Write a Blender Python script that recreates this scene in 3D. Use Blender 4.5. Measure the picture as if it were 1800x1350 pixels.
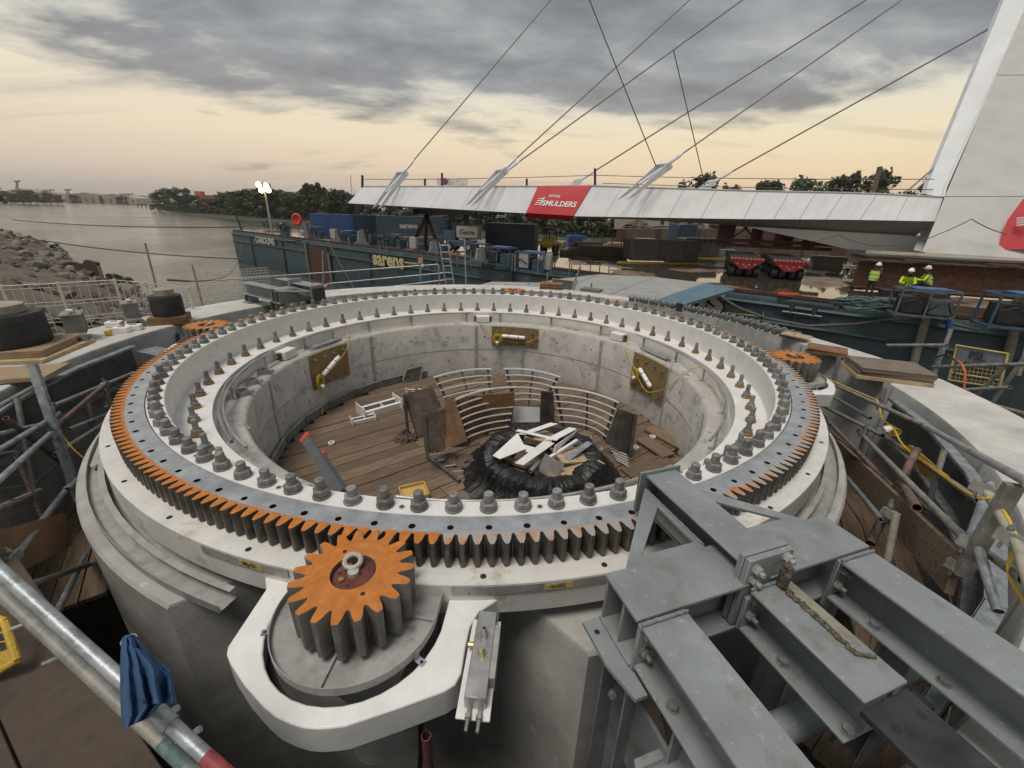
import bpy, bmesh, math, random
from mathutils import Vector, Matrix, noise as mnoise
random.seed(7)
for _o in list(bpy.data.objects): bpy.data.objects.remove(_o)
SC = bpy.context.scene
COL = SC.collection
R = math.radians; PI = math.pi; cos = math.cos; sin = math.sin

# ---------------------------------------------------------------- camera
FPX = 743.24; PITCH = R(22.187); ROLL = R(-1.7194)
CAM = Vector((0.436, -6.178, 1.819))
cd = bpy.data.cameras.new('camera'); cam = bpy.data.objects.new('camera', cd); COL.objects.link(cam)
cd.sensor_width = 36; cd.lens = FPX * 36 / 1800; cd.clip_start = 0.05; cd.clip_end = 6000
_f = Vector((0, cos(PITCH), -sin(PITCH))); _u = Vector((0, sin(PITCH), cos(PITCH))); _r = Vector((1, 0, 0))
_x = _r * cos(ROLL) - _u * sin(ROLL); _y = _r * sin(ROLL) + _u * cos(ROLL)
_m = Matrix((_x, _y, -_f)).transposed().to_4x4(); _m.translation = CAM
cam.matrix_world = _m
SC.camera = cam

# ---------------------------------------------------------------- sky
SUN_EL = 70.0; SUN_AZ = 222.0      # azimuth from +Y clockwise; the sun stands behind the camera, veiled
w = bpy.data.worlds.new('World'); SC.world = w; w.use_nodes = True
nt = w.node_tree; N = nt.nodes; L = nt.links; N.clear()
def nd(t, **k):
    n = N.new(t)
    for a, b in k.items(): setattr(n, a, b)
    return n
def mth(op, a, b=None, clamp=False):
    n = nd('ShaderNodeMath', operation=op, use_clamp=clamp)
    for i, q in enumerate((a, b)):
        if q is None: continue
        if isinstance(q, (int, float)): n.inputs[i].default_value = q
        else: L.new(q, n.inputs[i])
    return n.outputs[0]
def mixc(f, a, b):
    n = nd('ShaderNodeMix', data_type='RGBA')
    for i, q in ((0, f), (6, a), (7, b)):
        if isinstance(q, (int, float)): n.inputs[i].default_value = q
        elif isinstance(q, tuple): n.inputs[i].default_value = (*q, 1)
        else: L.new(q, n.inputs[i])
    return n.outputs[2]
def ramp(f, stops):
    n = nd('ShaderNodeValToRGB'); e = n.color_ramp.elements
    while len(e) < len(stops): e.new(.5)
    for i, (p, c) in enumerate(stops):
        e[i].position = p; e[i].color = (*c, 1) if isinstance(c, tuple) else (c, c, c, 1)
    L.new(f, n.inputs[0]); return n.outputs[0]
tc = nd('ShaderNodeTexCoord'); sp = nd('ShaderNodeSeparateXYZ'); L.new(tc.outputs['Generated'], sp.inputs[0])
X, Y, Z = sp.outputs
zc = mth('MAXIMUM', Z, 0.0)
den = mth('ADD', zc, 0.13)
cx = nd('ShaderNodeCombineXYZ'); L.new(mth('DIVIDE', X, den), cx.inputs[0]); L.new(mth('DIVIDE', Y, den), cx.inputs[1])
# cloud decks run in long rolls across the river
mp = nd('ShaderNodeMapping'); mp.inputs['Rotation'].default_value = (0, 0, R(-18)); mp.inputs['Scale'].default_value = (0.72, 1.0, 1); mp.inputs['Location'].default_value = (3.1, 1.7, 0)
L.new(cx.outputs[0], mp.inputs[0])
def noi(vec, sc, det, rough, dist=0):
    n = nd('ShaderNodeTexNoise'); n.inputs['Scale'].default_value = sc; n.inputs['Detail'].default_value = det
    n.inputs['Roughness'].default_value = rough; n.inputs['Distortion'].default_value = dist
    L.new(vec, n.inputs['Vector']); return n.outputs['Fac']
big = noi(mp.outputs[0], 0.50, 4, 0.50, 0.3)
fine = noi(mp.outputs[0], 1.9, 6, 0.60, 0.2)
el = mth('MULTIPLY', mth('ARCSINE', zc), 2 / PI)              # 0 horizon .. 1 zenith
warm = ramp(el, [(0.0, (.48, .40, .33)), (.012, (.76, .56, .42)), (.045, (1.0, .75, .47)), (.09, (1.0, .85, .57)), (.15, (.80, .80, .70)), (.25, (.50, .56, .58)), (1, (.38, .45, .51))])
cool = ramp(el, [(0, (.52, .47, .42)), (.03, (.78, .63, .50)), (.08, (.96, .80, .58)), (.15, (.92, .86, .69)), (.25, (.52, .57, .58)), (1, (.38, .45, .51))])
side = mth('ADD', mth('MULTIPLY', X, .9), .62, True)           # the afterglow lies to the right of the river
clear = mixc(side, cool, warm)
sky = nd('ShaderNodeTexSky', sky_type='NISHITA'); sky.sun_disc = False; sky.sun_elevation = R(SUN_EL); sky.sun_rotation = R(SUN_AZ)
L.new(tc.outputs['Generated'], sky.inputs[0])
nsc = nd('ShaderNodeVectorMath', operation='SCALE'); L.new(sky.outputs[0], nsc.inputs[0]); nsc.inputs['Scale'].default_value = 0.05
clear = mixc(0.12, clear, nsc.outputs[0])
cov = mth('ADD', mth('MULTIPLY', big, .60), mth('MULTIPLY', fine, .40))
hi = ramp(el, [(0, 0.0), (.05, .02), (.085, .06), (.125, .19), (.2, .29), (1, .29)])
hi = mth('SUBTRACT', hi, mth('MULTIPLY', mth('ABSOLUTE', mth('SUBTRACT', X, .08)), mth('MULTIPLY', ramp(el, [(0, .0), (.06, .6), (.2, .55), (.35, 0.0), (1, 0.0)]), .22)))
mask = mth('MULTIPLY', mth('SUBTRACT', cov, mth('SUBTRACT', .575, hi)), 11.0, True)
mask = mth('MULTIPLY', mask, ramp(el, [(0, .3), (.03, .62), (.09, .85), (.15, .97), (1, .97)]))
thick = mth('MULTIPLY', mth('SUBTRACT', mth('ADD', mth('MULTIPLY', big, .30), mth('MULTIPLY', fine, .70)), .37), 4.0, True)
ccol = ramp(thick, [(0, (.52, .52, .50)), (.3, (.36, .38, .395)), (.65, (.245, .268, .295)), (1, (.165, .185, .21))])
ccol = mixc(ramp(el, [(0, .6), (.08, .35), (.16, .08), (1, 0.0)]), ccol, (.42, .36, .31))
mp2 = nd('ShaderNodeMapping'); mp2.inputs['Rotation'].default_value = (0, 0, R(-10)); mp2.inputs['Scale'].default_value = (.16, 1.0, 1); mp2.inputs['Location'].default_value = (1.3, 4.2, 0); L.new(cx.outputs[0], mp2.inputs[0])
strk = mth('MULTIPLY', mth('SUBTRACT', noi(mp2.outputs[0], 1.3, 5, .6, .5), .53), 6.0, True)
strk = mth('MULTIPLY', strk, ramp(el, [(0, .1), (.02, .45), (.07, .62), (.13, .5), (.19, 0.0), (1, 0.0)]))
clear = mixc(strk, clear, mixc(side, (.44, .42, .395), (.52, .43, .35)))
skyc = mixc(mask, clear, ccol)
bg = nd('ShaderNodeBackground'); L.new(skyc, bg.inputs[0]); bg.inputs[1].default_value = 0.68
w.cycles.sampling_method = 'NONE'
out = nd('ShaderNodeOutputWorld'); L.new(bg.outputs[0], out.inputs[0])

# ---------------------------------------------------------------- veiled sun
sd = bpy.data.lights.new('sun', 'SUN'); sd.energy = 1.5; sd.angle = R(24); sd.color = (1, .93, .84)
sun = bpy.data.objects.new('sun', sd); COL.objects.link(sun)
_d = Vector((sin(R(SUN_AZ)) * cos(R(SUN_EL)), cos(R(SUN_AZ)) * cos(R(SUN_EL)), sin(R(SUN_EL))))
sun.rotation_euler = _d.to_track_quat('Z', 'Y').to_euler()
sun.location = (0, 0, 40)
vs = SC.view_settings; vs.view_transform = 'Standard'; vs.look = 'None'; vs.exposure = 0.62; vs.gamma = 1.0; vs.use_curve_mapping = False
SC.render.engine = 'CYCLES'
SC.cycles.max_bounces = 6; SC.cycles.diffuse_bounces = 3; SC.cycles.glossy_bounces = 3; SC.cycles.transmission_bounces = 3; SC.cycles.volume_bounces = 0
SC.cycles.use_adaptive_sampling = True; SC.cycles.adaptive_threshold = .02
SC.cycles.caustics_reflective = False; SC.cycles.caustics_refractive = False

# ---------------------------------------------------------------- where a sight line of the survey photograph meets a surface
def ray(u, v):
    x = (u - 900) / FPX; y = (675 - v) / FPX
    return _x * x + _y * y + _f
def atz(u, v, z):
    d = ray(u, v); return CAM + d * ((z - CAM.z) / d.z)
def aty(u, v, y):
    d = ray(u, v); return CAM + d * ((y - CAM.y) / d.y)
def atd(u, v, t): return CAM + ray(u, v) * t
def atr(u, v, r, back=True):
    d = ray(u, v); a = d.x ** 2 + d.y ** 2; b = 2 * (CAM.x * d.x + CAM.y * d.y); c = CAM.x ** 2 + CAM.y ** 2 - r * r
    q = math.sqrt(max(0, b * b - 4 * a * c)); return CAM + d * ((-b + (q if back else -q)) / (2 * a))
def pol(r, a, z=0.0): return Vector((r * cos(R(a)), r * sin(R(a)), z))

# ---------------------------------------------------------------- materials
MATS = {}
def mat(name, c, r=.6, m=0.0, v=.25, s=3.0, c2=None, t2=.6, s2=2.0, k2=6.0, streak=0, b=.15, bs=60.0, c3=None, t3=.62, s3=9.0, obj=False, st=(1, 1, 1), emit=0, rv=.15, trans=0, dv=.7):
    if name in MATS: return MATS[name]
    M = bpy.data.materials.new(name); M.use_nodes = True; t = M.node_tree; n = t.nodes; l = t.links
    p = n['Principled BSDF']; MATS[name] = M
    if obj:
        q = n.new('ShaderNodeTexCoord'); base = q.outputs['Object']
        oi = n.new('ShaderNodeObjectInfo'); ad = n.new('ShaderNodeVectorMath'); ad.operation = 'ADD'
        ml = n.new('ShaderNodeMath'); ml.operation = 'MULTIPLY'; ml.inputs[1].default_value = 37.0; l.new(oi.outputs['Random'], ml.inputs[0])
        l.new(base, ad.inputs[0]); l.new(ml.outputs[0], ad.inputs[1]); base = ad.outputs[0]
    else:
        q = n.new('ShaderNodeNewGeometry'); base = q.outputs['Position']
    def mapv(sc):
        k = n.new('ShaderNodeMapping'); k.inputs['Scale'].default_value = sc; l.new(base, k.inputs[0]); return k.outputs[0]
    def nz(vec, sc, det=3, ro=.62):
        k = n.new('ShaderNodeTexNoise'); k.inputs['Scale'].default_value = sc; k.inputs['Detail'].default_value = det; k.inputs['Roughness'].default_value = ro
        l.new(vec, k.inputs['Vector']); return k.outputs['Fac']
    def lin(f, a, g, off=0.5):
        k = n.new('ShaderNodeMath'); k.operation = 'SUBTRACT'; l.new(f, k.inputs[0]); k.inputs[1].default_value = a
        k2_ = n.new('ShaderNodeMath'); k2_.operation = 'MULTIPLY_ADD'; k2_.use_clamp = True; l.new(k.outputs[0], k2_.inputs[0]); k2_.inputs[1].default_value = g; k2_.inputs[2].default_value = off
        return k2_.outputs[0]
    def mx(f, a, b_):
        k = n.new('ShaderNodeMix'); k.data_type = 'RGBA'; l.new(f, k.inputs[0])
        for i, z in ((6, a), (7, b_)):
            if isinstance(z, tuple): k.inputs[i].default_value = (*z, 1)
            else: l.new(z, k.inputs[i])
        return k.outputs[2]
    vec = mapv(st)
    f1 = nz(vec, s, 4, dv)
    lo = tuple(max(0, x * (1 - v * 1.3)) for x in c); hi_ = tuple(min(1, x * (1 + v)) for x in c)
    col = mx(lin(f1, .5, 2.6), lo, hi_)
    if obj:
        hs = n.new('ShaderNodeHueSaturation'); mm = n.new('ShaderNodeMath'); mm.operation = 'MULTIPLY_ADD'; l.new(oi.outputs['Random'], mm.inputs[0]); mm.inputs[1].default_value = .5; mm.inputs[2].default_value = .75
        l.new(mm.outputs[0], hs.inputs['Value']); l.new(col, hs.inputs['Color']); col = hs.outputs[0]
    if c3: col = mx(lin(nz(vec, s3, 3, .7), t3, 9, 0), col, c3)
    if c2:
        v2 = mapv((1, 1, .12)) if streak else vec
        col = mx(lin(nz(v2, s2, 5, .68), t2, k2, 0), col, c2)
    l.new(col, p.inputs['Base Color'])
    p.inputs['Metallic'].default_value = m
    rr = lin(f1, .5, rv * 2, r); l.new(rr, p.inputs['Roughness'])
    if b:
        bp = n.new('ShaderNodeBump'); bp.inputs['Strength'].default_value = b; bp.inputs['Distance'].default_value = .02
        l.new(nz(vec, bs, 2, .65), bp.inputs['Height']); l.new(bp.outputs[0], p.inputs['Normal'])
    if emit:
        p.inputs['Emission Color'].default_value = (*c, 1); p.inputs['Emission Strength'].default_value = emit
    if trans: p.inputs['Transmission Weight'].default_value = trans
    return M
# ---------------------------------------------------------------- mesh helpers
BASE = {}
class B:
    def __init__(s): s.v = []; s.f = []; s.mi = []; s.ms = []; s.cur = 0
    def m(s, mt):
        if mt not in s.ms: s.ms.append(mt)
        s.cur = s.ms.index(mt); return s
    def add(s, vs, fs):
        o = len(s.v); s.v += [tuple(x) for x in vs]
        for f in fs: s.f.append(tuple(i + o for i in f)); s.mi.append(s.cur)
        return s
    def box(s, c, d, rz=0.0, Mx=None):
        hx, hy, hz = d[0] / 2, d[1] / 2, d[2] / 2
        q = Mx if Mx is not None else Matrix.Rotation(R(rz), 3, 'Z')
        c = Vector(c)
        vs = [c + q @ Vector((x * hx, y * hy, z * hz)) for z in (-1, 1) for y in (-1, 1) for x in (-1, 1)]
        return s.add(vs, [(0, 2, 3, 1), (4, 5, 7, 6), (0, 1, 5, 4), (2, 6, 7, 3), (0, 4, 6, 2), (1, 3, 7, 5)])
    def extr(s, sec, p0, p1, up=(0, 0, 1)):
        p0 = Vector(p0); p1 = Vector(p1); d = (p1 - p0).normalized(); up = Vector(up)
        sx = d.cross(up)
        if sx.length < 1e-5: sx = d.cross(Vector((0, 1, 0)))
        sx.normalize(); uy = sx.cross(d)
        n = len(sec); vs = [p + sx * a + uy * b_ for p in (p0, p1) for a, b_ in sec]
        ar = sum(sec[i][0] * sec[(i + 1) % n][1] - sec[(i + 1) % n][0] * sec[i][1] for i in range(n))
        fs = [(i, (i + 1) % n, n + (i + 1) % n, n + i) for i in range(n)] + [tuple(range(n))[::-1], tuple(range(n, 2 * n))]
        if ar > 0: fs = [f[::-1] for f in fs]
        return s.add(vs, fs)
    def bar(s, p0, p1, w_, h_, up=(0, 0, 1)):
        return s.extr([(-w_ / 2, -h_ / 2), (w_ / 2, -h_ / 2), (w_ / 2, h_ / 2), (-w_ / 2, h_ / 2)], p0, p1, up)
    def ib(s, p0, p1, w_, h_, tf=.014, tw=.010, up=(0, 0, 1)):
        a = w_ / 2; h2 = h_ / 2; b_ = tw / 2
        return s.extr([(-a, -h2), (a, -h2), (a, -h2 + tf), (b_, -h2 + tf), (b_, h2 - tf), (a, h2 - tf), (a, h2), (-a, h2), (-a, h2 - tf), (-b_, h2 - tf), (-b_, -h2 + tf), (-a, -h2 + tf)], p0, p1, up)
    def tube(s, pts, r, n=8, closed=False, r1=None):
        pts = [Vector(p) for p in pts]; k = len(pts); rings = []; pn = None
        for i in range(k):
            a = pts[(i - 1) % k] if (i or closed) else pts[0]; c = pts[(i + 1) % k] if (i < k - 1 or closed) else pts[-1]
            t = (c - a)
            t = t.normalized() if t.length > 1e-9 else Vector((0, 0, 1))
            if pn is None:
                pn = t.cross(Vector((0, 0, 1)))
                if pn.length < .05: pn = t.cross(Vector((0, 1, 0)))
            pn = (pn - t * pn.dot(t)).normalized(); bn = t.cross(pn)
            rr = r if r1 is None else r + (r1 - r) * i / max(1, k - 1)
            rings.append([pts[i] + (pn * cos(2 * PI * j / n) + bn * sin(2 * PI * j / n)) * rr for j in range(n)])
        vs = [p for q in rings for p in q]; fs = []
        for i in range(k if closed else k - 1):
            i2 = (i + 1) % k
            for j in range(n): fs.append((i * n + j, i * n + (j + 1) % n, i2 * n + (j + 1) % n, i2 * n + j))
        if not closed: fs += [tuple(range(n))[::-1], tuple(range((k - 1) * n, k * n))]
        return s.add(vs, fs)
    def pipe(s, p0, p1, ro, ri, n=10):          # open hollow tube
        p0 = Vector(p0); p1 = Vector(p1); t = (p1 - p0).normalized(); a = t.cross(Vector((0, 0, 1)))
        if a.length < .05: a = t.cross(Vector((0, 1, 0)))
        a.normalize(); b_ = t.cross(a); vs = []
        for p, r in ((p0, ro), (p1, ro), (p1, ri), (p0, ri)):
            vs += [p + (a * cos(2 * PI * j / n) + b_ * sin(2 * PI * j / n)) * r for j in range(n)]
        fs = [(q * n + j, q * n + (j + 1) % n, ((q + 1) % 4) * n + (j + 1) % n, ((q + 1) % 4) * n + j) for q in range(4) for j in range(n)]
        return s.add(vs, fs)
    def lathe(s, prof, n=96, a0=0.0, a1=360.0, c=(0, 0, 0), loop=True):
        full = abs(a1 - a0) >= 359.99; k = len(prof); c = Vector(c); cnt = n if full else n + 1; vs = []
        for i in range(cnt):
            a = R(a0 + (a1 - a0) * i / n)
            vs += [c + Vector((r * cos(a), r * sin(a), z)) for r, z in prof]
        fs = []
        ar = sum(prof[i][0] * prof[(i + 1) % k][1] - prof[(i + 1) % k][0] * prof[i][1] for i in range(k))
        for i in range(n):
            i2 = (i + 1) % cnt
            for j in range(k if loop else k - 1):
                j2 = (j + 1) % k; f = (i * k + j, i2 * k + j, i2 * k + j2, i * k + j2); fs.append(f if (ar > 0 or not loop) else f[::-1])
        if not full and loop: fs += [tuple(range(k)), tuple(range(n * k, n * k + k))[::-1]]
        return s.add(vs, fs)
    def prism(s, poly, z0, z1, Mx=None):
        n = len(poly); q = Mx or Matrix.Identity(4)
        ar = sum(poly[i][0] * poly[(i + 1) % n][1] - poly[(i + 1) % n][0] * poly[i][1] for i in range(n))
        if ar < 0: poly = poly[::-1]
        vs = [q @ Vector((x[0], x[1], z)) for z in (z0, z1) for x in poly]
        return s.add(vs, [tuple(range(n))[::-1], tuple(range(n, 2 * n))] + [(i, (i + 1) % n, n + (i + 1) % n, n + i) for i in range(n)])
    def cyl(s, c, r, h, n=12, r1=None, rot=0.0, Mx=None):
        r1 = r if r1 is None else r1; c = Vector(c); q = Mx or Matrix.Identity(3)
        vs = [c + q @ Vector(((r if z == 0 else r1) * cos(2 * PI * j / n + rot), (r if z == 0 else r1) * sin(2 * PI * j / n + rot), z)) for z in (0, h) for j in range(n)]
        return s.add(vs, [tuple(range(n))[::-1], tuple(range(n, 2 * n))] + [(i, (i + 1) % n, n + (i + 1) % n, n + i) for i in range(n)])
    def grid(s, P):                             # P rows of points
        h_ = len(P); w_ = len(P[0]); vs = [p for q in P for p in q]
        return s.add(vs, [(i * w_ + j, i * w_ + j + 1, (i + 1) * w_ + j + 1, (i + 1) * w_ + j) for i in range(h_ - 1) for j in range(w_ - 1)])
    def plate(s, quad, t):                      # quad of points, thickened along its normal
        q = [Vector(p) for p in quad]; n_ = (q[1] - q[0]).cross(q[-1] - q[0]).normalized() * t; k = len(q)
        return s.add(q + [p + n_ for p in q], [tuple(range(k))[::-1], tuple(range(k, 2 * k))] + [(i, (i + 1) % k, k + (i + 1) % k, k + i) for i in range(k)])
    def mesh(s, name, ang=35):
        me = bpy.data.meshes.new(name); me.from_pydata(s.v, [], s.f)
        for mt in s.ms: me.materials.append(mt)
        me.polygons.foreach_set('material_index', s.mi)
        if ang:
            me.polygons.foreach_set('use_smooth', [True] * len(s.f)); me.set_sharp_from_angle(angle=R(ang))
        me.update(); return me
    def build(s, name, parent=None, mt=None, loc=None, rz=0.0, bev=0, seg=1, ang=35):
        if mt and not s.ms: s.ms.append(mt)
        return put(name, s.mesh(name, ang), parent, loc, rz, bev, seg)
def put(name, me, parent=None, loc=None, rz=0.0, bev=0, seg=1, Mx=None):
    o = bpy.data.objects.new(name, me); COL.objects.link(o)
    if parent is not None:
        o.parent = parent
        if parent.name in BASE: o.matrix_parent_inverse = Matrix.Translation(-BASE[parent.name])
    if loc is not None: o.location = loc
    if rz: o.rotation_euler = (0, 0, R(rz))
    if Mx is not None: o.matrix_basis = Mx
    if bev:
        md = o.modifiers.new('bevel', 'BEVEL'); md.width = bev; md.segments = seg; md.limit_method = 'ANGLE'; md.angle_limit = R(40)
    return o
def tag(o, label=None, cat=None, group=None, kind=None):
    if label: o['label'] = label
    if cat: o['category'] = cat
    if group: o['group'] = group
    if kind: o['kind'] = kind
    return o
def thing(name, label, cat, base=None, group=None):      # parts in world coordinates when base is given, else local
    o = bpy.data.objects.new(name, None); COL.objects.link(o); o.empty_display_size = .1
    if base is not None: o.location = Vector(base); BASE[o.name] = Vector(base)
    return tag(o, label, cat, group)
def copy_tree(o, parent=None):
    c = o.copy(); COL.objects.link(c)
    if parent is not None: c.parent = parent
    for ch in list(o.children): copy_tree(ch, c)
    return c
def text(name, s, size, Mx, mt, parent=None, ext=.002, bold=0.0, shear=0.0, align='LEFT'):
    cu = bpy.data.curves.new(name, 'FONT'); cu.body = s; cu.size = size; cu.extrude = ext; cu.offset = bold; cu.shear = shear; cu.align_x = align; cu.resolution_u = 3
    t = bpy.data.objects.new(name, cu); COL.objects.link(t); dg = bpy.context.evaluated_depsgraph_get()
    me = bpy.data.meshes.new_from_object(t.evaluated_get(dg)); bpy.data.objects.remove(t); bpy.data.curves.remove(cu)
    me.materials.clear(); me.materials.append(mt)
    return put(name, me, parent, Mx=Mx)
def frame(o, x, y):                              # matrix with the given origin, x and roughly y axes
    x = Vector(x).normalized(); z = x.cross(Vector(y)).normalized(); y = z.cross(x)
    q = Matrix((x, y, z)).transposed().to_4x4(); q.translation = Vector(o); return q
def sag(a, b, s, n=16):
    a = Vector(a); b = Vector(b)
    return [a.lerp(b, i / n) - Vector((0, 0, s * 4 * (i / n) * (1 - i / n))) for i in range(n + 1)]
def wob(pts, k):
    return [p + Vector((random.uniform(-k, k), random.uniform(-k, k), random.uniform(-k, k))) for p in map(Vector, pts)]

# ---------------------------------------------------------------- palette
CONC = mat('concrete_pale', (.36, .35, .33), .85, v=.18, s=2.6, c2=(.20, .195, .18), t2=.58, s2=2.2, k2=4, b=.14, bs=45, c3=(.52, .50, .47), t3=.64, s3=5)
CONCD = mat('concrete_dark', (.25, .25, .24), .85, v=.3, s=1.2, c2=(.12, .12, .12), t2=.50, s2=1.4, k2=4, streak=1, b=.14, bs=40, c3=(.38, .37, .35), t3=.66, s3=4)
CONCW = mat('concrete_chamber', (.42, .40, .375), .8, v=.16, s=2.2, c2=(.20, .195, .185), t2=.53, s2=4.6, k2=6, b=.12, bs=60, c3=(.50, .48, .45), t3=.62, s3=3)
WHITE = mat('white_paint', (.68, .67, .65), .5, v=.07, s=5, c2=(.37, .33, .28), t2=.615, s2=4.2, k2=4.5, b=.06, bs=50, c3=(.46, .43, .39), t3=.68, s3=22)
WHITEC = mat('white_paint_clean', (.73, .72, .70), .42, v=.06, s=5, c2=(.42, .40, .36), t2=.675, s2=8, k2=6, b=.08, bs=70, c3=(.56, .54, .50), t3=.66, s3=26)
RINGM = mat('ring_steel', (.42, .435, .455), .36, .5, v=.2, s=6, c2=(.17, .17, .17), t2=.60, s2=5, k2=4, b=.05, bs=90, c3=(.50, .51, .53), t3=.64, s3=3)
RUST = mat('orange_primer', (.46, .155, .024), .75, v=.2, s=14, c2=(.36, .20, .09), t2=.58, s2=7, k2=5, b=.12, bs=120)
RUSTT = mat('tooth_top', (.46, .165, .035), .7, v=.25, s=16, c2=(.33, .31, .29), t2=.40, s2=5.5, k2=9, b=.1, bs=120)
PFLANK = mat('pinion_flank', (.17, .16, .145), .5, .25, v=.35, s=8, c2=(.10, .085, .07), t2=.56, s2=3.5, streak=1, b=.12, bs=60)
TOOTH = mat('tooth_flank', (.095, .085, .075), .42, .35, v=.45, s=9, c2=(.17, .13, .09), t2=.56, s2=3, b=.12, bs=70)
BOLT = mat('bolt_zinc', (.225, .222, .218), .55, .25, v=.3, s=26, b=.2, bs=110, obj=True, c2=(.15, .13, .11), t2=.6, s2=9)
WASH = mat('rusty_washer', (.26, .15, .055), .8, v=.3, s=20, b=.1)
STEEL = mat('stainless', (.46, .45, .44), .38, .75, v=.22, s=4, c2=(.24, .23, .21), t2=.58, s2=5, k2=4, b=.08, bs=40)
STEELD = mat('stainless_dusty', (.38, .37, .355), .6, .35, v=.22, s=5, c2=(.20, .185, .165), t2=.58, s2=5, k2=5, b=.1, bs=60)
GALV = mat('galvanised', (.33, .355, .375), .45, .55, v=.35, s=12, b=.1, bs=60, c2=(.20, .21, .22), t2=.6, s2=6)
GREY = mat('grey_paint', (.215, .235, .24), .45, v=.16, s=2.6, b=.06, bs=80, c2=(.15, .14, .12), t2=.565, s2=4.5, k2=6, c3=(.34, .36, .365), t3=.62, s3=24)
DARK = mat('dark_steel', (.035, .035, .037), .55, .2, v=.4, s=6, b=.1, c2=(.08, .075, .07), t2=.6, s2=5)
BLACK = mat('black_rubber', (.022, .022, .024), .6, v=.5, s=8, b=.25, bs=25, c2=(.06, .055, .05), t2=.6, s2=4)
PLASTB = mat('black_polythene', (.011, .011, .012), .38, v=.5, s=20, b=.5, bs=40, c2=(.05, .045, .04), t2=.66, s2=4)
HOLE = mat('hole', (.025, .018, .014), .9, v=.3, b=0)
RUSTB = mat('brown_rust', (.085, .040, .025), .85, v=.45, s=4, c2=(.16, .07, .036), t2=.60, s2=4, b=.3, bs=40, c3=(.06, .035, .028), t3=.6, s3=7)
PLANK = mat('weathered_plank', (.165, .113, .074), .8, v=.45, s=3, obj=True, st=(1.2, 14, 6), b=.35, bs=8, c2=(.095, .066, .046), t2=.55, s2=3, k2=4)
PLYB = mat('brown_plywood', (.20, .105, .05), .7, v=.3, s=4, b=.15, bs=30, c2=(.10, .055, .032), t2=.58, s2=3)
PLY = mat('pale_plywood', (.42, .31, .19), .75, v=.25, s=6, b=.12, c2=(.26, .18, .11), t2=.6, s2=4)
TIMB = mat('timber', (.34, .25, .16), .8, v=.3, s=3, obj=True, st=(2, 12, 12), b=.25, bs=9, c2=(.18, .125, .085), t2=.6, s2=3)
OCHRE = mat('ochre_plate', (.225, .155, .068), .65, v=.2, s=9, b=.1, c2=(.17, .115, .05), t2=.6, s2=7, streak=1)
YELLOW = mat('yellow_cable', (.62, .42, .05), .5, v=.12, s=8, b=0)
YELP = mat('yellow_paint', (.48, .31, .035), .55, v=.25, s=7, c2=(.22, .15, .05), t2=.6, s2=5, b=.1)
RED = mat('red_cap', (.48, .045, .035), .45, v=.15, b=.03)
HUB = mat('hub_red_oxide', (.13, .038, .024), .55, .0, v=.4, s=10, b=.2)
BRASS = mat('brass', (.50, .36, .16), .35, .8, v=.2, s=20, b=0)
CARD = mat('cardboard', (.30, .205, .12), .85, v=.2, s=5, b=.1)
BROWND = mat('torn_dark_board', (.115, .088, .068), .85, v=.35, s=6, b=.35, bs=18, c2=(.20, .155, .115), t2=.6, s2=5)
CLOTHB = mat('blue_cloth', (.028, .085, .20), .85, v=.3, s=6, b=.25, bs=45, c2=(.015, .04, .10), t2=.6, s2=5)
# ================================================================ the slewing bearing
bear = thing('slewing_bearing', 'huge toothed grey slewing ring with white bolted inner flange on the round concrete pier', 'slewing ring', (0, 0, -.42))
NB = 108; PB = -88.85
# gear ring with drilled holes
b = B(); b.m(RINGM); ri, ro, zt, zb = 3.996, 4.158, 0.0, -.175
da = 360 / NB
per = [(-1, -1), (-.5, -1), (0, -1), (.5, -1), (1, -1), (1, -.5), (1, 0), (1, .5), (1, 1), (.5, 1), (0, 1), (-.5, 1), (-1, 1), (-1, .5), (-1, 0), (-1, -.5)]
holes = B(); holes.m(HOLE)
for k in range(NB):
    a = PB + k * da; vs = []; hr = .021 + .001 * (k % 3); rh = 4.10 - .003
    for x, y in per: vs.append(pol((ri + ro) / 2 + y * (ro - ri) / 2, a + x * da / 2, zt))
    c0 = pol(rh, a, zt); ur = pol(1, a); ut = pol(1, a + 90)
    for x, y in per:
        an = math.atan2(y, x); vs.append(c0 + ut * cos(an) * hr + ur * sin(an) * hr)
    for z in (zt - .09,):
        for x, y in per:
            an = math.atan2(y, x); vs.append(c0 + ut * cos(an) * hr + ur * sin(an) * hr + Vector((0, 0, z)))
    b.m(RINGM); b.add(vs[:32], [(j, 16 + j, 16 + (j + 1) % 16, (j + 1) % 16) for j in range(16)])
    b.m(HOLE); b.add(vs[16:], [(j, 16 + j, 16 + (j + 1) % 16, (j + 1) % 16) for j in range(16)] + [tuple(range(31, 15, -1))])
b.m(RINGM); b.lathe([(ri, zb), (ri, zt)], 216, loop=False); b.m(TOOTH); b.lathe([(ro, zt), (ro, zb), (ri, zb)], 216, loop=False)
gear = b.build('gear_ring', bear)
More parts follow.
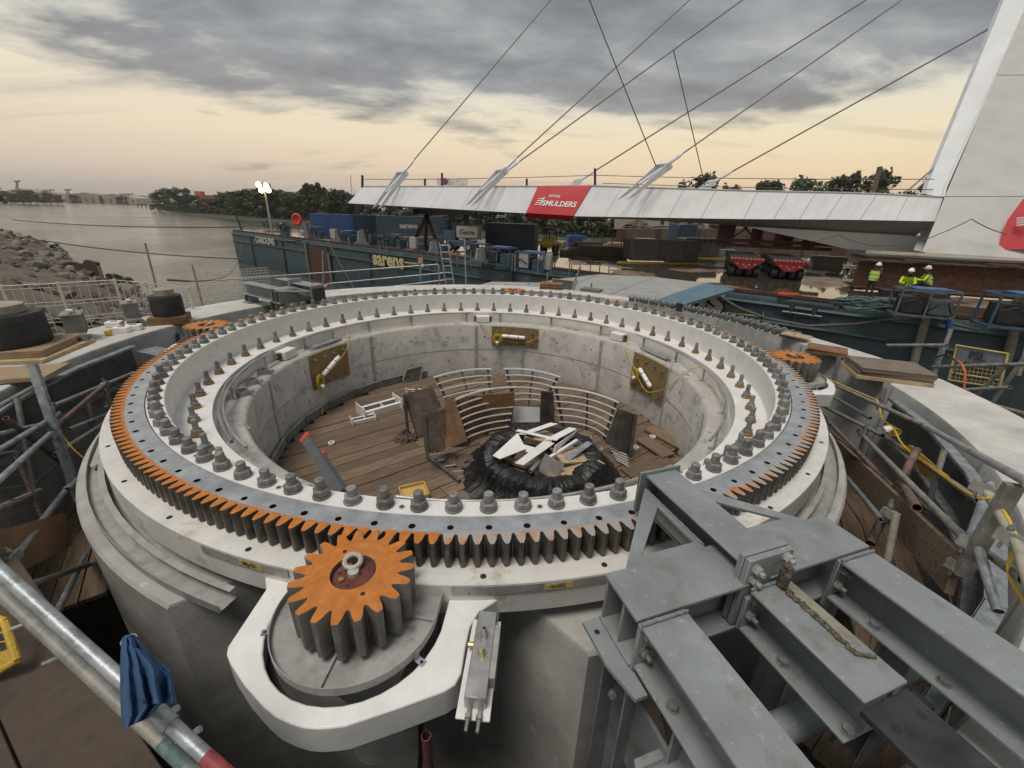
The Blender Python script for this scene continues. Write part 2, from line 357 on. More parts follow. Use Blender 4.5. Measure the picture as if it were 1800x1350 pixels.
# fix: outward faces are two-sided anyway
NT = 300
def tooth_mesh(name, r0, r1, w0, w1, h_, bot=0.0, top=None):
    b = B(); b.m(TOOTH if r1 > 1 else PFLANK)
    sec = [(-w0 / 2, r0 - .012), (-w0 / 2, r0), (-w0 * .40, r0 + (r1 - r0) * .25), ((-w0 * .30 - w1 * .1), r0 + (r1 - r0) * .6), (-w1 / 2, r1 - .004), (-w1 / 2 + .004, r1)]
    sec = sec + [(-x, y) for x, y in sec[::-1]]
    ch = [(x, y - .006 if y > r0 + .01 else y) for x, y in sec]
    n = len(sec)
    vs = [(x, y, -h_ + bot) for x, y in ch] + [(x, y, -.004) for x, y in sec] + [(x * .94, y - .0015, 0.0012) for x, y in sec]
    fs = [tuple(range(n))]
    for q in (0, 1): fs += [(q * n + i, q * n + (i + 1) % n, (q + 1) * n + (i + 1) % n, (q + 1) * n + i)[::-1] for i in range(n)]
    b.add(vs, fs); b.m(top or (RUSTT if r1 > 1 else RUST)); b.add(vs[2 * n:], [tuple(range(n))[::-1]])
    return b.mesh(name, 30)
tm = tooth_mesh('tooth', 4.155, 4.243, .080, .027, .178); tmo = tooth_mesh('tooth', 4.155, 4.243, .080, .027, .178, top=RUST)
for k in range(NT):
    put('tooth', tmo if k < 66 + 14 * random.random() or k > 268 or (k > 140 and random.random() < .35) else tm, gear, rz=-268.89 + k * 360 / NT)
# white inner flange: upper ring, ledge and skirt
b = B(); b.m(WHITE)
b.lathe([(3.846, 0), (3.84, -.006), (3.84, -.345), (3.505, -.35), (3.50, -.356), (3.50, -.56), (3.988, -.56), (3.988, -.006), (3.982, 0)], 216)
fl = b.build('inner_flange', bear, ang=25)
b = B(); b.m(DARK); b.lathe([(3.9885, -.02), (3.9955, -.02), (3.9955, -.012), (3.9885, -.012)], 216); b.build('seal', bear)
def hexbolt(name, rn, hn, rs, hs, ww, wh, washer):
    b = B(); b.m(washer); b.cyl((0, 0, 0), ww, wh, 14)
    b.m(BOLT); b.cyl((0, 0, wh), rn * .97, hn * .12, 6, r1=rn); b.cyl((0, 0, wh + hn * .12), rn, hn * .76, 6); b.cyl((0, 0, wh + hn * .88), rn, hn * .12, 6, r1=rn * .9)
    b.cyl((0, 0, wh + hn), rs, hs * .9, 12); b.cyl((0, 0, wh + hn + hs * .9), rs, hs * .1, 12, r1=rs * .78)
    return b.mesh(name, 40)
bm1 = hexbolt('bolt', .056, .048, .033, .070, .060, .014, BOLT)
bm2 = hexbolt('ledge_bolt', .046, .045, .027, .105, .058, .035, WASH)
for k in range(NB):
    o = put('bolt', bm1, fl, pol(3.918, PB + k * 360 / NB, 0), random.uniform(0, 60)); o.scale = (1, 1, random.uniform(.86, 1.12))
for k in range(60):
    put('ledge_bolt', bm2, fl, pol(3.665, 90.7 + k * 6, -.349), random.uniform(0, 60))
b = B(); b.m(STEELD); b.pipe((0, 0, 0), (0, 0, .003), .022, .013); b.m(HOLE); b.cyl((0, 0, 0), .013, .001, 10); pm = b.mesh('grease_plug')
for k in range(27): put('grease_plug', pm, fl, pol(3.925, PB + (k * 4 + 2.5) * da, .0005))
# white base flange below the teeth
FLG = mat('flange_paint', (.64, .625, .59), .5, v=.09, s=5, c2=(.33, .24, .14), t2=.575, s2=3.4, k2=5, b=.08, bs=60, c3=(.42, .39, .33), t3=.64, s3=20)
b = B(); b.m(FLG); b.lathe([(3.99, -.42), (4.356, -.42), (4.36, -.416), (4.36, -.194), (4.355, -.188), (3.99, -.188)], 216)
bf = b.build('base_flange', bear, ang=25)
b = B(); b.m(HOLE); b.cyl((0, 0, 0), .019, .0012, 12); hm = b.mesh('bolt_hole')
for k in range(36): put('bolt_hole', hm, bf, pol(4.30, -126 + k * 10, -.1875))
for a0, a1, tx, ta in ((-88.4, -70.5, 'mo02', -80.1), (-110.3, -101.5, 'Mo03', -105.0)):
    b = B(); b.m(STEELD); b.lathe([(4.363, -.262), (4.367, -.262), (4.367, -.198), (4.363, -.198)], 24, a0, a1)
    o = b.build('rim_strip', bear, ang=25)
    for k in range(4):
        bb = B(); bb.m(BOLT); q = Matrix.Rotation(R(ta - ta + a0 + (a1 - a0) * (k + .3) / 4), 3, 'Z') @ Matrix.Rotation(PI / 2, 3, 'Y')
        bb.cyl(pol(4.366, a0 + (a1 - a0) * (k + .3) / 4, -.245), .006, .006, 6, Mx=q); bb.build('rivet', o)
    TAPE = mat('yellow_tape', (.46, .38, .13), .6, v=.15, b=.03)
    b = B(); b.m(TAPE); b.lathe([(4.3675, -.252), (4.370, -.252), (4.370, -.206), (4.3675, -.206)], 6, ta - 1.15, ta + 1.15); b.build('label_tape', o)
    text('lettering', tx, .042, frame(pol(4.3705, ta - .75, -.240), pol(1, ta + 90), (0, 0, 1)), mat('marker_ink', (.02, .018, .015), .6, b=0), o, ext=.0006, bold=.0008)

# ================================================================ pinions, their mounts, pans and motors
PA = (-94.9, -4.9, 85.1, 175.1); PRAD = 4.487
pin = thing('drive_pinion', 'orange topped drive pinion with lifting eye at the front of the ring', 'pinion gear', None, 'drive pinions around the slewing ring')
b = B(); b.m(PFLANK); b.lathe([(.118, -.25), (.243, -.25), (.243, -.003), (.118, -.003)], 40); b.m(RUST); b.lathe([(.118, .0), (.243, 0), (.243, -.002), (.118, -.002)], 40)
b.m(HUB); b.cyl((0, 0, -.05), .119, .012, 24)
for a in (40, 220): b.m(HOLE); b.cyl((.17 * cos(R(a)), .17 * sin(R(a)), .0005), .012, .001, 10)
b.build('gear_body', pin)
ptm = tooth_mesh('tooth', .236, .320, .078, .034, .25)
for k in range(19): put('tooth', ptm, pin, (0, 0, .0), k * 360 / 19 - 4.9)
b = B(); b.m(HUB); b.cyl((0, 0, -.034), .106, .010, 24); hb = b.build('hub_disc', pin)
b = B(); b.m(mat('eye_bolt', (.42, .40, .36), .5, .2, v=.25, s=20)); b.cyl((0, .0, -.025), .03, .03, 10); b.tube([(-.02 - (.045 + .042 * sin(t * PI / 8)) * .75, .042 * cos(t * PI / 8), .003 + (.045 + .042 * sin(t * PI / 8)) * .42) for t in range(16)], .014, 8, True); b.build('lifting_eye', pin, rz=25)
for x, y in ((-.05, -.045), (.045, -.048)):
    b = B(); b.m(BRASS); b.cyl((x, y, -.024), .016, .013, 6); b.build('cap_screw', pin)
for x, y in ((.072, 0.0), (.0, -.078), (-.068, .02)):
    b = B(); b.m(HOLE); b.cyl((x, y, -.0238), .009, .001, 8); b.build('tapped_hole', pin)

# mount plate outline, surveyed at the front and turned round the ring for the other three
ZP = -.31
outp = [(464, 1003), (468, 1035), (400, 1137), (398, 1150), (404, 1165), (430, 1205), (463, 1242), (485, 1260), (511, 1272), (535, 1279), (559, 1281), (585, 1279), (607, 1276), (696, 1246), (781, 1215), (800, 1203), (811, 1183), (818, 1139), (826, 1102), (841, 1076), (878, 1052)]
op = [atz(u, v, ZP) for u, v in outp]
mnt = thing('pinion_mount', 'white painted pinion mount with round grey drip pan at the front of the ring', 'motor mount', None, 'pinion mounts around the slewing ring')
def loc_(p):                                       # to the pinion's own frame: x outward, y along the ring
    q = Matrix.Rotation(R(94.9), 3, 'Z') @ Vector((p[0], p[1], 0)); return (q.x - PRAD, q.y)
oq = [loc_(p) for p in op]
ring_in = 4.08 - PRAD
inn = [(.478 * cos(R(a)), .478 * sin(R(a))) for a in range(-95, 96, 10)]
poly = oq[:]
if poly[0][1] > poly[-1][1]: poly = poly[::-1]
yl, yr = poly[0][1], poly[-1][1]
poly = [(ring_in, yl)] + poly + [(ring_in, yr), (ring_in, inn[-1][1])] + [(x, y) for x, y in inn[::-1]] + [(ring_in, inn[0][1])]
b = B(); b.m(WHITEC); b.prism(poly, -.49, ZP); b.build('mount_plate', mnt, bev=.008, seg=2)
# drip pan: floor, rim, seam, clips
b = B(); b.m(STEELD)
fl_ = [(.44 * cos(R(a)), .44 * sin(R(a))) for a in range(-98, 99, 7)]
pp = fl_ + [(-.30, .43), (-.30, -.43)]
b.prism(pp, -.285, -.279); pan = b.build('drip_pan', mnt)
b = B(); b.m(STEELD)
rimp = [(.443 * cos(R(a)), .443 * sin(R(a)), -.265) for a in range(-98, 99, 6)]
rimp = [(-.30, -.436, -.265)] + rimp + [(-.30, .436, -.265)]
for p, q in zip(rimp[:-1], rimp[1:]): b.bar(p, q, .005, .05)
b.build('pan_rim', mnt)
b = B(); b.m(STEELD); b.bar((.25, .0, -.271), (.44, .0, -.271), .012, .02); b.bar((.0, .25, -.271), (.02, .44, -.271), .012, .02); b.build('pan_seam', mnt)
for a in (-70, 62):
    b = B(); b.m(GALV); b.box((.475 * cos(R(a)), .475 * sin(R(a)), ZP + .004), (.05, .035, .004), a); b.box((.449 * cos(R(a)), .449 * sin(R(a)), ZP + .03), (.004, .035, .055), a); b.m(HOLE); b.cyl((.482 * cos(R(a)), .482 * sin(R(a)), ZP + .0065), .009, .001, 8); b.build('pan_clip', mnt)
b = B(); b.m(DARK); b.lathe([(.44, -.42), (.52, -.42), (.52, -.44), (.44, -.44)], 32, -100, 100); b.build('gap_ring', mnt)  # dark ring across the gap between pan and mount plate
b = B(); b.m(WHITEC); b.cyl((.06, .05, -.62), .215, .12, 32); b.cyl((.06, .05, -.70), .17, .08, 32, r1=.2); b.cyl((.06, .05, -1.3), .16, .6, 32)
b.cyl((.06, .05, -.66), .2, .03, 32); b.build('gearbox_motor', mnt, bev=.004)
LB = ('at the front of the ring', 'at the right of the ring', 'at the far back of the ring', 'at the back left of the ring')
for i, a in enumerate(PA):
    for src, lab in ((pin, 'orange topped drive pinion with lifting eye '), (mnt, 'white painted pinion mount with grey drip pan ')):
        o = src if i == 0 else copy_tree(src)
        z = .012 if src is pin else 0
        o.location = pol(PRAD, a, z); o.rotation_euler = (0, 0, R(a)); o['label'] = lab + LB[i]
# greaser bolted to the front mount
g0 = atz(858, 1075, -.20); g1 = atz(835, 1228, -.20)
ax = (g1 - g0); ln = .46; ax.normalize(); sd_ = Vector((-ax.y, ax.x, 0))
gt = thing('grease_distributor', 'stainless grease distributor box bolted to the white front pinion mount', 'grease box', g0 + Vector((0, 0, -.1)))
b = B(); b.m(STEEL); c0 = (g0 + g1) / 2; ln = (g1 - g0).length
b.box(c0 - Vector((0, 0, .035)), (ln, .10, .08), math.degrees(math.atan2(ax.y, ax.x))); b.build('manifold_block', gt, bev=.004)
az = math.degrees(math.atan2(ax.y, ax.x))
b = B(); b.m(WHITEC); b.box(c0 + sd_ * -.005 + ax * .02 - Vector((0, 0, .078)), (ln + .05, .155, .012), az); b.build('back_plate', gt, bev=.003)
b = B(); b.m(STEELD); b.box(c0 + sd_ * .062 - ax * .01 - Vector((0, 0, .05)), (ln * .62, .03, .10), az); b.build('bracket', gt)
b = B(); b.m(WHITEC); b.box(c0 + Vector((0, 0, .001)), (ln * .96, .012, .002), az); b.build('paint_line', gt)
for t, mt_, h_ in ((.33, STEEL, .035), (.55, BRASS, .03)):
    p = g0.lerp(g1, t); bb = B(); bb.m(STEEL); bb.cyl(p, .026, .006, 14); bb.m(mt_); bb.cyl(p + Vector((0, 0, .006)), .019, h_, 6); bb.m(STEEL); bb.cyl(p + Vector((0, 0, .006 + h_)), .014, .022, 12); bb.m(HOLE if t < .4 else STEEL); bb.cyl(p + Vector((0, 0, .028 + h_)), .008, .001, 8); bb.build('grease_fitting', gt)
for s_ in (-.025, .025):
    p = g1 + ax * .0 + sd_ * s_ - Vector((0, 0, .06)); bb = B(); bb.m(STEEL); q = ax.to_track_quat('Z', 'Y').to_matrix(); bb.cyl(p, .011, .05, 8, Mx=q); bb.cyl(p + ax * .03, .015, .02, 6, Mx=q); bb.cyl(p + ax * .05 - Vector((0, 0, .0)), .008, .05, 8, Mx=q); bb.build('hose_end', gt)
p = c0 - sd_ * .044 - Vector((0, 0, .035)) - ax * .05; bb = B(); bb.m(BRASS); bb.cyl(p, .014, .035, 8, Mx=(-sd_).to_track_quat('Z', 'Y').to_matrix()); bb.build('brass_nipple', gt)
# ================================================================ pier, pit and coping
# concrete pier: a drum with a pocket at each pinion
out_ = []
def pocket(a):
    return [(a - 16.5, 4.60), (a - 11.5, 4.05), (a + 11.0, 4.05), (a + 16.5, 4.60)]
for a in range(0, 360, 3):
    ok = all(not (-16.5 <= ((a - p + 180) % 360 - 180) <= 16.5) for p in PA)
    if ok: out_.append((a, 4.60))
for p in PA: out_ += [((a) % 360, r) for a, r in pocket(p)]
out_.sort()
prof = [pol(r, a) for a, r in out_]
pier = thing('concrete_pier', 'round pale concrete pier with pockets carrying the slewing ring', 'pier', (0, 0, -4.5))
b = B(); b.m(CONC); n = len(prof); ZT = -.53
vs = [(p.x, p.y, -4.5) for p in prof] + [(p.x, p.y, ZT - .02) for p in prof] + [(p.x * .996, p.y * .996, ZT) for p in prof]
inr = [pol(4.0, a) for a, r in out_]; vs += [(p.x, p.y, ZT) for p in inr]
fs = []
for q in (0, 1, 2): fs += [(q * n + i, q * n + (i + 1) % n, (q + 1) * n + (i + 1) % n, (q + 1) * n + i) for i in range(n)]
b.add(vs, fs); b.build('drum', pier, ang=28)
# chamber wall and shelf
b = B(); b.m(CONCW); b.lathe([(3.9, -.555), (3.245, -.555), (3.20, -.60), (3.20, -2.2)][::-1], 144, loop=False); cw = b.build('chamber_wall', pier, ang=50)
for a in (97.5, 78, 140, 187, 45, 12, -20, 215):
    b = B(); b.m(CONC); b.lathe([(3.188, -2.1), (3.202, -2.1), (3.202, -.60), (3.188, -.60)], 3, a - .55, a + .55); b.build('wall_joint', pier, ang=50)
for a in range(0, 360, 15):
    for z in (-.85, -1.4):
        d = -pol(1, a + 4); b = B(); b.m(CONCD); b.cyl(pol(3.1995, a + 4, z), .022, .004, 10, Mx=d.to_track_quat('Z', 'Y').to_matrix()); b.build('tie_hole', cw)
b = B(); b.m(CONC); b.lathe([(3.196, -1.152), (3.202, -1.152), (3.202, -1.143), (3.196, -1.143)], 96); b.build('pour_line', cw)
# stainless gutters on the pier shoulder
def gutter(a0, a1, name, lab):
    g = thing(name, lab, 'gutter', pol(4.45, (a0 + a1) / 2, ZT))
    n = int(abs(a1 - a0) / 3)
    b = B(); b.m(STEELD); b.lathe([(4.392, -.520), (4.512, -.520), (4.512, -.516), (4.392, -.516)], n, a0, a1); b.build('gutter_floor', g, ang=50)
    b = B(); b.m(STEELD); b.lathe([(4.513, -.526), (4.517, -.526), (4.517, -.463), (4.513, -.463)], n, a0, a1); b.build('outer_lip', g, ang=50)
    b = B(); b.m(STEELD); b.lathe([(4.388, -.526), (4.3915, -.526), (4.3915, -.44), (4.430, -.44), (4.430, -.437), (4.388, -.437)], n, a0, a1); b.build('inner_lip', g, ang=50)
    return g
gutter(-168, -107.0, 'drip_gutter', 'curved stainless drip gutter on the left shoulder of the pier')
gutter(-62, -14, 'drip_gutter', 'curved stainless drip gutter on the right shoulder of the pier')
g = tag(B().m(STEELD).plate([atz(175, 775, -.40), atz(200, 800, -.40), atz(160, 822, -.47), atz(158, 818, -.47)], .004).build('loose_strip'), 'loose bent metal strip lying across the left gutter', 'metal strip')
# pit: wall, coping, floor
pit = thing('pit_wall', 'round pale concrete pit wall with wide flat coping around the pier', 'pit wall', (0, 0, -4.5))
ZC = -.17
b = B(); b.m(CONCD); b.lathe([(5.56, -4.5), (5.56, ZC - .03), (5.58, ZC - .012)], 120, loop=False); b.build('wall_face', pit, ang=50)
for a in range(-170, 180, 20):
    b = B(); b.m(CONCD); b.bar(pol(5.557, a, -4.4), pol(5.557, a, ZC - .04), .012, .02, up=pol(1, a)); b.build('panel_joint', pit)
b = B(); b.m(CONC); b.lathe([(5.552, -1.31), (5.562, -1.31), (5.562, -1.295), (5.552, -1.295)], 120); b.build('pour_line', pit)
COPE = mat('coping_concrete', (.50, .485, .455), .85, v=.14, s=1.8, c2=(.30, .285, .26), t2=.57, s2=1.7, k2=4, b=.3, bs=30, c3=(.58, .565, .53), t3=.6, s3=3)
def rout(a):
    pts = [(-180, 6.6), (-140, 6.5), (-90, 6.4), (-30, 6.5), (-6, 6.42), (12, 6.12), (28, 5.98), (62, 5.98), (80, 6.25), (120, 6.3), (150, 6.5), (180, 6.6)]
    for (x, y), (x2, y2) in zip(pts[:-1], pts[1:]):
        if x <= a <= x2: return y + (y2 - y) * (a - x) / (x2 - x)
    return 6.5
b = B(); b.m(COPE); b.grid([[pol(r_ if r_ else rout(-180 + 3 * i) + dr, -180 + 3 * i, z) for i in range(121)] for r_, dr, z in ((5.578, 0, ZC - .012), (5.60, 0, ZC), (0, 0, ZC), (0, .03, ZC - .03), (0, .03, -6.5))][::-1]); b.build('coping', pit, ang=30)
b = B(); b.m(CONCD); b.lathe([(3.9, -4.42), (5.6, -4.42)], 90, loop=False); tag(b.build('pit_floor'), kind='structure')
# galvanised trays fixed to the wall
DKG = mat('dark_galvanised', (.115, .125, .125), .45, .4, v=.35, s=5, b=.08, c2=(.19, .20, .20), t2=.6, s2=4, streak=1)
def tray(angs, z0, z1, lab):
    g = thing('edge_tray', lab, 'steel tray', pol(5.5, angs[len(angs) // 2], z0))
    for a0, a1 in zip(angs[:-1], angs[1:]):
        p, q = pol(5.50, a0), pol(5.50, a1)
        b = B(); b.m(DKG); b.bar(p + Vector((0, 0, (z0 + z1) / 2)), q + Vector((0, 0, (z0 + z1) / 2)), .006, z1 - z0); b.build('tray_web', g)
        for z, zz in ((z1, 'top_lip'), (z0, 'bottom_lip')):
            c0, c1 = pol(5.46, a0, z), pol(5.46, a1, z); b = B(); b.m(GALV); b.bar(c0, c1, .10, .006); b.m(GALV); b.bar(pol(5.415, a0, z - .012), pol(5.415, a1, z - .012), .005, .03); b.build(zz, g)
tray([-122, -134, -146, -158, -170, 179.5], -.74, -.27, 'dark galvanised edge tray under the left coping')
tray([-12, -22, -32, -42, -52, -62], -.72, -.27, 'dark galvanised edge tray under the right coping')
# ================================================================ inside the chamber

ZF = -1.72
cf = thing('chamber_floor', 'weathered brown timber plank floor inside the concrete chamber', 'plank floor', (0, 0, ZF))
dirp = Vector((1.05, .84, 0)).normalized(); nrm = Vector((-dirp.y, dirp.x, 0)); angp = math.degrees(math.atan2(dirp.y, dirp.x))
wpl = .225; y = -3.2 + wpl / 2
while y < 3.2:
    hl = math.sqrt(max(0, 3.17 ** 2 - (abs(y) + wpl / 2 - .05 if abs(y) > .2 else abs(y)) ** 2)) if abs(y) < 3.1 else .3
    cuts = [-hl, random.uniform(-.7, .7) * hl, hl] if hl > 1 else [-hl, hl]
    for s0, s1 in zip(cuts[:-1], cuts[1:]):
        b = B(); b.m(PLANK); b.box((0, 0, -.02), (s1 - s0 - .008, wpl - .012, .04))
        c_ = dirp * ((s0 + s1) / 2) + nrm * y
        o = b.build('plank', cf, loc=(c_.x, c_.y, ZF + random.uniform(-.006, .004)), rz=angp + random.uniform(-.15, .15))
    y += wpl
b = B(); b.m(DARK); b.cyl((0, 0, ZF - .07), 3.19, .02, 64); b.build('under_floor', cf)
# loose boards on the right
k = 0
for (u, v, L_, W_, an, z, lab) in ((1180, 775, .95, .30, -58, .03, 'long weathered board along the right wall'), (1150, 790, .62, .26, -62, .05, 'short weathered board lying beside the dark end plate'), (1140, 822, .9, .3, 30, .02, 'pale worn board behind the bolts at the right')):
    p = atz(u, v, ZF); b = B(); b.m(PLANK); b.box((0, 0, 0), (L_, W_, .035)); o = b.build('loose_board', loc=(p.x, p.y, ZF + z), rz=an, bev=.003); tag(o, lab, 'board', 'loose boards on the chamber floor')
for i, (u, v, lab) in enumerate(((1147, 770, 'small white roll on the floor near the right boards'), (1117, 789, 'small white roll beside the dark end plate'), (583, 781, 'small white roll on the floor by the ladder'))):
    p = atz(u, v, ZF); b = B(); b.m(WHITEC); b.pipe(p + Vector((0, 0, .005)), p + Vector((0, 0, .04)), .05, .03, 14); tag(b.build('tape_roll'), lab, 'tape roll', 'white rolls on the chamber floor')
# kick plates along the left wall
kick = thing('kick_plates', 'grey steel kick plates along the foot of the chamber wall', 'kick plate', pol(3.1, 160, ZF))
ang = [222, 210, 198, 186, 174, 162, 150, 138, 126, 118]
MESHG = mat('grey_mesh_steel', (.15, .15, .145), .55, .3, v=.3, s=8, b=.3, bs=90)
for a0, a1 in zip(ang[:-1], ang[1:]):
    p, q = pol(3.14, a0 - .3, ZF + .075), pol(3.14, a1 + .3, ZF + .075); b = B(); b.m(MESHG); b.bar(p, q, .012, .15); b.m(STEELD); b.bar(p + Vector((0, 0, .08)), q + Vector((0, 0, .08)), .03, .012)
    for z in (-.04, 0, .04): b.bar(p * .9975 + Vector((0, 0, z)), q * .9975 + Vector((0, 0, z)), .006, .008)
    b.build('kick_plate', kick)
q4 = [atr(708, 668, 3.05), atr(715, 650, 3.05), atr(742, 643, 3.08), atr(737, 690, 3.0)]
b = B(); b.m(MESHG); b.plate(q4, .02); b.m(STEELD)
for i in range(4): b.bar(q4[i], q4[(i + 1) % 4], .03, .03)
tag(b.build('grating_offcut'), 'grey steel grating offcut leaning on the back left wall', 'grating')
# white fabricated brackets
def bracket(p, rz, sc, lab):
    t = thing('white_bracket', lab, 'steel bracket'); t.location = p; t.rotation_euler = (0, 0, R(rz)); t.scale = (sc, sc, sc)
    for y in (-.14, .14):
        b = B(); b.m(WHITEC); b.box((0, y, .06), (.72, .015, .12)); b.box((0, y + (.03 if y < 0 else -.03), .115), (.72, .06, .012)); b.build('side_plate', t, bev=.002)
    for x in (-.365, .365):
        b = B(); b.m(WHITEC); b.box((x, 0, .10), (.015, .40, .22)); b.m(HOLE)
        for yy in (-.15, .15): b.cyl((x - .0085, yy, .15), .012, .017, 8, Mx=Matrix.Rotation(PI / 2, 3, 'Y'))
        b.build('end_plate', t, bev=.002)
    b = B(); b.m(WHITEC); b.box((.05, 0, .06), (.015, .28, .11)); b.build('stiffener', t)
p = atz(668, 722, ZF); bracket((p.x, p.y, ZF), 42, 1.0, 'long white steel bracket lying on the planks by the left wall')
p = atz(632, 742, ZF); bracket((p.x + .05, p.y + .05, ZF), 35, .55, 'short white steel bracket nearest the ladder')
p = atz(728, 694, ZF); bracket((p.x, p.y + .1, ZF), 10, .5, 'small white steel bracket below the leaning grating')
# ladder with red caps
lad = thing('ladder', 'grey ladder with red end caps leaning out of the chamber floor', 'ladder', atz(600, 855, ZF + .3))
t0, t1 = atd(537, 770, 4.05), atd(600, 868, 3.25); e0, e1 = atd(561, 802, 3.85), atd(604, 870, 3.25)
e1 = t1 + (e0 - t0); GRP = mat('grey_fibreglass', (.085, .095, .10), .6, v=.2, s=9, b=.1)
for p, q in ((t0, t1), (e0 + Vector((.02, 0, 0)), e1)):
    b = B(); b.m(GRP); b.bar(p, q, .085, .035, up=(0, -1, .6)); b.build('stile', lad)
    d = (q - p).normalized(); b = B(); b.m(RED); b.bar(p - d * .03, p + d * .035, .11, .055, up=(0, -1, .6)); b.build('end_cap', lad, bev=.012, seg=2)
for f in (.45, .8): b = B(); b.m(GALV); b.tube([t0.lerp(t1, f), e0.lerp(e1, f)], .016, 8); b.build('rung', lad)
# yellow tray
p = atz(728, 868, ZF); ty = thing('yellow_tray', 'yellow plastic tray on the planks behind the bolts', 'tray', (p.x, p.y, ZF))
YT = mat('yellow_plastic', (.55, .38, .12), .5, v=.12, b=.03)
q_ = Matrix.Rotation(R(25), 3, 'Z'); b = B(); b.m(YT); b.box((p.x, p.y, ZF + .01), (.34, .30, .012), 25); b.build('tray_base', ty)
for dx, dy, sx, sy in ((.17, 0, .02, .32), (-.17, 0, .02, .32), (0, .15, .36, .02), (0, -.15, .36, .02)):
    c_ = q_ @ Vector((dx, dy, 0)); b = B(); b.m(YT); b.box((p.x + c_.x, p.y + c_.y, ZF + .035), (sx, sy, .06), 25); b.build('tray_rim', ty, bev=.006)
# curved stainless rail panels
RAIL = mat('polished_rail', (.72, .71, .69), .3, .55, v=.08, s=6, b=0)
POSTM = mat('rail_post', (.11, .10, .09), .6, .3, v=.35, s=6, b=.1)
def quadp(P, t): return P[0] * (1 - t) * (1 - 2 * t) + P[1] * 4 * t * (1 - t) + P[2] * t * (2 * t - 1)
def railpanel(top, zt, bot, zb, n, lab):
    T_ = [atz(u, v, zt) for u, v in top]; Bt = [atz(u, v, zb) for u, v in bot]
    g = thing('guard_railing', lab, 'railing', (Bt[1].x, Bt[1].y, ZF), 'curved rail panels in the chamber')
    for i in range(n):
        f = i / (n - 1); b = B(); b.m(RAIL); b.tube([quadp(T_, j / 12).lerp(quadp(Bt, j / 12), f) for j in range(13)], .021 if i == 0 else .015, 8); b.build('rail', g)
    for t in (.06, .5, .94):
        a, c_ = quadp(T_, t), quadp(Bt, t); d = (c_ - a).normalized(); c_ = c_ + d * ((ZF + .01 - c_.z) / d.z if c_.z > ZF else 0)
        tn = (quadp(T_, min(1, t + .03)) - quadp(T_, max(0, t - .03))).normalized(); out = d.cross(tn).normalized()
        if out.y < 0: out = -out
        b = B(); b.m(POSTM); b.bar(a + out * .028, c_ + out * .028, .05 if t != .5 else .03, .012, up=out); b.build('post', g)
railpanel([(762, 664), (812, 652), (864, 649)], -.95, [(790, 722), (830, 712), (868, 706)], -1.5, 6, 'curved stainless rail panel at the back left of the chamber')
railpanel([(885, 649), (936, 651), (986, 664)], -.95, [(898, 704), (930, 702), (958, 706)], -1.5, 6, 'curved stainless rail panel at the back right below the wall')
railpanel([(800, 703), (852, 686), (909, 681)], -.98, [(821, 770), (855, 757), (895, 750)], -1.62, 7, 'curved stainless rail panel in front on the left, before brown plywood')
railpanel([(969, 681), (1032, 689), (1088, 708)], -.98, [(982, 742), (1030, 748), (1066, 768)], -1.62, 6, 'curved stainless rail panel in front on the right by the dark end plate')
def sheet(name, quad, t, mt, lab, cat, grp=None):
    b = B(); b.m(mt); b.plate(quad, t); return tag(b.build(name, bev=.002), lab, cat, grp)
def A_(u, v, x, y0):  return aty(u, v, y0)
P3c = atz(855, 690, -.98)
yp = atz(850, 757, -1.62).y
sheet('plywood_sheet', [aty(783, 700, yp + .0), aty(905, 690, yp + .30), aty(900, 752, yp + .28), aty(783, 788, yp - .05)], .02, PLYB, 'brown plywood sheet behind the front left rail panel', 'plywood')
sheet('plywood_sheet', [aty(783, 699, yp - .1), aty(800, 702, yp - .12), aty(822, 775, yp - .4), aty(785, 790, yp - .4)], .015, PLYB, 'narrow tapering brown plywood strip at the left rail post', 'plywood')
def ragged(q, n=9, k=.03):
    q = [Vector(p) for p in q]; r_ = []
    for i in range(4):
        a, c_ = q[i], q[(i + 1) % 4]
        for j in range(n): r_.append(a.lerp(c_, j / n) + (Vector((random.uniform(-k, k), 0, random.uniform(-k, k))) if j and i in (0, 2) else Vector()))
    return r_
y1 = atz(735, 770, ZF).y; y2 = atz(765, 838, ZF).y
sheet('torn_board', ragged([aty(711, 693, y1), aty(760, 678, y1 + .5), aty(776, 715, y1 + .2), aty(735, 768, y1)]), .03, BROWND, 'torn dark fibre board standing left of the rails', 'board', 'torn dark boards beside the rails')
sheet('torn_board', ragged([aty(744, 728, y2 + .25), aty(783, 717, y2 + .35), aty(783, 790, y2 + .25), aty(752, 800, y2 + .05)]), .03, BROWND, 'torn dark fibre board standing left of the narrow plywood strip', 'board', 'torn dark boards beside the rails')
af = thing('angle_frame', 'dark steel angle frame at the foot of the torn boards', 'steel frame', atz(752, 803, ZF))
for p_, q_, w_ in ((aty(744, 728, y2 + .22), aty(752, 806, y2 + .05), .05), (atz(752, 803, ZF + .03), atz(808, 846, ZF + .03), .05), (aty(711, 693, y1 - .03), aty(718, 770, y1 - .03), .04)):
    b = B(); b.m(POSTM); b.bar(p_, q_, w_, w_); b.build('frame_bar', af)
for k in range(4):
    b = B(); b.m(RAIL); b.bar(atz(757 + k * 13, 800 + k * 10, ZF + .07), atz(775 + k * 13, 797 + k * 10, ZF + .07), .012, .012); tag(b.build('cut_rod'), 'short bright rod lying on the angle frame', 'rod', 'bright rods on the angle frame')
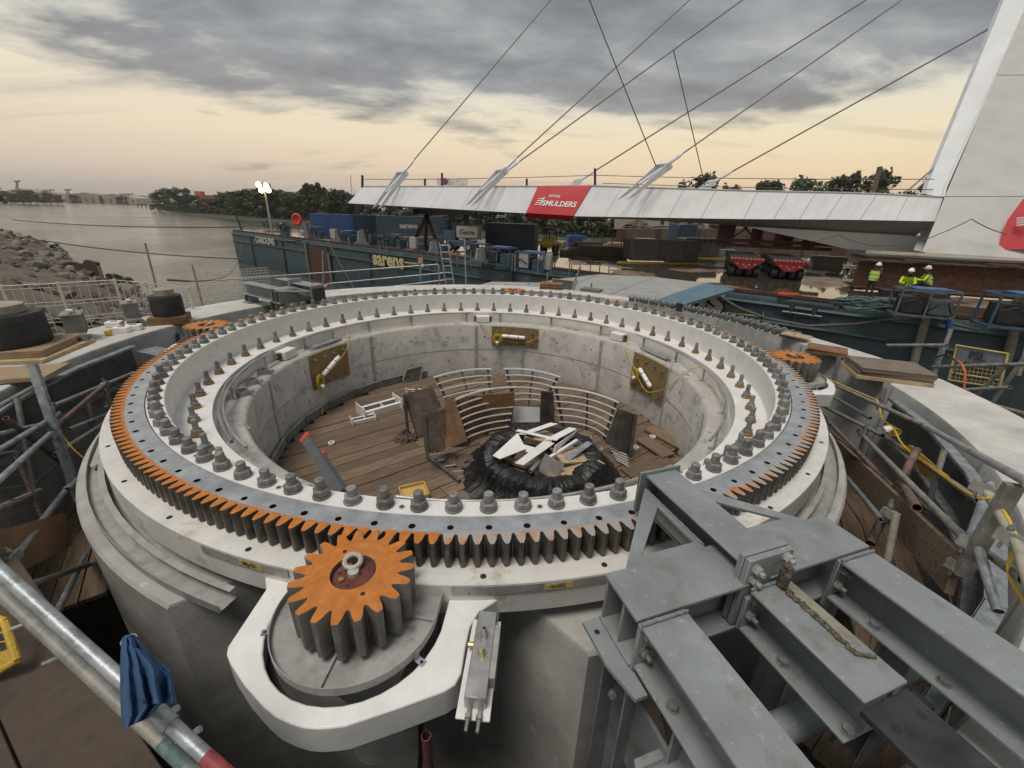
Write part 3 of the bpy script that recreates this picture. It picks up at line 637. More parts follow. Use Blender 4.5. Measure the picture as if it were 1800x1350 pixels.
def crumple(c_, rx, ry, h_, mt, name, lab, cat, seed, nf=3.0):
    b = B(); b.m(mt); n = 40; m_ = 9; P = []
    for i in range(m_):
        f = i / (m_ - 1); row = []
        for j in range(n + 1):
            a = 2 * PI * (j % n) / n; k = mnoise.noise(Vector((cos(a) * nf, sin(a) * nf, f * 4 + seed * 7)))
            r_ = (1 - f) ** .6 * (1 + .45 * k); row.append(Vector((c_[0] + rx * r_ * cos(a), c_[1] + ry * r_ * sin(a), c_[2] + h_ * (f ** .8) * (1 + .6 * mnoise.noise(Vector((cos(a) * 4, sin(a) * 4, seed)))))))
        P.append(row)
    b.grid(P); return tag(b.build(name, ang=20), lab, cat)
p = atz(802, 812, ZF); crumple((p.x, p.y, ZF), .36, .22, .12, BROWND, 'brown_rag', 'crumpled brown sheeting beside the black wrapped ring', 'sheeting', 3)
p = atz(712, 772, ZF); crumple((p.x, p.y, ZF), .2, .14, .14, BROWND, 'brown_rag', 'small crumpled dark sheeting at the foot of the torn board', 'sheeting', 5)
y3 = atz(955, 738, -1.6).y
sheet('white_sheet', [aty(900, 714, y3 + .1), aty(949, 716, y3 + .1), aty(949, 742, y3), aty(901, 743, y3)], .01, mat('pale_sheet', (.45, .46, .47), .5, v=.1), 'pale grey sheet between the two front rail panels', 'sheet')
DKM = mat('dark_streaked_plate', (.085, .075, .066), .45, .3, v=.4, s=5, b=.1, c2=(.16, .145, .13), t2=.55, s2=4, streak=1)
b = B(); b.m(DKM); b.plate([aty(951, 688, y3), aty(973, 690, y3), aty(975, 745, y3), aty(949, 742, y3)], .06); tag(b.build('dark_post_plate'), 'dark steel post plate left of the right rail panel', 'steel plate')
y4 = atz(1095, 800, ZF + .02).y
ep = thing('dark_end_plate', 'large dark streaked steel end plate at the right rail panel', 'steel plate', (atz(1095, 800, ZF)))
b = B(); b.m(DKM); b.plate([aty(1086, 718, y4 + .1), aty(1117, 729, y4 + .05), aty(1107, 798, y4), aty(1063, 779, y4 + .02)], .03); b.build('plate', ep)
b = B(); b.m(POSTM); b.bar(aty(1118, 728, y4 + .03), aty(1108, 800, y4 - .02), .05, .05); b.build('edge_angle', ep)
for k in range(5):
    b = B(); b.m(RAIL); b.tube([atz(1072 + k * 3, 788 + k * 5, ZF + .05), atz(1102 + k * 1, 800 + k * 5, ZF + .05)], .012, 6); tag(b.build('rail_offcut'), 'thin bright rail offcut below the dark end plate', 'rod', 'bright rail offcuts')
# ring wrapped in black polythene
wc = Vector((.90, -.86, 0))
b = B(); b.m(PLASTB); P = []; na = 300
pr = [(.50, -1.70), (.55, -1.52), (.58, -1.43), (.64, -1.385), (.75, -1.365), (.85, -1.395), (.89, -1.46), (.93, -1.55), (1.02, -1.65), (1.16, ZF - .002)]

prs = []
for (a, c_), (d, e) in zip(pr[:-1], pr[1:]):
    for t in (0, .33, .66): prs.append((a + (d - a) * t, c_ + (e - c_) * t))
prs.append(pr[-1])
for r_, z in prs:
    row = []
    for j in range(na + 1):
        a = 2 * PI * (j % na) / na; k = 1 + .35 * max(0, (r_ - .85) * 4)
        v_ = Vector((cos(a) * 4.3, sin(a) * 4.3, z * 2)); q_ = Vector((cos(a) * 24, sin(a) * 24, z * 1.6 + 5)); w_ = Vector((cos(a) * 55, sin(a) * 55, z * 16))
        d = .05 * mnoise.noise(v_) + .055 * (abs(mnoise.noise(q_)) - .2) * k + .018 * (abs(mnoise.noise(w_)) - .2)
        row.append(Vector((wc.x + (r_ + d) * cos(a), wc.y + (r_ + d) * sin(a), z + (.05 * mnoise.noise(v_ + Vector((9, 3, 1))) + .02 * mnoise.noise(q_) + .014 * mnoise.noise(w_) if z > ZF + .05 else 0))))
    P.append(row)
b.grid(P[::-1]); wr = thing('wrapped_ring', 'large ring wrapped in crumpled black polythene on the chamber floor', 'wrapped ring', (wc.x, wc.y, ZF))
b.build('polythene', wr, ang=35)
for a, r_, z in ((150, .86, -1.37), (165, .90, -1.42), (10, .9, -1.42), (30, .9, -1.4)):
    b = B(); b.m(mat('silver_tape', (.38, .38, .38), .35, .2, v=.3, s=20, b=.2)); c_ = wc + pol(r_ + .01, a, z + .015); b.box(c_, (.10, .035, .008), a + 70, Mx=Matrix.Rotation(R(a + 60), 3, 'Z') @ Matrix.Rotation(R(35), 3, 'X')); b.build('tape', wr)
# things thrown into the ring
def slab(name, u, v, z, L_, W_, T_, rz, mt, lab, cat, tilt=0, grp=None, tx=0):
    p = atz(u, v, z); b = B(); b.m(mt); b.box((0, 0, 0), (L_, W_, T_)); o = b.build(name, loc=p, bev=.002); o.rotation_euler = (R(tx), R(tilt), R(rz)); return tag(o, lab, cat, grp)
slab('plywood_offcut', 1005, 800, -1.40, .5, .42, .03, 22, PLY, 'pale plywood offcut under the white struts in the black ring', 'plywood', 8)
slab('plywood_offcut', 1020, 822, -1.44, .62, .36, .03, 40, PLY, 'wide plywood offcut at the right inside the black ring', 'plywood', -5)
slab('cardboard_piece', 1000, 842, -1.50, .55, .3, .02, 8, CARD, 'flat cardboard piece below the wide plywood offcut', 'cardboard', 3)
slab('plywood_offcut', 915, 848, -1.50, .40, .26, .02, -35, PLY, 'triangular pale offcut at the front inside the black ring', 'plywood', -8)
slab('timber_block', 945, 776, -1.36, .42, .10, .07, -12, TIMB, 'timber block below the white crossbar in the black ring', 'timber')
slab('timber_block', 905, 812, -1.45, .5, .09, .06, -25, TIMB, 'timber batten under the left white strut', 'timber')
slab('plywood_offcut', 960, 765, -1.36, .3, .25, .03, 50, CARD, 'brown board at the back inside the black ring', 'board', 12)
slab('dark_box', 915, 830, -1.62, .3, .3, .2, 20, RUSTB, 'dark brown box deep inside the black ring', 'box')
b = B(); b.m(BROWND); b.cyl((wc.x, wc.y, -1.69), .6, .02, 30); b.build('packing_base', wr)
st = thing('white_strut_frame', 'white steel frame of two tapered struts and a crossbar on the black ring', 'steel frame', atz(940, 800, -1.3))
def strut(pts, z0, h_, name='strut'):
    b = B(); b.m(WHITEC); P_ = [atz(u, v, z) for (u, v), z in zip(pts, z0)]; b.plate(P_, .014); return b.build(name, st, bev=.002)
strut([(866, 802), (879, 808), (925, 790), (910, 762)], [-1.30, -1.30, -1.28, -1.20], .1)
strut([(905, 815), (920, 819), (975, 780), (957, 775)], [-1.28, -1.28, -1.26, -1.18], .1)
strut([(910, 764), (925, 765), (981, 746), (967, 744)], [-1.22] * 4, .1, 'top_flange'); strut([(957, 774), (978, 774), (1014, 755), (1000, 752)], [-1.2] * 4, .1, 'top_flange')
strut([(975, 783), (973, 795), (1008, 765), (1012, 758)], [-1.22, -1.30, -1.28, -1.22], .1)
strut([(906, 757), (912, 754), (982, 771), (978, 774)], [-1.185] * 4, .1, 'crossbar'); strut([(912, 788), (918, 780), (950, 789), (942, 800)], [-1.3] * 4, .1, 'web_plate')
slab('galvanised_strut', 990, 790, -1.33, .62, .045, .05, 43, WHITEC, 'thin white strut lying across the black ring', 'steel strut', -6)
slab('galvanised_strut', 1013, 795, -1.34, .66, .10, .012, 45, GALV, 'wide galvanised flat bar lying beside the thin white strut', 'steel strut', -6)
p = atz(968, 822, -1.42); b = B(); b.m(STEELD); b.box((0, 0, 0), (.30, .016, .27)); o = b.build('grey_end_plate', loc=p); o.rotation_euler = (R(-15), R(15), R(-32)); tag(o, 'grey square end plate standing in the black ring', 'steel plate')
b = B(); b.m(GREY); b.pipe(atz(932, 829, -1.42), atz(946, 812, -1.40), .034, .018, 12); tag(b.build('grey_pipe_stub'), 'short grey pipe stub beside the end plate in the black ring', 'pipe')

# ================================================================ fittings on the shelf and wall of the chamber
hr = thing('conduit_rail', 'thin steel conduit rail on short posts round the chamber shelf', 'conduit rail', pol(3.40, 90, -.555))
for a0, a1 in ((45, 91), (98.5, 168), (176, 232), (-42, 33), (305, 262)):
    n = max(4, int(abs(a1 - a0) / 3)); b = B(); b.m(STEEL); b.tube([pol(3.40, a0 + (a1 - a0) * i / n, -.345) for i in range(n + 1)], .017, 8); b.build('conduit', hr)
for a in (48, 68, 88, 101, 122, 138, 152, 163, 180, 200, 220, -38, -20, 0, 15, 30, 270, 290):
    p = pol(3.41, a); b = B(); b.m(STEEL); b.box((p.x, p.y, -.455), (.012, .05, .205), a); b.box((p.x * .99, p.y * .99, -.552), (.06, .05, .006), a); b.build('post', hr)
b = B(); b.m(mat('grey_hose', (.20, .20, .195), .5, v=.15)); b.tube([pol(3.44, 176 + i * 3, -.36 + .03 * sin(i)) for i in range(18)], .02, 8); b.build('hose', hr)
jb0 = thing('junction_box', 'x', 'junction box', None, 'white junction boxes on the chamber shelf')
b = B(); b.m(WHITEC); b.box((0, -.075, .07), (.17, .145, .14)); b.box((0, .075, .07), (.17, .145, .14)); b.build('box_body', jb0, bev=.008, seg=2)
b = B(); b.m(WHITEC); b.box((-.088, 0, .07), (.008, .29, .13)); b.build('lid', jb0, bev=.003)
for s_ in (-1, 1):
    for z in (.04, .10):
        b = B(); b.m(POSTM); b.pipe((.0, s_ * .148, z), (.0, s_ * .205, z), .030, .014, 12); b.build('cable_gland', jb0)
for i, (a, lab) in enumerate(((94.7, 'white junction box at the back of the chamber shelf'), (171.5, 'white junction box at the left of the chamber shelf'), (40.5, 'white junction box at the right of the chamber shelf'))):
    o = jb0 if i == 0 else copy_tree(jb0); o.location = pol(3.38, a, -.545); o.rotation_euler = (0, 0, R(a)); o['label'] = lab
# ochre plates with bolts, each with a lamp tube and a coil of cable
pw = mat('lamp_tube', (.78, .76, .74), .35, v=.04, b=0)
def wall_plate(ac, half, zt, zb, lab, lamp, lamplab, coil, coillab, r=3.2):
    g = thing('wall_plate', lab, 'wall plate', pol(r, ac, zb), 'ochre plates on the chamber wall')
    def W(s, z, off=0.0): return pol(r - .012 - off, ac + s, z)
    P = [[pol(r - .030, ac - half + 2 * half * i / 8, z) for i in range(9)] for z in (zb, zt)]
    Q = [[pol(r - .001, ac - half + 2 * half * i / 8, z) for i in range(9)] for z in (zt, zb)]
    b = B(); b.m(OCHRE); b.grid(P + Q + [P[0]])
    for i in (0, 8): b.add([P[0][i], P[1][i], Q[0][i], Q[1][i]], [(0, 1, 2, 3)])
    b.build('plate', g, ang=30)
    for iz, z in enumerate((zt - .1, zb + .09)):
        for k in range(4):
            s_ = -half * .76 + half * 1.52 * k / 3; p = W(s_, z, .016); d = -pol(1, ac + s_); q = d.to_track_quat('Z', 'Y').to_matrix()
            b = B(); b.m(BOLT); b.cyl(p, .030, .006, 12, Mx=q); b.cyl(p + d * .006, .024, .022, 6, Mx=q); b.cyl(p + d * .028, .013, .035, 10, Mx=q); b.build('anchor_bolt', g)
    l_ = thing('lamp_tube', lamplab, 'lamp', None, 'unlit white lamp tubes on the ochre plates')
    (s0, z0), (s1, z1) = lamp; p, q = W(s0, z0, .075), W(s1, z1, .075); l_.location = Vector(p)
    BASE[l_.name] = Vector(p); d = (q - p).normalized()
    b = B(); b.m(pw); n = 10; pts = [p.lerp(q, i / n) for i in range(n + 1)]; b.tube(pts, .043, 14); b.tube([p - d * .025, p], .030, 14, r1=.043); b.tube([q, q + d * .025], .043, 14, r1=.030); b.build('tube_body', l_)
    for f in (.27, .75):
        c_ = p.lerp(q, f); b = B(); b.m(BLACK); b.tube([c_ - d * .006, c_ + d * .006], .046, 14); b.build('cable_tie', l_)
    # coil
    (sc, zc_) = coil; c_ = W(sc, zc_, .06); ut = pol(1, ac + sc + 90); b = B(); b.m(YELLOW); rr = random.Random(int(ac * 7) & 255)
    for k in range(7):
        ax_ = rr.uniform(.06, .095); ay = rr.uniform(.08, .13); ph = rr.uniform(-.5, .5); o_ = Vector((0, 0, rr.uniform(-.05, .02))) + ut * rr.uniform(-.025, .025) - pol(1, ac + sc) * rr.uniform(0, .05)
        b.tube([c_ + o_ + ut * (ax_ * cos(t * PI / 8 + ph)) + Vector((0, 0, ay * sin(t * PI / 8))) for t in range(16)], .0065, 5, True)
    cc = thing('cable_coil', coillab, 'cable', c_, 'yellow cable coils'); b.build('coil', cc)
    b = B(); b.m(WHITEC); b.cyl(c_ - pol(.09, ac + sc) + Vector((0, 0, -.11)), .034, .06, 12, Mx=Matrix.Rotation(R(ac + sc + 90), 3, 'Z') @ Matrix.Rotation(1.2, 3, 'X')); b.build('plug', cc)
    return g, W
def cable(pts, lab, r_=.0065):
    b = B(); b.m(YELLOW); P = []
    pts = [Vector(p) for p in pts]
    for i in range(len(pts) - 1):
        a0 = pts[max(0, i - 1)]; a1 = pts[i]; a2 = pts[i + 1]; a3 = pts[min(len(pts) - 1, i + 2)]
        for k in range(6):
            t = k / 6; P.append(.5 * ((2 * a1) + (a2 - a0) * t + (2 * a0 - 5 * a1 + 4 * a2 - a3) * t * t + (3 * a1 - a0 - 3 * a2 + a3) * t ** 3))
    P.append(pts[-1]); b.tube(P, r_, 5); return tag(b.build('yellow_cable'), lab, 'cable', 'thin yellow cables')
g, W = wall_plate(81.5, 9.6, -.60, -1.02, 'ochre bolted plate on the back wall of the chamber', ((4.9, -.80), (-4.0, -.81)), 'white lamp tube tied to the back ochre plate', (7.2, -.86), 'coil of yellow cable at the left of the back ochre plate')
cable([pol(3.36, 98, -.36), pol(3.17, 95, -.60), pol(3.16, 92, -.78), W(8, -.86, .05)], 'yellow cable hanging from the conduit to the back coil')
cable([W(6.5, -.84, .06), W(3, -.92, .07), W(-3, -.94, .06), W(-8, -.84, .05), pol(3.17, 70, -.68), pol(3.36, 66, -.40), pol(3.37, 65, -.33)], 'yellow cable looping under the back lamp tube')
cable([pol(3.42, 99, -.36), pol(3.38, 110, -.45), pol(3.39, 122, -.48), pol(3.40, 135, -.47)], 'yellow cable lying along the back left shelf')
cable([pol(3.42, 66, -.36), pol(3.36, 58, -.50), pol(3.36, 52, -.50), pol(3.38, 46, -.44)], 'yellow cable lying along the back right shelf')
g, W = wall_plate(158.5, 8.2, -.60, -1.24, 'ochre bolted plate on the left wall of the chamber', ((4.2, -1.0), (-3.2, -.80)), 'white lamp tube tied to the left ochre plate', (6.4, -1.08), 'coil of yellow cable hanging at the left ochre plate')
cable([W(6.8, -1.15, .07), W(7, -1.35, .08), W(7.3, -1.6, .08), W(8.2, -1.70, .1)], 'yellow cable hanging down the left chamber wall')
cable([W(4.0, -1.02, .1), W(-1, -.92, .1), W(-6, -.75, .08), W(-8.5, -.62, .05), pol(3.38, 147, -.42), pol(3.4, 146, -.33)], 'yellow cable draped over the left lamp tube')
g, W = wall_plate(21.0, 8.6, -.60, -1.30, 'ochre bolted plate on the right wall of the chamber', ((3.6, -.86), (-2.6, -1.06)), 'white lamp tube tied to the right ochre plate', (5.4, -.96), 'coil of yellow cable at the right ochre plate')
cable([pol(3.38, 36, -.40), pol(3.2, 34, -.60), pol(3.16, 31, -.78), W(6, -.9, .06)], 'yellow cable running down to the right coil')
cable([W(4.5, -1.0, .08), W(0, -1.15, .1), W(-4, -1.15, .1), pol(3.15, 10, -.9), pol(3.3, 3, -.42), pol(3.41, -2, -.33), pol(3.43, -10, -.42), pol(3.42, -18, -.5)], 'yellow cable climbing from the right lamp tube over the shelf')
# stainless conduit racks lying on the shelf
for ac, lab in ((157, 'stainless conduit rack lying on the left chamber shelf'), (22, 'stainless conduit rack lying on the right chamber shelf')):
    g = thing('conduit_rack', lab, 'conduit rack', pol(3.3, ac, -.55), 'stainless conduit racks')
    for r_, s0, s1 in ((3.27, -6, 7), (3.31, -7, 5), (3.35, -5, 6)):
        b = B(); b.m(STEEL); b.pipe(pol(r_, ac + s0, -.515), pol(r_, ac + s1, -.515), .019, .014, 10); b.build('pipe', g)
    for s_ in (-3, 3): b = B(); b.m(STEELD); b.bar(pol(3.25, ac + s_, -.542), pol(3.42, ac + s_, -.542), .04, .012); b.build('crossbar', g)
# clamp rings on the left shelf
for i, a in enumerate((184, 191, 198)):
    p = pol(3.33, a, -.555); g = thing('pipe_clamp', 'grey pipe clamp ring on the left shelf, %s of three' % ('first', 'middle', 'last')[i], 'pipe clamp', p, 'pipe clamp rings on the left shelf')
    b = B(); b.m(STEELD); b.pipe(p, p + Vector((0, 0, .07)), .085, .078, 20); b.build('ring', g); b = B(); b.m(STEELD); b.box(p + pol(-.11, a) + Vector((0, 0, .04)), (.07, .035, .05), a); b.build('clamp_ear', g)
# ================================================================ grey jacking frames over the ring
def hexb(b, p, d, r_=.022, h_=.02, shank=.025):
    d = Vector(d).normalized(); q = d.to_track_quat('Z', 'Y').to_matrix(); p = Vector(p)
    b.cyl(p, r_ * 1.25, .004, 12, Mx=q); b.cyl(p + d * .004, r_, h_, 6, Mx=q)
    if shank: b.cyl(p + d * (h_ + .004), r_ * .55, shank, 8, Mx=q)
def jack_frame(ang, zt, ys, blen, legs, lab, full):
    g = thing('jacking_frame', lab, 'steel frame'); g.rotation_euler = (0, 0, R(ang))
    h_ = .25; x0, x1 = 4.695, 4.955; yo = ys[-1] + .125
    def bo(b, name, bev=.003): return b.build(name, g, bev=bev)
    BM = []
    b = B(); b.m(GREY)
    for s_ in (-1, 1): b.prism([(x0, s_ * yo), (x1, s_ * (yo + .0)), (x1, s_ * .03), (x0, s_ * .03)], zt - .018, zt)
    bo(b, 'cap_plate')
    for xx in (x0 + .012, x1 - .11):
        b = B(); b.m(GREY); b.box((xx, 0, zt - .018 - .125), (.016, 2 * yo - .02, .25)); bo(b, 'cross_web')
    b = B(); b.m(GREY); b.box(((x0 + x1) / 2, 0, zt - .28), (x1 - x0, 2 * yo, .018)); bo(b, 'bottom_plate')
    for y in ys:
        for s_ in (1,):
            b = B(); b.m(GREY); b.box((x1 + .012, y, zt - .165), (.02, .24, .30 if y else .2)); bo(b, 'splice_plate')
        L_ = blen if y else (min(blen, .50))
        b = B(); b.m(GREY); b.ib((x1 + .022, y, zt - .012 - h_ / 2), (x1 + .022 + L_, y, zt - .012 - h_ / 2), .235, h_, .016, .012); bo(b, 'main_beam', .004)
        if full:
            for s_ in (-1, 1):
                for dx, dz in ((.06, -.085), (.06, -.18)):
                    b = B(); b.m(BOLT); hexb(b, (x1 + .022, y + s_ * .075, zt + dz), (1, 0, 0)); bo(b, 'bolt', 0)
                for dx in (.22, .50):
                    b = B(); b.m(BOLT); hexb(b, (x1 + dx, y + s_ * .07, zt - .012 - h_ + .016), (0, 0, 1), shank=0); bo(b, 'flange_bolt', 0)
    if full:
        xb = x1 + .022 + .50
        b = B(); b.m(DARK); b.prism([(xb + .002, -.125), (xb + .30, -.125), (xb + .36, -.07), (xb + .36, .07), (xb + .30, .125), (xb + .002, .125)], zt - .075, zt - .05)
        for dx, dy in ((.08, .07), (.08, -.07), (.27, .07), (.27, -.07)): b.m(HOLE); b.cyl((xb + dx, dy, zt - .0495), .016, .001, 12)
        bo(b, 'black_shoe_plate', .003)
        # torch scar: weld bead and a cut stub left on the middle beam
        b = B(); b.m(mat('weld_scar', (.12, .10, .075), .6, .3, v=.6, s=30, b=.6, bs=60, c2=(.30, .28, .24), t2=.6, s2=30)); P = [Vector((x1 + .06 + .36 * i / 70, .035 + .016 * mnoise.noise(Vector((i * .21, 0, 0))) + .006 * mnoise.noise(Vector((i * .9, 3, 0))) + (.0 if i < 63 else .008 * (i - 63)), zt - .008 + .007 * mnoise.noise(Vector((i * .7, 9, 0))))) for i in range(71)]; b.tube(P, .010, 6); b.tube([p + Vector((.01, .016 + .01 * mnoise.noise(p * 40), -.003)) for p in P[:50]], .007, 5); bo(b, 'weld_bead', 0)
        b = B(); b.m(MATS['weld_scar']); b.box((x1 + .05, .035, zt + .06), (.05, .03, .13)); bo(b, 'cut_stub', .008)
        b = B(); b.m(mat('soot_beige', (.25, .235, .19), .7, v=.25, s=8)); b.box((x1 + .20, .078, zt - .0105), (.33, .07, .001)); bo(b, 'scorched_patch', 0)
    # end plates and upstand beam reaching over the ring
    for xx in (x1 + .022 if False else x1 - .055, x1 - .02):
        b = B(); b.m(GREY); b.box((xx, 0, zt - .06), (.03, .27, .40)); bo(b, 'end_plate', .003)
    for y, z in ((-.085, .06), (-.085, -.0), (.09, .085)):
        b = B(); b.m(STEELD); hexb(b, (x1 - .005, y, zt + z + .02), (1, 0, 0), .024, .022, .02); bo(b, 'clamp_bolt', 0)
    zu = zt + .075
    b = B(); b.m(GREY); b.ib((4.15, 0, zu - .12), (x1 - .07, 0, zu - .12), .225, .24, .016, .012); bo(b, 'upstand_beam', .004)
    b = B(); b.m(GREY); b.box((4.142, 0, zu - .13), (.014, .30, .30)); bo(b, 'nose_plate', .003)
    b = B(); b.m(DARK); b.box((4.115, 0, zu - .16), (.035, .25, .26)); bo(b, 'nose_pad', .003)
    for s_ in (-1, 1):              # gussets with a triangular cut-out
        o_ = [(4.16, s_ * .115), (x0 - .002, s_ * .60), (x0 - .002, s_ * .115)]
        i_ = [(4.34, s_ * .15), (4.64, s_ * .47), (4.64, s_ * .15)]
        if s_ < 0: o_, i_ = [o_[0], o_[2], o_[1]], [i_[0], i_[2], i_[1]]
        b = B(); b.m(GREY); z0, z1 = zt - .030, zt - .012; vs = [(x, y, z) for z in (z0, z1) for x, y in o_ + i_]
        fs = []
        for k in range(3):
            j = (k + 1) % 3; fs += [(6 + k, 6 + j, 9 + j, 9 + k), (k, 3 + k, 3 + j, j), (k, j, 6 + j, 6 + k), (3 + k, 9 + k, 9 + j, 3 + j)]
        b.add(vs, fs); bo(b, 'gusset', .002)
        b = B(); b.m(GREY); b.prism([(4.18, s_ * .115), (x0, s_ * .115), (x0, s_ * .13), (4.18, s_ * .13)], zt - .12, zt - .031); bo(b, 'gusset_rib', 0)
    # weld beads where the plates meet
    WB_ = mat('painted_weld', (.20, .215, .22), .5, v=.25, s=60, b=.6, bs=90)
    for y in ys:
        b = B(); b.m(WB_); b.tube([(x1 + .024, y - .117 + .234 * i / 14, zt - .004 + .002 * (i % 2)) for i in range(15)], .007, 6); bo(b, 'weld_bead', 0)
    for s_ in (-1, 1):
        b = B(); b.m(WB_); b.tube([(x0 + (x1 - x0) * i / 12, s_ * .032, zt + .001 + .002 * (i % 2)) for i in range(8)], .006, 6); bo(b, 'weld_bead', 0)
        b = B(); b.m(WB_); b.tube([(4.18 + (x0 - 4.2) * i / 20, s_ * .118, zt - .010 + .002 * (i % 2)) for i in range(21)], .006, 6); bo(b, 'weld_bead', 0)
    # legs
    for (lx, ly, lz) in legs:
        b = B(); b.m(GREY); b.ib((lx, ly, zt - .29), (lx, ly, lz), .20, .20, .014, .010, up=(1, 0, 0)); bo(b, 'leg', .003)
        b = B(); b.m(GREY); b.box((lx, ly, lz + .01), (.3, .3, .02)); bo(b, 'foot_plate', .002)
        if full:
            s_ = 1 if ly > 0 else -1
            b = B(); b.m(GREY); b.prism([(lx - .17, ly + s_ * .1), (lx + .22, ly + s_ * .1), (lx + .22, ly + s_ * .16), (lx + .05, ly + s_ * .20), (lx - .17, ly + s_ * .20)], zt - .315, zt - .293); b.m(HOLE); b.cyl((lx - .1, ly + s_ * .16, zt - .2925), .014, .001, 10); bo(b, 'lug_plate', .002)
            b = B(); b.m(BROWND); b.plate([(lx + .12, ly + s_ * .02, zt - .30), (lx + .34, ly + s_ * .0, zt - .62), (lx + .34, ly + s_ * .0, zt - 1.0), (lx + .10, ly + s_ * .02, zt - 1.0)], .012); bo(b, 'knee_plate', 0)
            b = B(); b.m(GREY); b.ib((lx + .42, ly, zt - .30), (lx + .42, ly, zt - 1.1), .14, .14, .012, .01, up=(1, 0, 0)); bo(b, 'strut', .002)
            b = B(); b.m(GREY); b.prism([(lx + .28, ly - .16), (lx + .42, ly - .22), (lx + .56, ly - .16), (lx + .56, ly + .16), (lx + .28, ly + .16)], zt - .62, zt - .595); bo(b, 'tie_plate', .002)
            for z in (-.45, -.6):
                b = B(); b.m(BOLT); hexb(b, (lx + .02, ly + s_ * .1, zt + z), (0, s_, 0), .02, .018, 0); bo(b, 'bolt', 0)
    if full:
        for (a, c_, r_) in (((5.25, -.9, -.35), (5.25, 1.0, -.35), .07), ((5.75, -1.2, -.55), (5.75, 1.2, -.5), .03)):
            b = B(); b.m(GREY); b.tube([a, c_], r_, 12); bo(b, 'cross_tube', 0)
        b = B(); b.m(GREY); b.box((5.2, -.62, -.55), (.5, .02, .5)); bo(b, 'side_web', .002)
        b = B(); b.m(GREY); b.ib((5.1, -.3, -.6), (6.2, -.3, -.9), .2, .2); bo(b, 'rear_brace', .003)
    return g
jack_frame(-70.4, .25, (-.59, 0, .59), 2.0, [(4.86, -.60, -1.6), (4.86, .60, -1.6), (6.3, .60, -.17), (6.3, -.60, -.17)], 'large grey bolted steel frame reaching over the ring at the front right', True)
jack_frame(147, .27, (-.38, .38), 1.2, [(6.05, -.38, -.17), (6.05, .38, -.17), (5.02, .38, -.17 - .3), (5.02, -.38, -.17 - .3)], 'grey bolted steel frame at the back left beyond the ring', False)
# steel and concrete bits seen below the front frame
b = B(); b.m(mat('red_oxide_tube', (.16, .06, .055), .7, v=.3, s=8)); p = atz(749, 1293, -.62); b.pipe((p.x, p.y, -3.0), p, .026, .021, 14); tag(b.build('oxide_post'), 'reddish open topped tube standing below the front pinion mount', 'tube')
b = B(); b.m(BLACK); p = atz(740, 1270, -.6); b.tube([p, p + Vector((-.02, .02, -.3)), p + Vector((-.08, .1, -.8))], .014, 8); tag(b.build('black_hose'), 'black hose hanging under the front pinion mount', 'hose')
# ================================================================ scaffolding, decks and guard rails
TUBE_R = .0242
STUB = mat('weathered_tube', (.24, .235, .215), .6, .3, v=.35, s=9, b=.12, c2=(.30, .27, .22), t2=.55, s2=5, c3=(.13, .10, .08), t3=.6, s3=7)
RTUBE = mat('rusty_tube', (.155, .10, .085), .7, .15, v=.4, s=9, b=.15, c2=(.22, .15, .12), t2=.55, s2=6)
def tubeobj(p, q, lab, mt=None, r_=TUBE_R, grp='scaffold tubes in the pit', name='scaffold_tube', hollow=True):
    b = B(); b.m(mt or GALV)
    if hollow: b.pipe(p, q, r_, r_ * .85, 12)
    else: b.tube([p, q], r_, 12)
    return tag(b.build(name), lab, 'scaffold tube', grp)
def coupler(p, lab, d=(0, 0, 1)):
    g = thing('tube_coupler', lab, 'coupler', p, 'scaffold couplers'); q = Vector(d).normalized().to_track_quat('Z', 'Y').to_matrix(); p = Vector(p)
    b = B(); b.m(STUB); b.cyl(p - q @ Vector((0, 0, .03)), .036, .06, 10, Mx=q); b.box(p + q @ Vector((.04, 0, 0)), (.05, .06, .055), Mx=q); b.build('clamp', g)
    b = B(); b.m(GALV); b.tube([p + q @ Vector((.03, -.07, .0)), p + q @ Vector((.03, .08, .0))], .008, 6); b.tube([p + q @ Vector((.03, .045, 0)), p + q @ Vector((.03, .06, 0))], .015, 6); b.build('clamp_bolt', g)
# near guard rail, lower left
G0, G1 = atd(-60, 948, 1.75), atd(400, 1364, 1.45); tubeobj(G0, G1, 'bright upper guard rail tube crossing the lower left corner', GALV)
H0, H1 = atd(-60, 985, 1.9), atd(350, 1368, 1.62); tubeobj(H0, H1, 'paint splashed lower guard rail tube in the lower left corner', STUB)
for f, r0 in ((.62, GALV), (.86, RTUBE)):
    pass
b = B(); b.m(GALV); b.tube([G0.lerp(G1, .735), G0.lerp(G1, .815)], .029, 14); tag(b.build('tube_sleeve'), 'bright sleeve coupler on the near guard rail below the blue cloth', 'coupler')
b = B(); b.m(mat('worn_red_paint', (.26, .05, .05), .6, v=.4, s=12)); b.tube([G0.lerp(G1, .93), G0.lerp(G1, 1.01)], .0255, 14); tag(b.build('red_band'), 'worn red painted band on the near guard rail', 'band')
b = B(); b.m(mat('teal_band', (.12, .19, .18), .6, v=.4, s=12)); b.tube([H0.lerp(H1, .86), H0.lerp(H1, .95)], .0255, 14); tag(b.build('green_band'), 'worn green painted band on the lower guard rail', 'band')
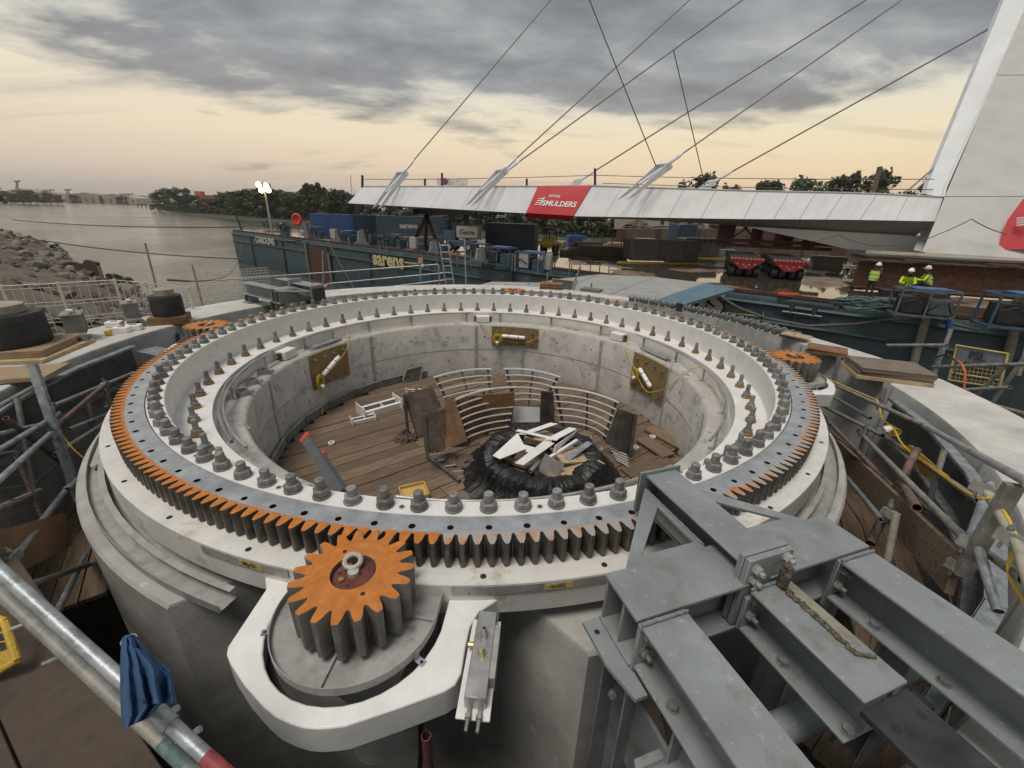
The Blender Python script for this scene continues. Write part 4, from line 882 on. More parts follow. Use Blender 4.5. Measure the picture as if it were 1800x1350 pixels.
for i, (u, v, t, lab) in enumerate(((40, 1100, 1.85, 'coupler on the guard rail by the yellow gate'), (97, 1160, 1.8, 'coupler halfway along the near guard rail'), (290, 1258, 1.65, 'coupler below the blue cloth'), (330, 1295, 1.65, 'coupler at the lower end of the near guard rail'))):
    p = atd(u, v, t + .03); b = B(); b.m(GALV); b.tube([p - Vector((.035, .02, .0)), p + Vector((.035, .02, .012))], .008, 6); b.tube([p + Vector((.02, .012, .006)), p + Vector((.04, .024, .012))], .014, 6); tag(b.build('coupler_bolt'), lab, 'bolt', 'coupler bolts on the near guard rail')
# blue cloth over a tube end
pt = atd(226, 1124, 1.52); b = B(); b.m(GALV); b.tube([pt, pt + Vector((.02, -.03, -.75))], TUBE_R, 12); tag(b.build('guard_post'), 'guard rail post hidden under the blue cloth', 'post')
cl = thing('blue_cloth', 'blue cloth glove draped over a guard rail post, lower left', 'cloth', atd(225, 1280, 1.5))
def drape(left, right, dep, amp, fr, ph, nu=36, nv=26):
    def at(pl, t):
        k = t * (len(pl) - 1); i_ = min(len(pl) - 2, int(k)); f = k - i_; return (pl[i_][0] + (pl[i_ + 1][0] - pl[i_][0]) * f, pl[i_][1] + (pl[i_ + 1][1] - pl[i_][1]) * f)
    P = []
    for i_ in range(nv + 1):
        t = i_ / nv; a = at(left, t); c_ = at(right, t); row = []
        for j_ in range(nu + 1):
            s_ = j_ / nu; u = a[0] + (c_[0] - a[0]) * s_; v = a[1] + (c_[1] - a[1]) * s_
            z = dep - .055 * sin(PI * s_) + amp * (.25 + t) * (sin(s_ * fr + ph + 1.5 * t) + .5 * mnoise.noise(Vector((s_ * 5, t * 4, ph)))) + .008 * mnoise.noise(Vector((s_ * 14, t * 12, ph)))
            row.append(atd(u, v, z))
        P.append(row)
    return P
for lf, rt, dep, amp, fr, ph in (([(214, 1122), (211, 1160), (211, 1220), (213, 1268), (218, 1281)], [(240, 1119), (264, 1150), (284, 1190), (298, 1222), (262, 1262)], 1.44, .022, 19, .3), ([(228, 1138), (232, 1180), (238, 1215), (246, 1238)], [(256, 1142), (300, 1180), (304, 1200), (312, 1236)], 1.42, .026, 15, 2.1), ([(222, 1116), (216, 1120), (213, 1128)], [(236, 1115), (243, 1121), (250, 1132)], 1.455, .004, 8, 0)):
    b = B(); b.m(CLOTHB); P = drape(lf, rt, dep, amp, fr, ph); b.grid(P); b.grid([[p - (p - CAM).normalized() * -.006 for p in r_] for r_ in P]); b.build('cloth_fold', cl, ang=80)
# plank deck in the lower left corner
dk = thing('scaffold_deck', 'dark brown plywood scaffold deck in the lower left corner', 'deck', atz(60, 1300, .1))
e0, e1 = atz(120, 1105, -.25), atz(300, 1365, -.25); d_ = (e1 - e0).normalized(); n_ = Vector((d_.y, -d_.x, 0))
if n_.x > 0: n_ = -n_
DECK = mat('deck_ply', (.062, .043, .030), .75, v=.4, s=3, b=.2, bs=25, c2=(.20, .18, .15), t2=.67, s2=5, c3=(.04, .03, .022), t3=.58, s3=3)
for k in range(4):
    a = e0 - d_ * .9 + n_ * (k * .30); c_ = e1 + d_ * .5 + n_ * (k * .30); b = B(); b.m(DECK); b.plate([a + n_ * .004, a + n_ * .296, c_ + n_ * .296, c_ + n_ * .004][::-1], .035); b.build('deck_board', dk, bev=.004)
# yellow gate at the left edge
yg = thing('yellow_gate', 'yellow safety gate at the lower left edge', 'gate', atd(10, 1200, 1.25))
q4 = [atd(-90, 1060, 2.0), atd(8, 1092, 2.0), atd(30, 1160, 1.95), atd(-90, 1235, 1.9)]
b = B(); b.m(YELP)
for i in range(4): b.tube([q4[i], q4[(i + 1) % 4]], .016, 8)
b.build('gate_frame', yg)
b = B(); b.m(YELP); b.plate([atd(-90, 1195, 1.93), atd(28, 1134, 1.96), atd(31, 1160, 1.95), atd(-90, 1237, 1.9)], .01); b.build('kick_panel', yg)
for k in range(7):
    p = q4[0].lerp(q4[1], (k + .5) / 7); q = q4[3].lerp(q4[2], (k + .5) / 7); b = B(); b.m(YELP); b.tube([p, q], .004, 5); b.build('mesh_wire', yg)
for k in range(5):
    p = q4[0].lerp(q4[3], (k + .5) / 5); q = q4[1].lerp(q4[2], (k + .5) / 5); b = B(); b.m(YELP); b.tube([p, q], .004, 5); b.build('mesh_wire', yg)
# scaffold in the left of the pit
RW = 5.30
def PW(u, v, r_=RW): return atr(u, v, r_)
tl = [((-40, 735), (60, 680), 5.40, STUB, 'pale scaffold tube at the left edge under the coping'), ((-30, 808), (104, 727), 5.1, GALV, 'thick galvanised tube running to the grey post at the left'), ((-30, 870), (88, 762), 4.98, GALV, 'thick galvanised tube below it at the left edge'),
      ((80, 719), (236, 655), 5.2, STUB, 'horizontal scaffold tube running behind the ring teeth'), ((95, 752), (184, 676), 5.0, RTUBE, 'reddish diagonal scaffold brace at the left'), ((121, 755), (200, 723), 5.1, GALV, 'short horizontal scaffold tube near the ring teeth'), ((184, 678), (197, 722), 5.1, STUB, 'short upright scaffold tube near the ring teeth')]
tl += [((-30, 770), (90, 742), 5.2, GALV, 'level tube between the two thick tubes at the left'), ((30, 700), (62, 880), 5.25, STUB, 'upright scaffold tube left of the channel post'), ((150, 690), (176, 800), 5.15, STUB, 'upright scaffold tube right of the channel post'), ((-30, 905), (70, 862), 5.0, STUB, 'low level tube left of the channel post foot'), ((96, 800), (186, 742), 5.05, STUB, 'short sloping tube before the pier'), ((10, 735), (130, 830), 5.15, RTUBE, 'thin rusty brace crossing behind the channel post')]
for (a, c_, r_, mt_, lab) in tl: tubeobj(PW(*a, r_), PW(*c_, r_), lab, mt_, grp='scaffold tubes in the left of the pit')
b = B(); b.m(GALV); p, q = PW(56, 640, 5.05), PW(140, 880, 4.95); d = (q - p); b.extr([(-.04, -.022), (.04, -.022), (.04, .022), (.034, .022), (.034, -.016), (-.034, -.016), (-.034, .022), (-.04, .022)], p, q, up=(-.3, 1, 0)); tag(b.build('channel_post'), 'grey galvanised channel post standing in the left of the pit', 'post')
tubeobj(PW(118, 858, 4.9), PW(15, 992, 4.9) , 'bright galvanised brace below the channel post', GALV, grp='scaffold tubes in the left of the pit')
tubeobj(PW(150, 830, 4.8), PW(118, 860, 4.85), 'short bright tube at the foot of the channel post', GALV, grp='scaffold tubes in the left of the pit')
tubeobj(PW(30, 1036, 4.9), PW(158, 992, 4.75), 'horizontal tube low in the left of the pit', STUB, grp='scaffold tubes in the left of the pit')
tubeobj(PW(150, 975, 4.85), PW(95, 1088, 4.9), 'steep tube low in the left of the pit', GALV, grp='scaffold tubes in the left of the pit')
for u, v, r_, lab in ((88, 768, 5.0, 'coupler on the channel post where the thick tubes meet'), (184, 676, 5.05, 'coupler joining the reddish brace'), (122, 858, 4.9, 'coupler at the foot of the channel post'), (88, 716, 5.1, 'coupler on the channel post near its top'), (190, 716, 5.1, 'coupler on the short upright tube'), (18, 985, 4.9, 'coupler at the lower end of the bright brace')):
    coupler(PW(u, v, r_), lab, (1, .4, .2))
# timber lifts inside the pit, both sides
def lift(a0, a1, z, lab, r0=4.66, r1=5.5, n=None):
    g = thing('timber_lift', lab, 'plank deck', pol(5.1, (a0 + a1) / 2, z)); am = (a0 + a1) / 2; k = 4
    step = 12; a = a0
    while a < a1 - 1:
        for j in range(k):
            rr = r0 + (r1 - r0) * (j + .5) / k; w_ = (r1 - r0) / k - .012; c_ = pol(rr, a + step / 2, z + random.uniform(-.008, .008)); b = B(); b.m(PLANK); b.box((0, 0, 0), (2 * rr * sin(R(step / 2)) + .03, w_, .04)); b.build('plank', g, loc=c_, rz=a + step / 2 + 90 + random.uniform(-.6, .6))
        a += step
lift(-174, -138, -1.75, 'brown plank lift in the left of the pit')
lift(-60, 0, -1.55, 'brown plank lift in the right of the pit')
b = B(); b.m(PLANK); P0, P1 = PW(1470, 790, 5.1), PW(1680, 1010, 4.95); b.bar(P0, P1, .04, .26); tag(b.build('toe_board'), 'long brown toe board running down the right of the pit', 'board')
b = B(); b.m(PLYB); b.bar(PW(-30, 990, 4.9), PW(118, 930, 4.75), .02, .30, up=(0, 0, 1)); tag(b.build('yellowish_board'), 'stained ochre board low in the left of the pit', 'board')
yr = thing('rusty_barrier', 'rusty mesh barrier lying in the left of the pit', 'barrier', PW(50, 900, 4.9))
bq = [PW(-20, 800, 5.0), PW(25, 795, 5.0), PW(92, 950, 4.9), PW(-20, 1000, 4.9)]
for i in range(3): b = B(); b.m(RTUBE); b.tube([bq[i], bq[i + 1]], .016, 8); b.build('barrier_tube', yr)
for k in range(7): b = B(); b.m(RTUBE); b.tube([bq[0].lerp(bq[3], (k + 1) / 8), bq[1].lerp(bq[2], (k + 1) / 8)], .005, 5); b.build('mesh_wire', yr)
cable([PW(105, 757, 5.0), PW(125, 785, 4.9), PW(150, 808, 4.8)], 'short yellow cord hanging from the channel post')
# right of the pit
tr = [((1440, 664), (1622, 747), 5.25, STUB, 'upper horizontal tube before the right edge tray'), ((1446, 713), (1552, 766), 5.15, STUB, 'second horizontal tube from the right pinion mount'), ((1556, 768), (1720, 880), 5.3, STUB, 'thin dark tube behind the yellow clamp'), ((1440, 724), (1570, 858), 4.95, RTUBE, 'reddish sloping tube in the right of the pit'),
      ((1508, 757), (1710, 962), 5.2, STUB, 'long sloping tube under the right edge tray'), ((1486, 836), (1550, 914), 4.85, GALV, 'bright sloping tube beside the right gutter'), ((1732, 858), (1790, 960), 4.95, mat('cream_tube', (.36, .34, .27), .6, v=.3, s=8, b=.1), 'cream tube carrying the yellow cable at the right'), ((1790, 960), (1830, 1100), 4.9, MATS['cream_tube'], 'lower cream tube at the right edge'),
      ((1715, 950), (1755, 1075), 5.0, GALV, 'upright galvanised tube low at the right'), ((1576, 902), (1560, 985), 4.85, MATS['cream_tube'], 'cream upright tube with yellow marks beside the toe board')]
tr += [((1620, 745), (1810, 850), 5.3, GALV, 'bright tube running on to the right edge under the tray'), ((1600, 870), (1800, 1020), 5.25, STUB, 'low sloping tube at the right edge of the pit'), ((1660, 790), (1628, 900), 5.2, STUB, 'upright tube behind the yellow clamp'), ((1740, 850), (1700, 960), 5.25, GALV, 'upright tube left of the dark channel post'), ((1525, 745), (1502, 830), 5.1, STUB, 'short upright tube near the right gutter'), ((1452, 690), (1530, 735), 5.2, GALV, 'bright short tube below the upper horizontal tube')]
for (a, c_, r_, mt_, lab) in tr: tubeobj(PW(*a, r_), PW(*c_, r_), lab, mt_, grp='scaffold tubes in the right of the pit')
tubeobj(PW(1612, 790, 5.1), PW(1530, 955, 4.85), 'thick rusty upright tube in the right of the pit', RTUBE, .034, 'scaffold tubes in the right of the pit')
tubeobj(PW(1583, 842, 4.95), PW(1612, 893, 4.95), 'rusty stub tube clamped to the thick upright', RTUBE, .03, 'scaffold tubes in the right of the pit')
b = B(); b.m(STUB); b.bar(PW(1783, 852, 5.05), PW(1690, 1010, 5.0), .07, .045); tag(b.build('channel_post'), 'dark channel post at the right edge of the pit', 'post')
b = B(); b.m(STUB); b.bar(PW(1558, 672, 5.42), PW(1545, 720, 5.42), .06, .03); tag(b.build('channel_post'), 'short brown channel post beside the right edge tray', 'post')
b = B(); b.m(mat('blue_grey_bar', (.17, .18, .20), .5, .2, v=.2)); b.bar(PW(1475, 628, 5.5), PW(1466, 668, 5.5), .05, .03); tag(b.build('channel_post'), 'short blue grey post against the right pit wall', 'post')
for u, v, r_, lab in ((1581, 890, 4.93, 'coupler on the rusty stub tube'), (1568, 905, 4.88, 'coupler on the cream upright'), (1735, 862, 4.97, 'coupler at the top of the cream tube'), (1712, 960, 5.1, 'coupler on the dark channel post'), (1452, 665, 5.2, 'coupler beside the right pinion mount'), (1518, 760, 5.2, 'coupler on the second horizontal tube'), (1690, 1000, 5.0, 'coupler at the foot of the dark channel post'), (1782, 950, 4.95, 'coupler on the lower cream tube')):
    coupler(PW(u, v, r_), lab, (1, .4, -.3))
yc = thing('yellow_clamp', 'yellow girder clamp hanging on the thin dark tube', 'clamp', PW(1625, 815, 5.2))
b = B(); b.m(YELP); b.plate([PW(1586, 783, 5.2), PW(1600, 782, 5.2), PW(1662, 836, 5.2), PW(1640, 845, 5.2), PW(1620, 835, 5.2)], .02); b.build('clamp_body', yc)
b = B(); b.m(YELP); b.tube([PW(1584, 786, 5.18), PW(1664, 838, 5.18)], .018, 8); b.build('clamp_bar', yc)
cable([PW(1446, 662, 5.15), PW(1520, 694, 5.2), PW(1543, 706, 5.2), PW(1550, 735, 5.2), PW(1570, 752, 5.2), PW(1590, 785, 5.15), PW(1660, 838, 5.15), PW(1714, 873, 5.15), PW(1750, 880, 4.95), PW(1786, 945, 4.9), PW(1772, 1000, 4.9), PW(1800, 1060, 4.88)], 'long yellow cable running down the right scaffold', .009)
p = PW(1568, 757, 5.2); b = B(); b.m(YELLOW)
for k in range(4): b.tube([p + Vector((.07 * cos(t * PI / 6), .03 * k - .04, .045 * sin(t * PI / 6))) for t in range(12)], .008, 5, True)
g = thing('cable_coil', 'coil of yellow cable on the right scaffold', 'cable', p, 'yellow cable coils'); b.build('coil', g)
b = B(); b.m(WHITEC); b.cyl(p + Vector((-.1, 0, .0)), .04, .08, 12, Mx=Matrix.Rotation(1.3, 3, 'Y')); b.build('plug', g)
# guard rails beyond the coping at the back
def rail_run(pts, z, lab, mt_=None, grp='guard rail tubes behind the ring'): return tubeobj(pts[0], pts[1], lab, mt_ or GALV, .024, grp, 'guard_rail')
yb = 7.3
rail_run((aty(380, 493, yb), aty(770, 465, yb)), 0, 'upper guard rail tube behind the back left frame')
rail_run((aty(575, 499, yb), aty(780, 480, yb)), 0, 'middle guard rail tube behind the ring')
rail_run((aty(600, 515, yb), aty(785, 492, yb)), 0, 'lower guard rail tube behind the ring')
for u, v0, v1, lab in ((567, 440, 512, 'guard rail post in front of the rusty hull fender'), (738, 455, 508, 'guard rail post with an orange square sign'), (771, 465, 505, 'guard rail post left of the ladder'), (817, 420, 506, 'tall guard rail post right of the ladder')):
    rail_run((aty(u, v0, yb), aty(u + 2, v1, yb)), 0, lab)
ld = thing('access_ladder', 'grey access ladder standing against the coping at the back', 'ladder', aty(790, 508, yb - .15))
s0, s1, s2, s3 = aty(772, 425, yb - .1), aty(785, 508, yb - .2), aty(787, 425, yb - .1), aty(799, 508, yb - .2)
for p, q in ((s0, s1), (s2, s3)): b = B(); b.m(GALV); b.tube([p, q], .02, 8); b.build('stile', ld)
for k in range(7): b = B(); b.m(GALV); b.tube([s0.lerp(s1, (k + .5) / 7), s2.lerp(s3, (k + .5) / 7)], .012, 6); b.build('rung', ld)
sg = thing('square_sign', 'small pale orange square sign on a guard rail post', 'sign', aty(741, 470, yb - .05))
b = B(); b.m(mat('orange_sign', (.55, .28, .16), .6)); b.plate([aty(735, 453, yb - .04), aty(735, 463, yb - .04), aty(743, 462, yb - .04), aty(743, 452, yb - .04)], .006); b.build('panel', sg)
b = B(); b.m(WHITEC); b.plate([aty(739, 466, yb - .04), aty(742, 470, yb - .04), aty(746, 466, yb - .04), aty(742, 463, yb - .04)], .006); b.build('diamond', sg)
# ================================================================ things lying on the coping
def stack(name, c_, dims, n, mt, lab, cat, rz, gap=.004, jit=3, base=None):
    g = thing(name, lab, cat, c_); z = c_[2]
    for k in range(n):
        b = B(); b.m(mt if k or not base else base); b.box((c_[0] + random.uniform(-.012, .012), c_[1] + random.uniform(-.012, .012), z + dims[2] / 2), dims, rz + random.uniform(-jit, jit)); b.build('sheet', g, bev=.003); z += dims[2] + gap * .2
    return z
def drum(u, v, z, r_, h_, lab, packs, rz):
    p = atz(u, v, z); zz = z
    for i, (L_, W_, T_, n, mt_, pl) in enumerate(packs): zz = stack('timber_packer', (p.x, p.y, zz + .002), (L_, W_, T_), n, mt_, pl, 'timber packer', rz + i * 5)
    zz += .002
    g = thing('rubber_drum', lab, 'rubber fender', (p.x, p.y, zz), 'black rubber drums on the coping')
    b = B(); b.m(BLACK); b.lathe([(0, 0), (r_ * .97, 0), (r_, .02), (r_, h_ * .32), (r_ * .996, h_ * .34), (r_, h_ * .36), (r_, h_ * .66), (r_ * .996, h_ * .68), (r_, h_ * .70), (r_, h_ - .02), (r_ * .97, h_), (0, h_)], 40, c=(p.x, p.y, zz)); b.build('drum_body', g)
    b = B(); b.m(mat('dusty_top', (.30, .275, .22), .8, v=.25, s=6, c2=(.22, .11, .06), t2=.6, s2=4)); b.cyl((p.x, p.y, zz + h_), r_ * .62, .11, 32); b.build('top_pad', g, bev=.006)
    return p
def T_z(u, v): return atz(u, v, -.17)
drum(30, 622, -.17, .40, .42, 'large black rubber drum at the left edge on layered boards', [(1.25, 1.0, .05, 1, PLY, 'pale plywood base under the left drum'), (1.1, .86, .045, 2, TIMB, 'brown layered boards under the left drum')], 12)
drum(302, 566, -.17, .235, .34, 'smaller black rubber drum on brown timber before the water', [(.54, .44, .13, 1, mat('brown_timber', (.22, .125, .055), .75, v=.3, s=4, b=.2, bs=14), 'brown timber block under the smaller drum')], 25)
b = B(); b.m(TIMB); p = atz(10, 668, -.17); b.box((0, 0, 0), (1.3, .5, .05)); tag(b.build('timber_board', loc=(p.x - .2, p.y, -.13), rz=20), 'brown board lying before the left drum', 'board')
def steel_shoe(u, v, rz, sc, lab):
    p = atz(u, v, -.17); g = thing('steel_shoe', lab, 'steel bracket', None, 'grey steel shoes on the coping'); g.location = (p.x, p.y, -.169); g.rotation_euler = (0, 0, R(rz)); g.scale = (sc,) * 3
    SH = mat('shoe_grey', (.22, .225, .22), .6, .1, v=.25, s=7, b=.15, c2=(.13, .125, .115), t2=.58, s2=5)
    b = B(); b.m(SH); b.ib((-.32, 0, .07), (.32, 0, .07), .22, .14, .012, .01); b.build('base_beam', g)
    for x, y in ((.2, -.114), (.1, -.114), (0, -.114)): b = B(); b.m(HOLE); b.cyl((x, y + .108, .07), .02, .02, 10, Mx=Matrix.Rotation(PI / 2, 3, 'X')); b.build('bolt_hole', g)
    b = B(); b.m(SH); b.box((.32, 0, .07), (.012, .24, .15)); b.m(HOLE); b.cyl((.327, .03, .09), .025, .004, 12, Mx=Matrix.Rotation(PI / 2, 3, 'Y')); b.build('end_plate', g)
    for x in (-.17, .10):
        b = B(); b.m(SH); b.prism([(x, -.11), (x + .014, -.11), (x + .014, .11), (x, .11)], .14, .40); b.build('side_plate', g)
    b = B(); b.m(SH); b.box((-.03, .09, .27), (.27, .014, .25)); b.build('back_plate', g); b = B(); b.m(SH); b.box((-.03, -.05, .30), (.27, .014, .19)); b.build('front_plate', g)
    b = B(); b.m(SH); b.box((-.04, 0, .408), (.40, .24, .014), 0); b.build('head_plate', g); b = B(); b.m(STEEL); b.cyl((.03, .02, .415), .035, .05, 10); b.build('head_bolt', g); b = B(); b.m(WHITEC); b.box((.05, 0, .46), (.09, .07, .03)); b.build('head_cap', g)
steel_shoe(142, 598, -50, 1.0, 'grey steel shoe bracket nearer the large drum')
steel_shoe(238, 570, -45, .92, 'grey steel shoe bracket beside the smaller drum')
for i, (u, v, rz, lab) in enumerate(((203, 574, 15, 'white plastic block at the back of the three'), (216, 584, 12, 'white plastic block at the front of the three'), (236, 580, 25, 'white plastic block at the right of the three'))):
    p = atz(u, v, -.17); g = thing('white_block', lab, 'plastic block', (p.x, p.y, -.169), 'white plastic blocks on the coping'); b = B(); b.m(mat('white_plastic', (.80, .77, .75), .4, v=.04, b=0)); b.box((p.x, p.y, -.169 + .045), (.22, .15, .09), rz); b.build('block', g, bev=.01, seg=2); b = B(); b.m(HOLE); b.box((p.x, p.y, -.078), (.1, .05, .002), rz); b.build('slot', g)
p = atz(192, 590, -.17); b = B(); b.m(YELLOW); b.box((p.x, p.y, -.12), (.07, .09, .09), 20); tag(b.build('yellow_block', bev=.01), 'small yellow block beside the white blocks', 'block')
b = B(); b.m(DARK); b.bar(PW(312, 586, 5.52), PW(314, 604, 5.52), .05, .03); tag(b.build('wall_stub'), 'short dark stub on the pit wall near the left pinion', 'stub')
b = B(); b.m(GALV); p = PW(275, 617, 5.2); b.box(p, (.5, .3, .012), 160); tag(b.build('wall_shelf'), 'small grey steel shelf beside the left pinion', 'steel shelf')
# white mesh fence along the left edge
fz = .50
fp = [atz(-70, 508, fz), atz(0, 503, fz), atz(100, 498, fz), atz(200, 492, fz), atz(255, 497, fz * .8), atz(330, 506, .25)]
MESHW = mat('cream_mesh', (.62, .57, .48), .5, v=.1, s=8, b=0)
wire = B().m(MESHW).tube([(0, 0, 0), (0, 0, -.85)], .0045, 5).mesh('mesh_wire')
for i, (a, c_) in enumerate(zip(fp[:-1], fp[1:])):
    g = thing('mesh_fence_panel', ('cream wire mesh fence panel at the far left edge', 'cream wire mesh fence panel behind the large drum', 'cream wire mesh fence panel behind the steel shoes', 'cream wire mesh fence panel left of the smaller drum', 'cream wire mesh fence panel behind the smaller drum')[i], 'fence', a - Vector((0, 0, .85)), 'mesh fence panels')
    n = max(5, int((c_ - a).length / .105))
    for k in range(n + 1): put('mesh_wire', wire, g, a.lerp(c_, k / n))
    for dz in (0, -.06, -.30, -.36, -.58, -.64, -.84): b = B(); b.m(MESHW); b.tube([a + Vector((0, -.004, dz)), c_ + Vector((0, -.004, dz))], .0055 if dz else .008, 5); b.build('mesh_rail', g)
    b = B(); b.m(MESHW); b.tube([c_ + Vector((0, .01, .02)), c_ - Vector((0, -.01, .9))], .02, 8); b.build('fence_post', g)
for p, q, lab in ((atd(255, 428, 9.2), atd(276, 510, 9.0), 'brown rod standing behind the smaller drum'), (atd(338, 467, 9.2), atd(358, 545, 8.9), 'brown rod right of the smaller drum')): b = B(); b.m(RTUBE); b.tube([p, q], .02, 8); tag(b.build('rod_post'), lab, 'post')
netg = thing('edge_net', 'pale plastic safety net between the smaller drum and the back frame', 'net', atd(370, 520, 9))
n0, n1 = atd(330, 480, 9.3), atd(470, 470, 9.3); b = B(); b.m(MESHW)
for k in range(28):
    p = n0.lerp(n1, k / 27); b.tube([p, p - Vector((0, 0, .62))], .0022, 4)
for k in range(12): b.tube([n0 - Vector((0, 0, .055 * k)), n1 - Vector((0, 0, .055 * k))], .0022, 4)
tag(b.build('net_mesh', netg), kind='stuff')
# spare studs laid side by side on the right coping
sm_ = B(); sm_.m(mat('stud_steel', (.19, .195, .205), .45, .5, v=.35, s=14, b=.1)); q = Matrix.Rotation(PI / 2, 3, 'Y')
sm_.cyl((-.2, 0, 0), .030, .40, 10, Mx=q); sm_.cyl((-.195, 0, 0), .042, .045, 6, Mx=q); sm_.cyl((-.13, 0, 0), .042, .035, 6, Mx=q); sme = sm_.mesh('stud')
for k in range(46):
    a = 54 - k * (54 - 13.5) / 45; o = put('spare_stud', sme, None, pol(5.74, a, -.17 + .042 + .014 * (k % 2)), a + 24 + random.uniform(-6, 6)); tag(o, 'grey threaded stud in the long row laid on the right coping', 'stud', 'spare studs in a row on the coping')
p = PW(1192, 552, 5.45); b = B(); b.m(DARK); b.box((p.x, p.y, -.10), (.03, .16, .18), 38); tag(b.build('black_pad'), 'small black pad standing on the coping before the studs', 'pad')
# plywood on the right coping and at the back
p = atz(1398, 597, -.17); b = B(); b.m(PLY); b.box((p.x, p.y, -.09), (.42, .30, .018), -50, ); o = b.build('plywood_offcut'); tag(o, 'pale plywood offcut at the end of the stud row', 'plywood')
p = T_z(1455, 622); stack('plywood_stack', (p.x, p.y + .05, -.168), (.52, .42, .02), 4, PLYB, 'low stack of brown plywood on the right coping', 'plywood stack', -38, jit=6)
p = T_z(1555, 665); z = stack('plywood_stack', (p.x + .08, p.y + .10, -.168), (.86, .60, .05), 1, PLY, 'pale timber base under the tall plywood stack', 'plywood stack', -18); stack('plywood_stack', (p.x + .08, p.y + .10, z + .004), (.84, .58, .018), 6, mat('grey_brown_ply', (.17, .13, .10), .65, v=.2, s=4, b=.1), 'taller stack of grey brown plywood on the right coping', 'plywood stack', -18, jit=2)
p = T_z(975, 521); stack('plywood_stack', (p.x, 5.95, -.168), (.62, .42, .025), 6, PLYB, 'stack of brown plywood behind the ring at the back', 'plywood stack', -6, jit=3)
p = atz(1050, 530, -.17); stack('plywood_stack', (p.x + .1, 5.7, -.168), (.55, .35, .022), 3, MATS['grey_brown_ply'], 'low plywood stack right of the small yellow barrier', 'plywood stack', -25, jit=8)
p = atz(1078, 530, -.10); b = B(); b.m(PLY); b.box((p.x + .05, p.y + .05, -.08), (.5, .3, .015), -20); tag(b.build('plywood_offcut'), 'pale plywood offcut at the start of the stud row', 'plywood')
yb2 = 6.5; g = thing('small_barrier', 'small yellow framed barrier behind the back plywood stack', 'barrier', aty(988, 512, yb2))
qd = [aty(971, 490, yb2), aty(1007, 494, yb2), aty(1005, 512, yb2), aty(970, 508, yb2)]
b = B(); b.m(YELP)
for i in range(4): b.tube([qd[i], qd[(i + 1) % 4]], .014, 6)
b.build('barrier_frame', g); b = B(); b.m(mat('grey_panel', (.16, .17, .19), .6)); b.plate(qd, .006); b.build('barrier_panel', g)
for u0, v0, u1, v1, mt_, lab in ((963, 478, 961, 505, STUB, 'short pale post left of the small barrier'), (950, 505, 961, 494, GALV, 'bright diagonal tube left of the small barrier'), (1018, 474, 1000, 522, STUB, 'red topped leaning tube right of the small barrier'), (1015, 492, 1008, 512, GALV, 'bright short tube right of the small barrier'), (1040, 498, 1039, 512, RTUBE, 'short rusty pin on the ramp edge')):
    tubeobj(aty(u0, v0, yb2), aty(u1, v1, yb2), lab, mt_, .022, 'tubes at the back coping')
b = B(); b.m(RED); p = aty(1019, 472, yb2); b.cyl(p - Vector((0, 0, .03)), .035, .06, 10); tag(b.build('red_tube_cap'), 'red cap on the leaning tube at the back', 'cap')
# guard rails and gate right of the coping
yr_ = lambda u, v, r_=7.3: atr(u, v, r_)
for (a, c_, r_, lab) in (((1560, 607), (1665, 607), 7.2, 'upper guard rail tube on the right beyond the plywood'), ((1640, 645), (1810, 640), 7.3, 'middle guard rail tube across the yellow gate'), ((1690, 686), (1775, 681), 7.3, 'lower guard rail tube below the yellow gate'), ((1740, 711), (1810, 730), 7.0, 'lowest guard rail tube at the right edge'), ((1800, 630), (1735, 720), 7.4, 'sloping scaffold tube at the right edge'), ((1770, 640), (1712, 700), 7.5, 'sloping scaffold tube beside the yellow gate'), ((1672, 578), (1640, 665), 7.3, 'galvanised post left of the yellow gate'), ((1656, 612), (1630, 680), 7.35, 'pale post left of the galvanised post'), ((1810, 596), (1790, 660), 7.6, 'post at the right edge beyond the gate')):
    tubeobj(yr_(*a, r_), yr_(*c_, r_), lab, GALV if 'galv' in lab or 'lower' in lab else STUB, .028, 'guard rail tubes on the right', 'guard_rail')
g = thing('yellow_mesh_gate', 'yellow framed mesh gate with grey lettered panel at the right', 'gate', yr_(1725, 690, 7.6))
gq = [yr_(1682, 607, 7.7), yr_(1772, 622, 7.7), yr_(1757, 682, 7.7), yr_(1668, 668, 7.7)]
b = B(); b.m(mat('faded_yellow', (.42, .33, .13), .6, v=.25, s=8)); b.tube(gq, .02, 8, True); b.build('gate_frame', g)
b = B(); b.m(mat('grey_sign', (.19, .21, .25), .6, v=.15)); pa = [gq[0].lerp(gq[1], .04), gq[0].lerp(gq[1], .96), gq[1].lerp(gq[2], .36).lerp(gq[0].lerp(gq[3], .36), .05), gq[0].lerp(gq[3], .36).lerp(gq[1].lerp(gq[2], .36), .05)]; b.plate([p - Vector((0, 0, .02)) for p in pa], .008); b.build('sign_panel', g)
d1 = (gq[1] - gq[0]); d2 = (gq[3] - gq[0]); n_ = d1.cross(d2).normalized()
if n_.dot(CAM - gq[0]) < 0: n_ = -n_
text('lettering', 'PSL', .17, frame(gq[0] + d1 * .30 + d2 * .29 + n_ * .02, d1, -d2), mat('sign_ink', (.03, .035, .05), .6, b=0), g, .002, .004)
for k in range(12): b = B(); b.m(MATS['faded_yellow']); b.tube([gq[0].lerp(gq[1], (k + .5) / 12) + d2 * .36, gq[3].lerp(gq[2], (k + .5) / 12)], .004, 4); b.build('mesh_wire', g)
for k in range(5): b = B(); b.m(MATS['faded_yellow']); b.tube([gq[0].lerp(gq[3], .42 + k * .12), gq[1].lerp(gq[2], .42 + k * .12)], .004 if k != 3 else .014, 4); b.build('mesh_rail', g)
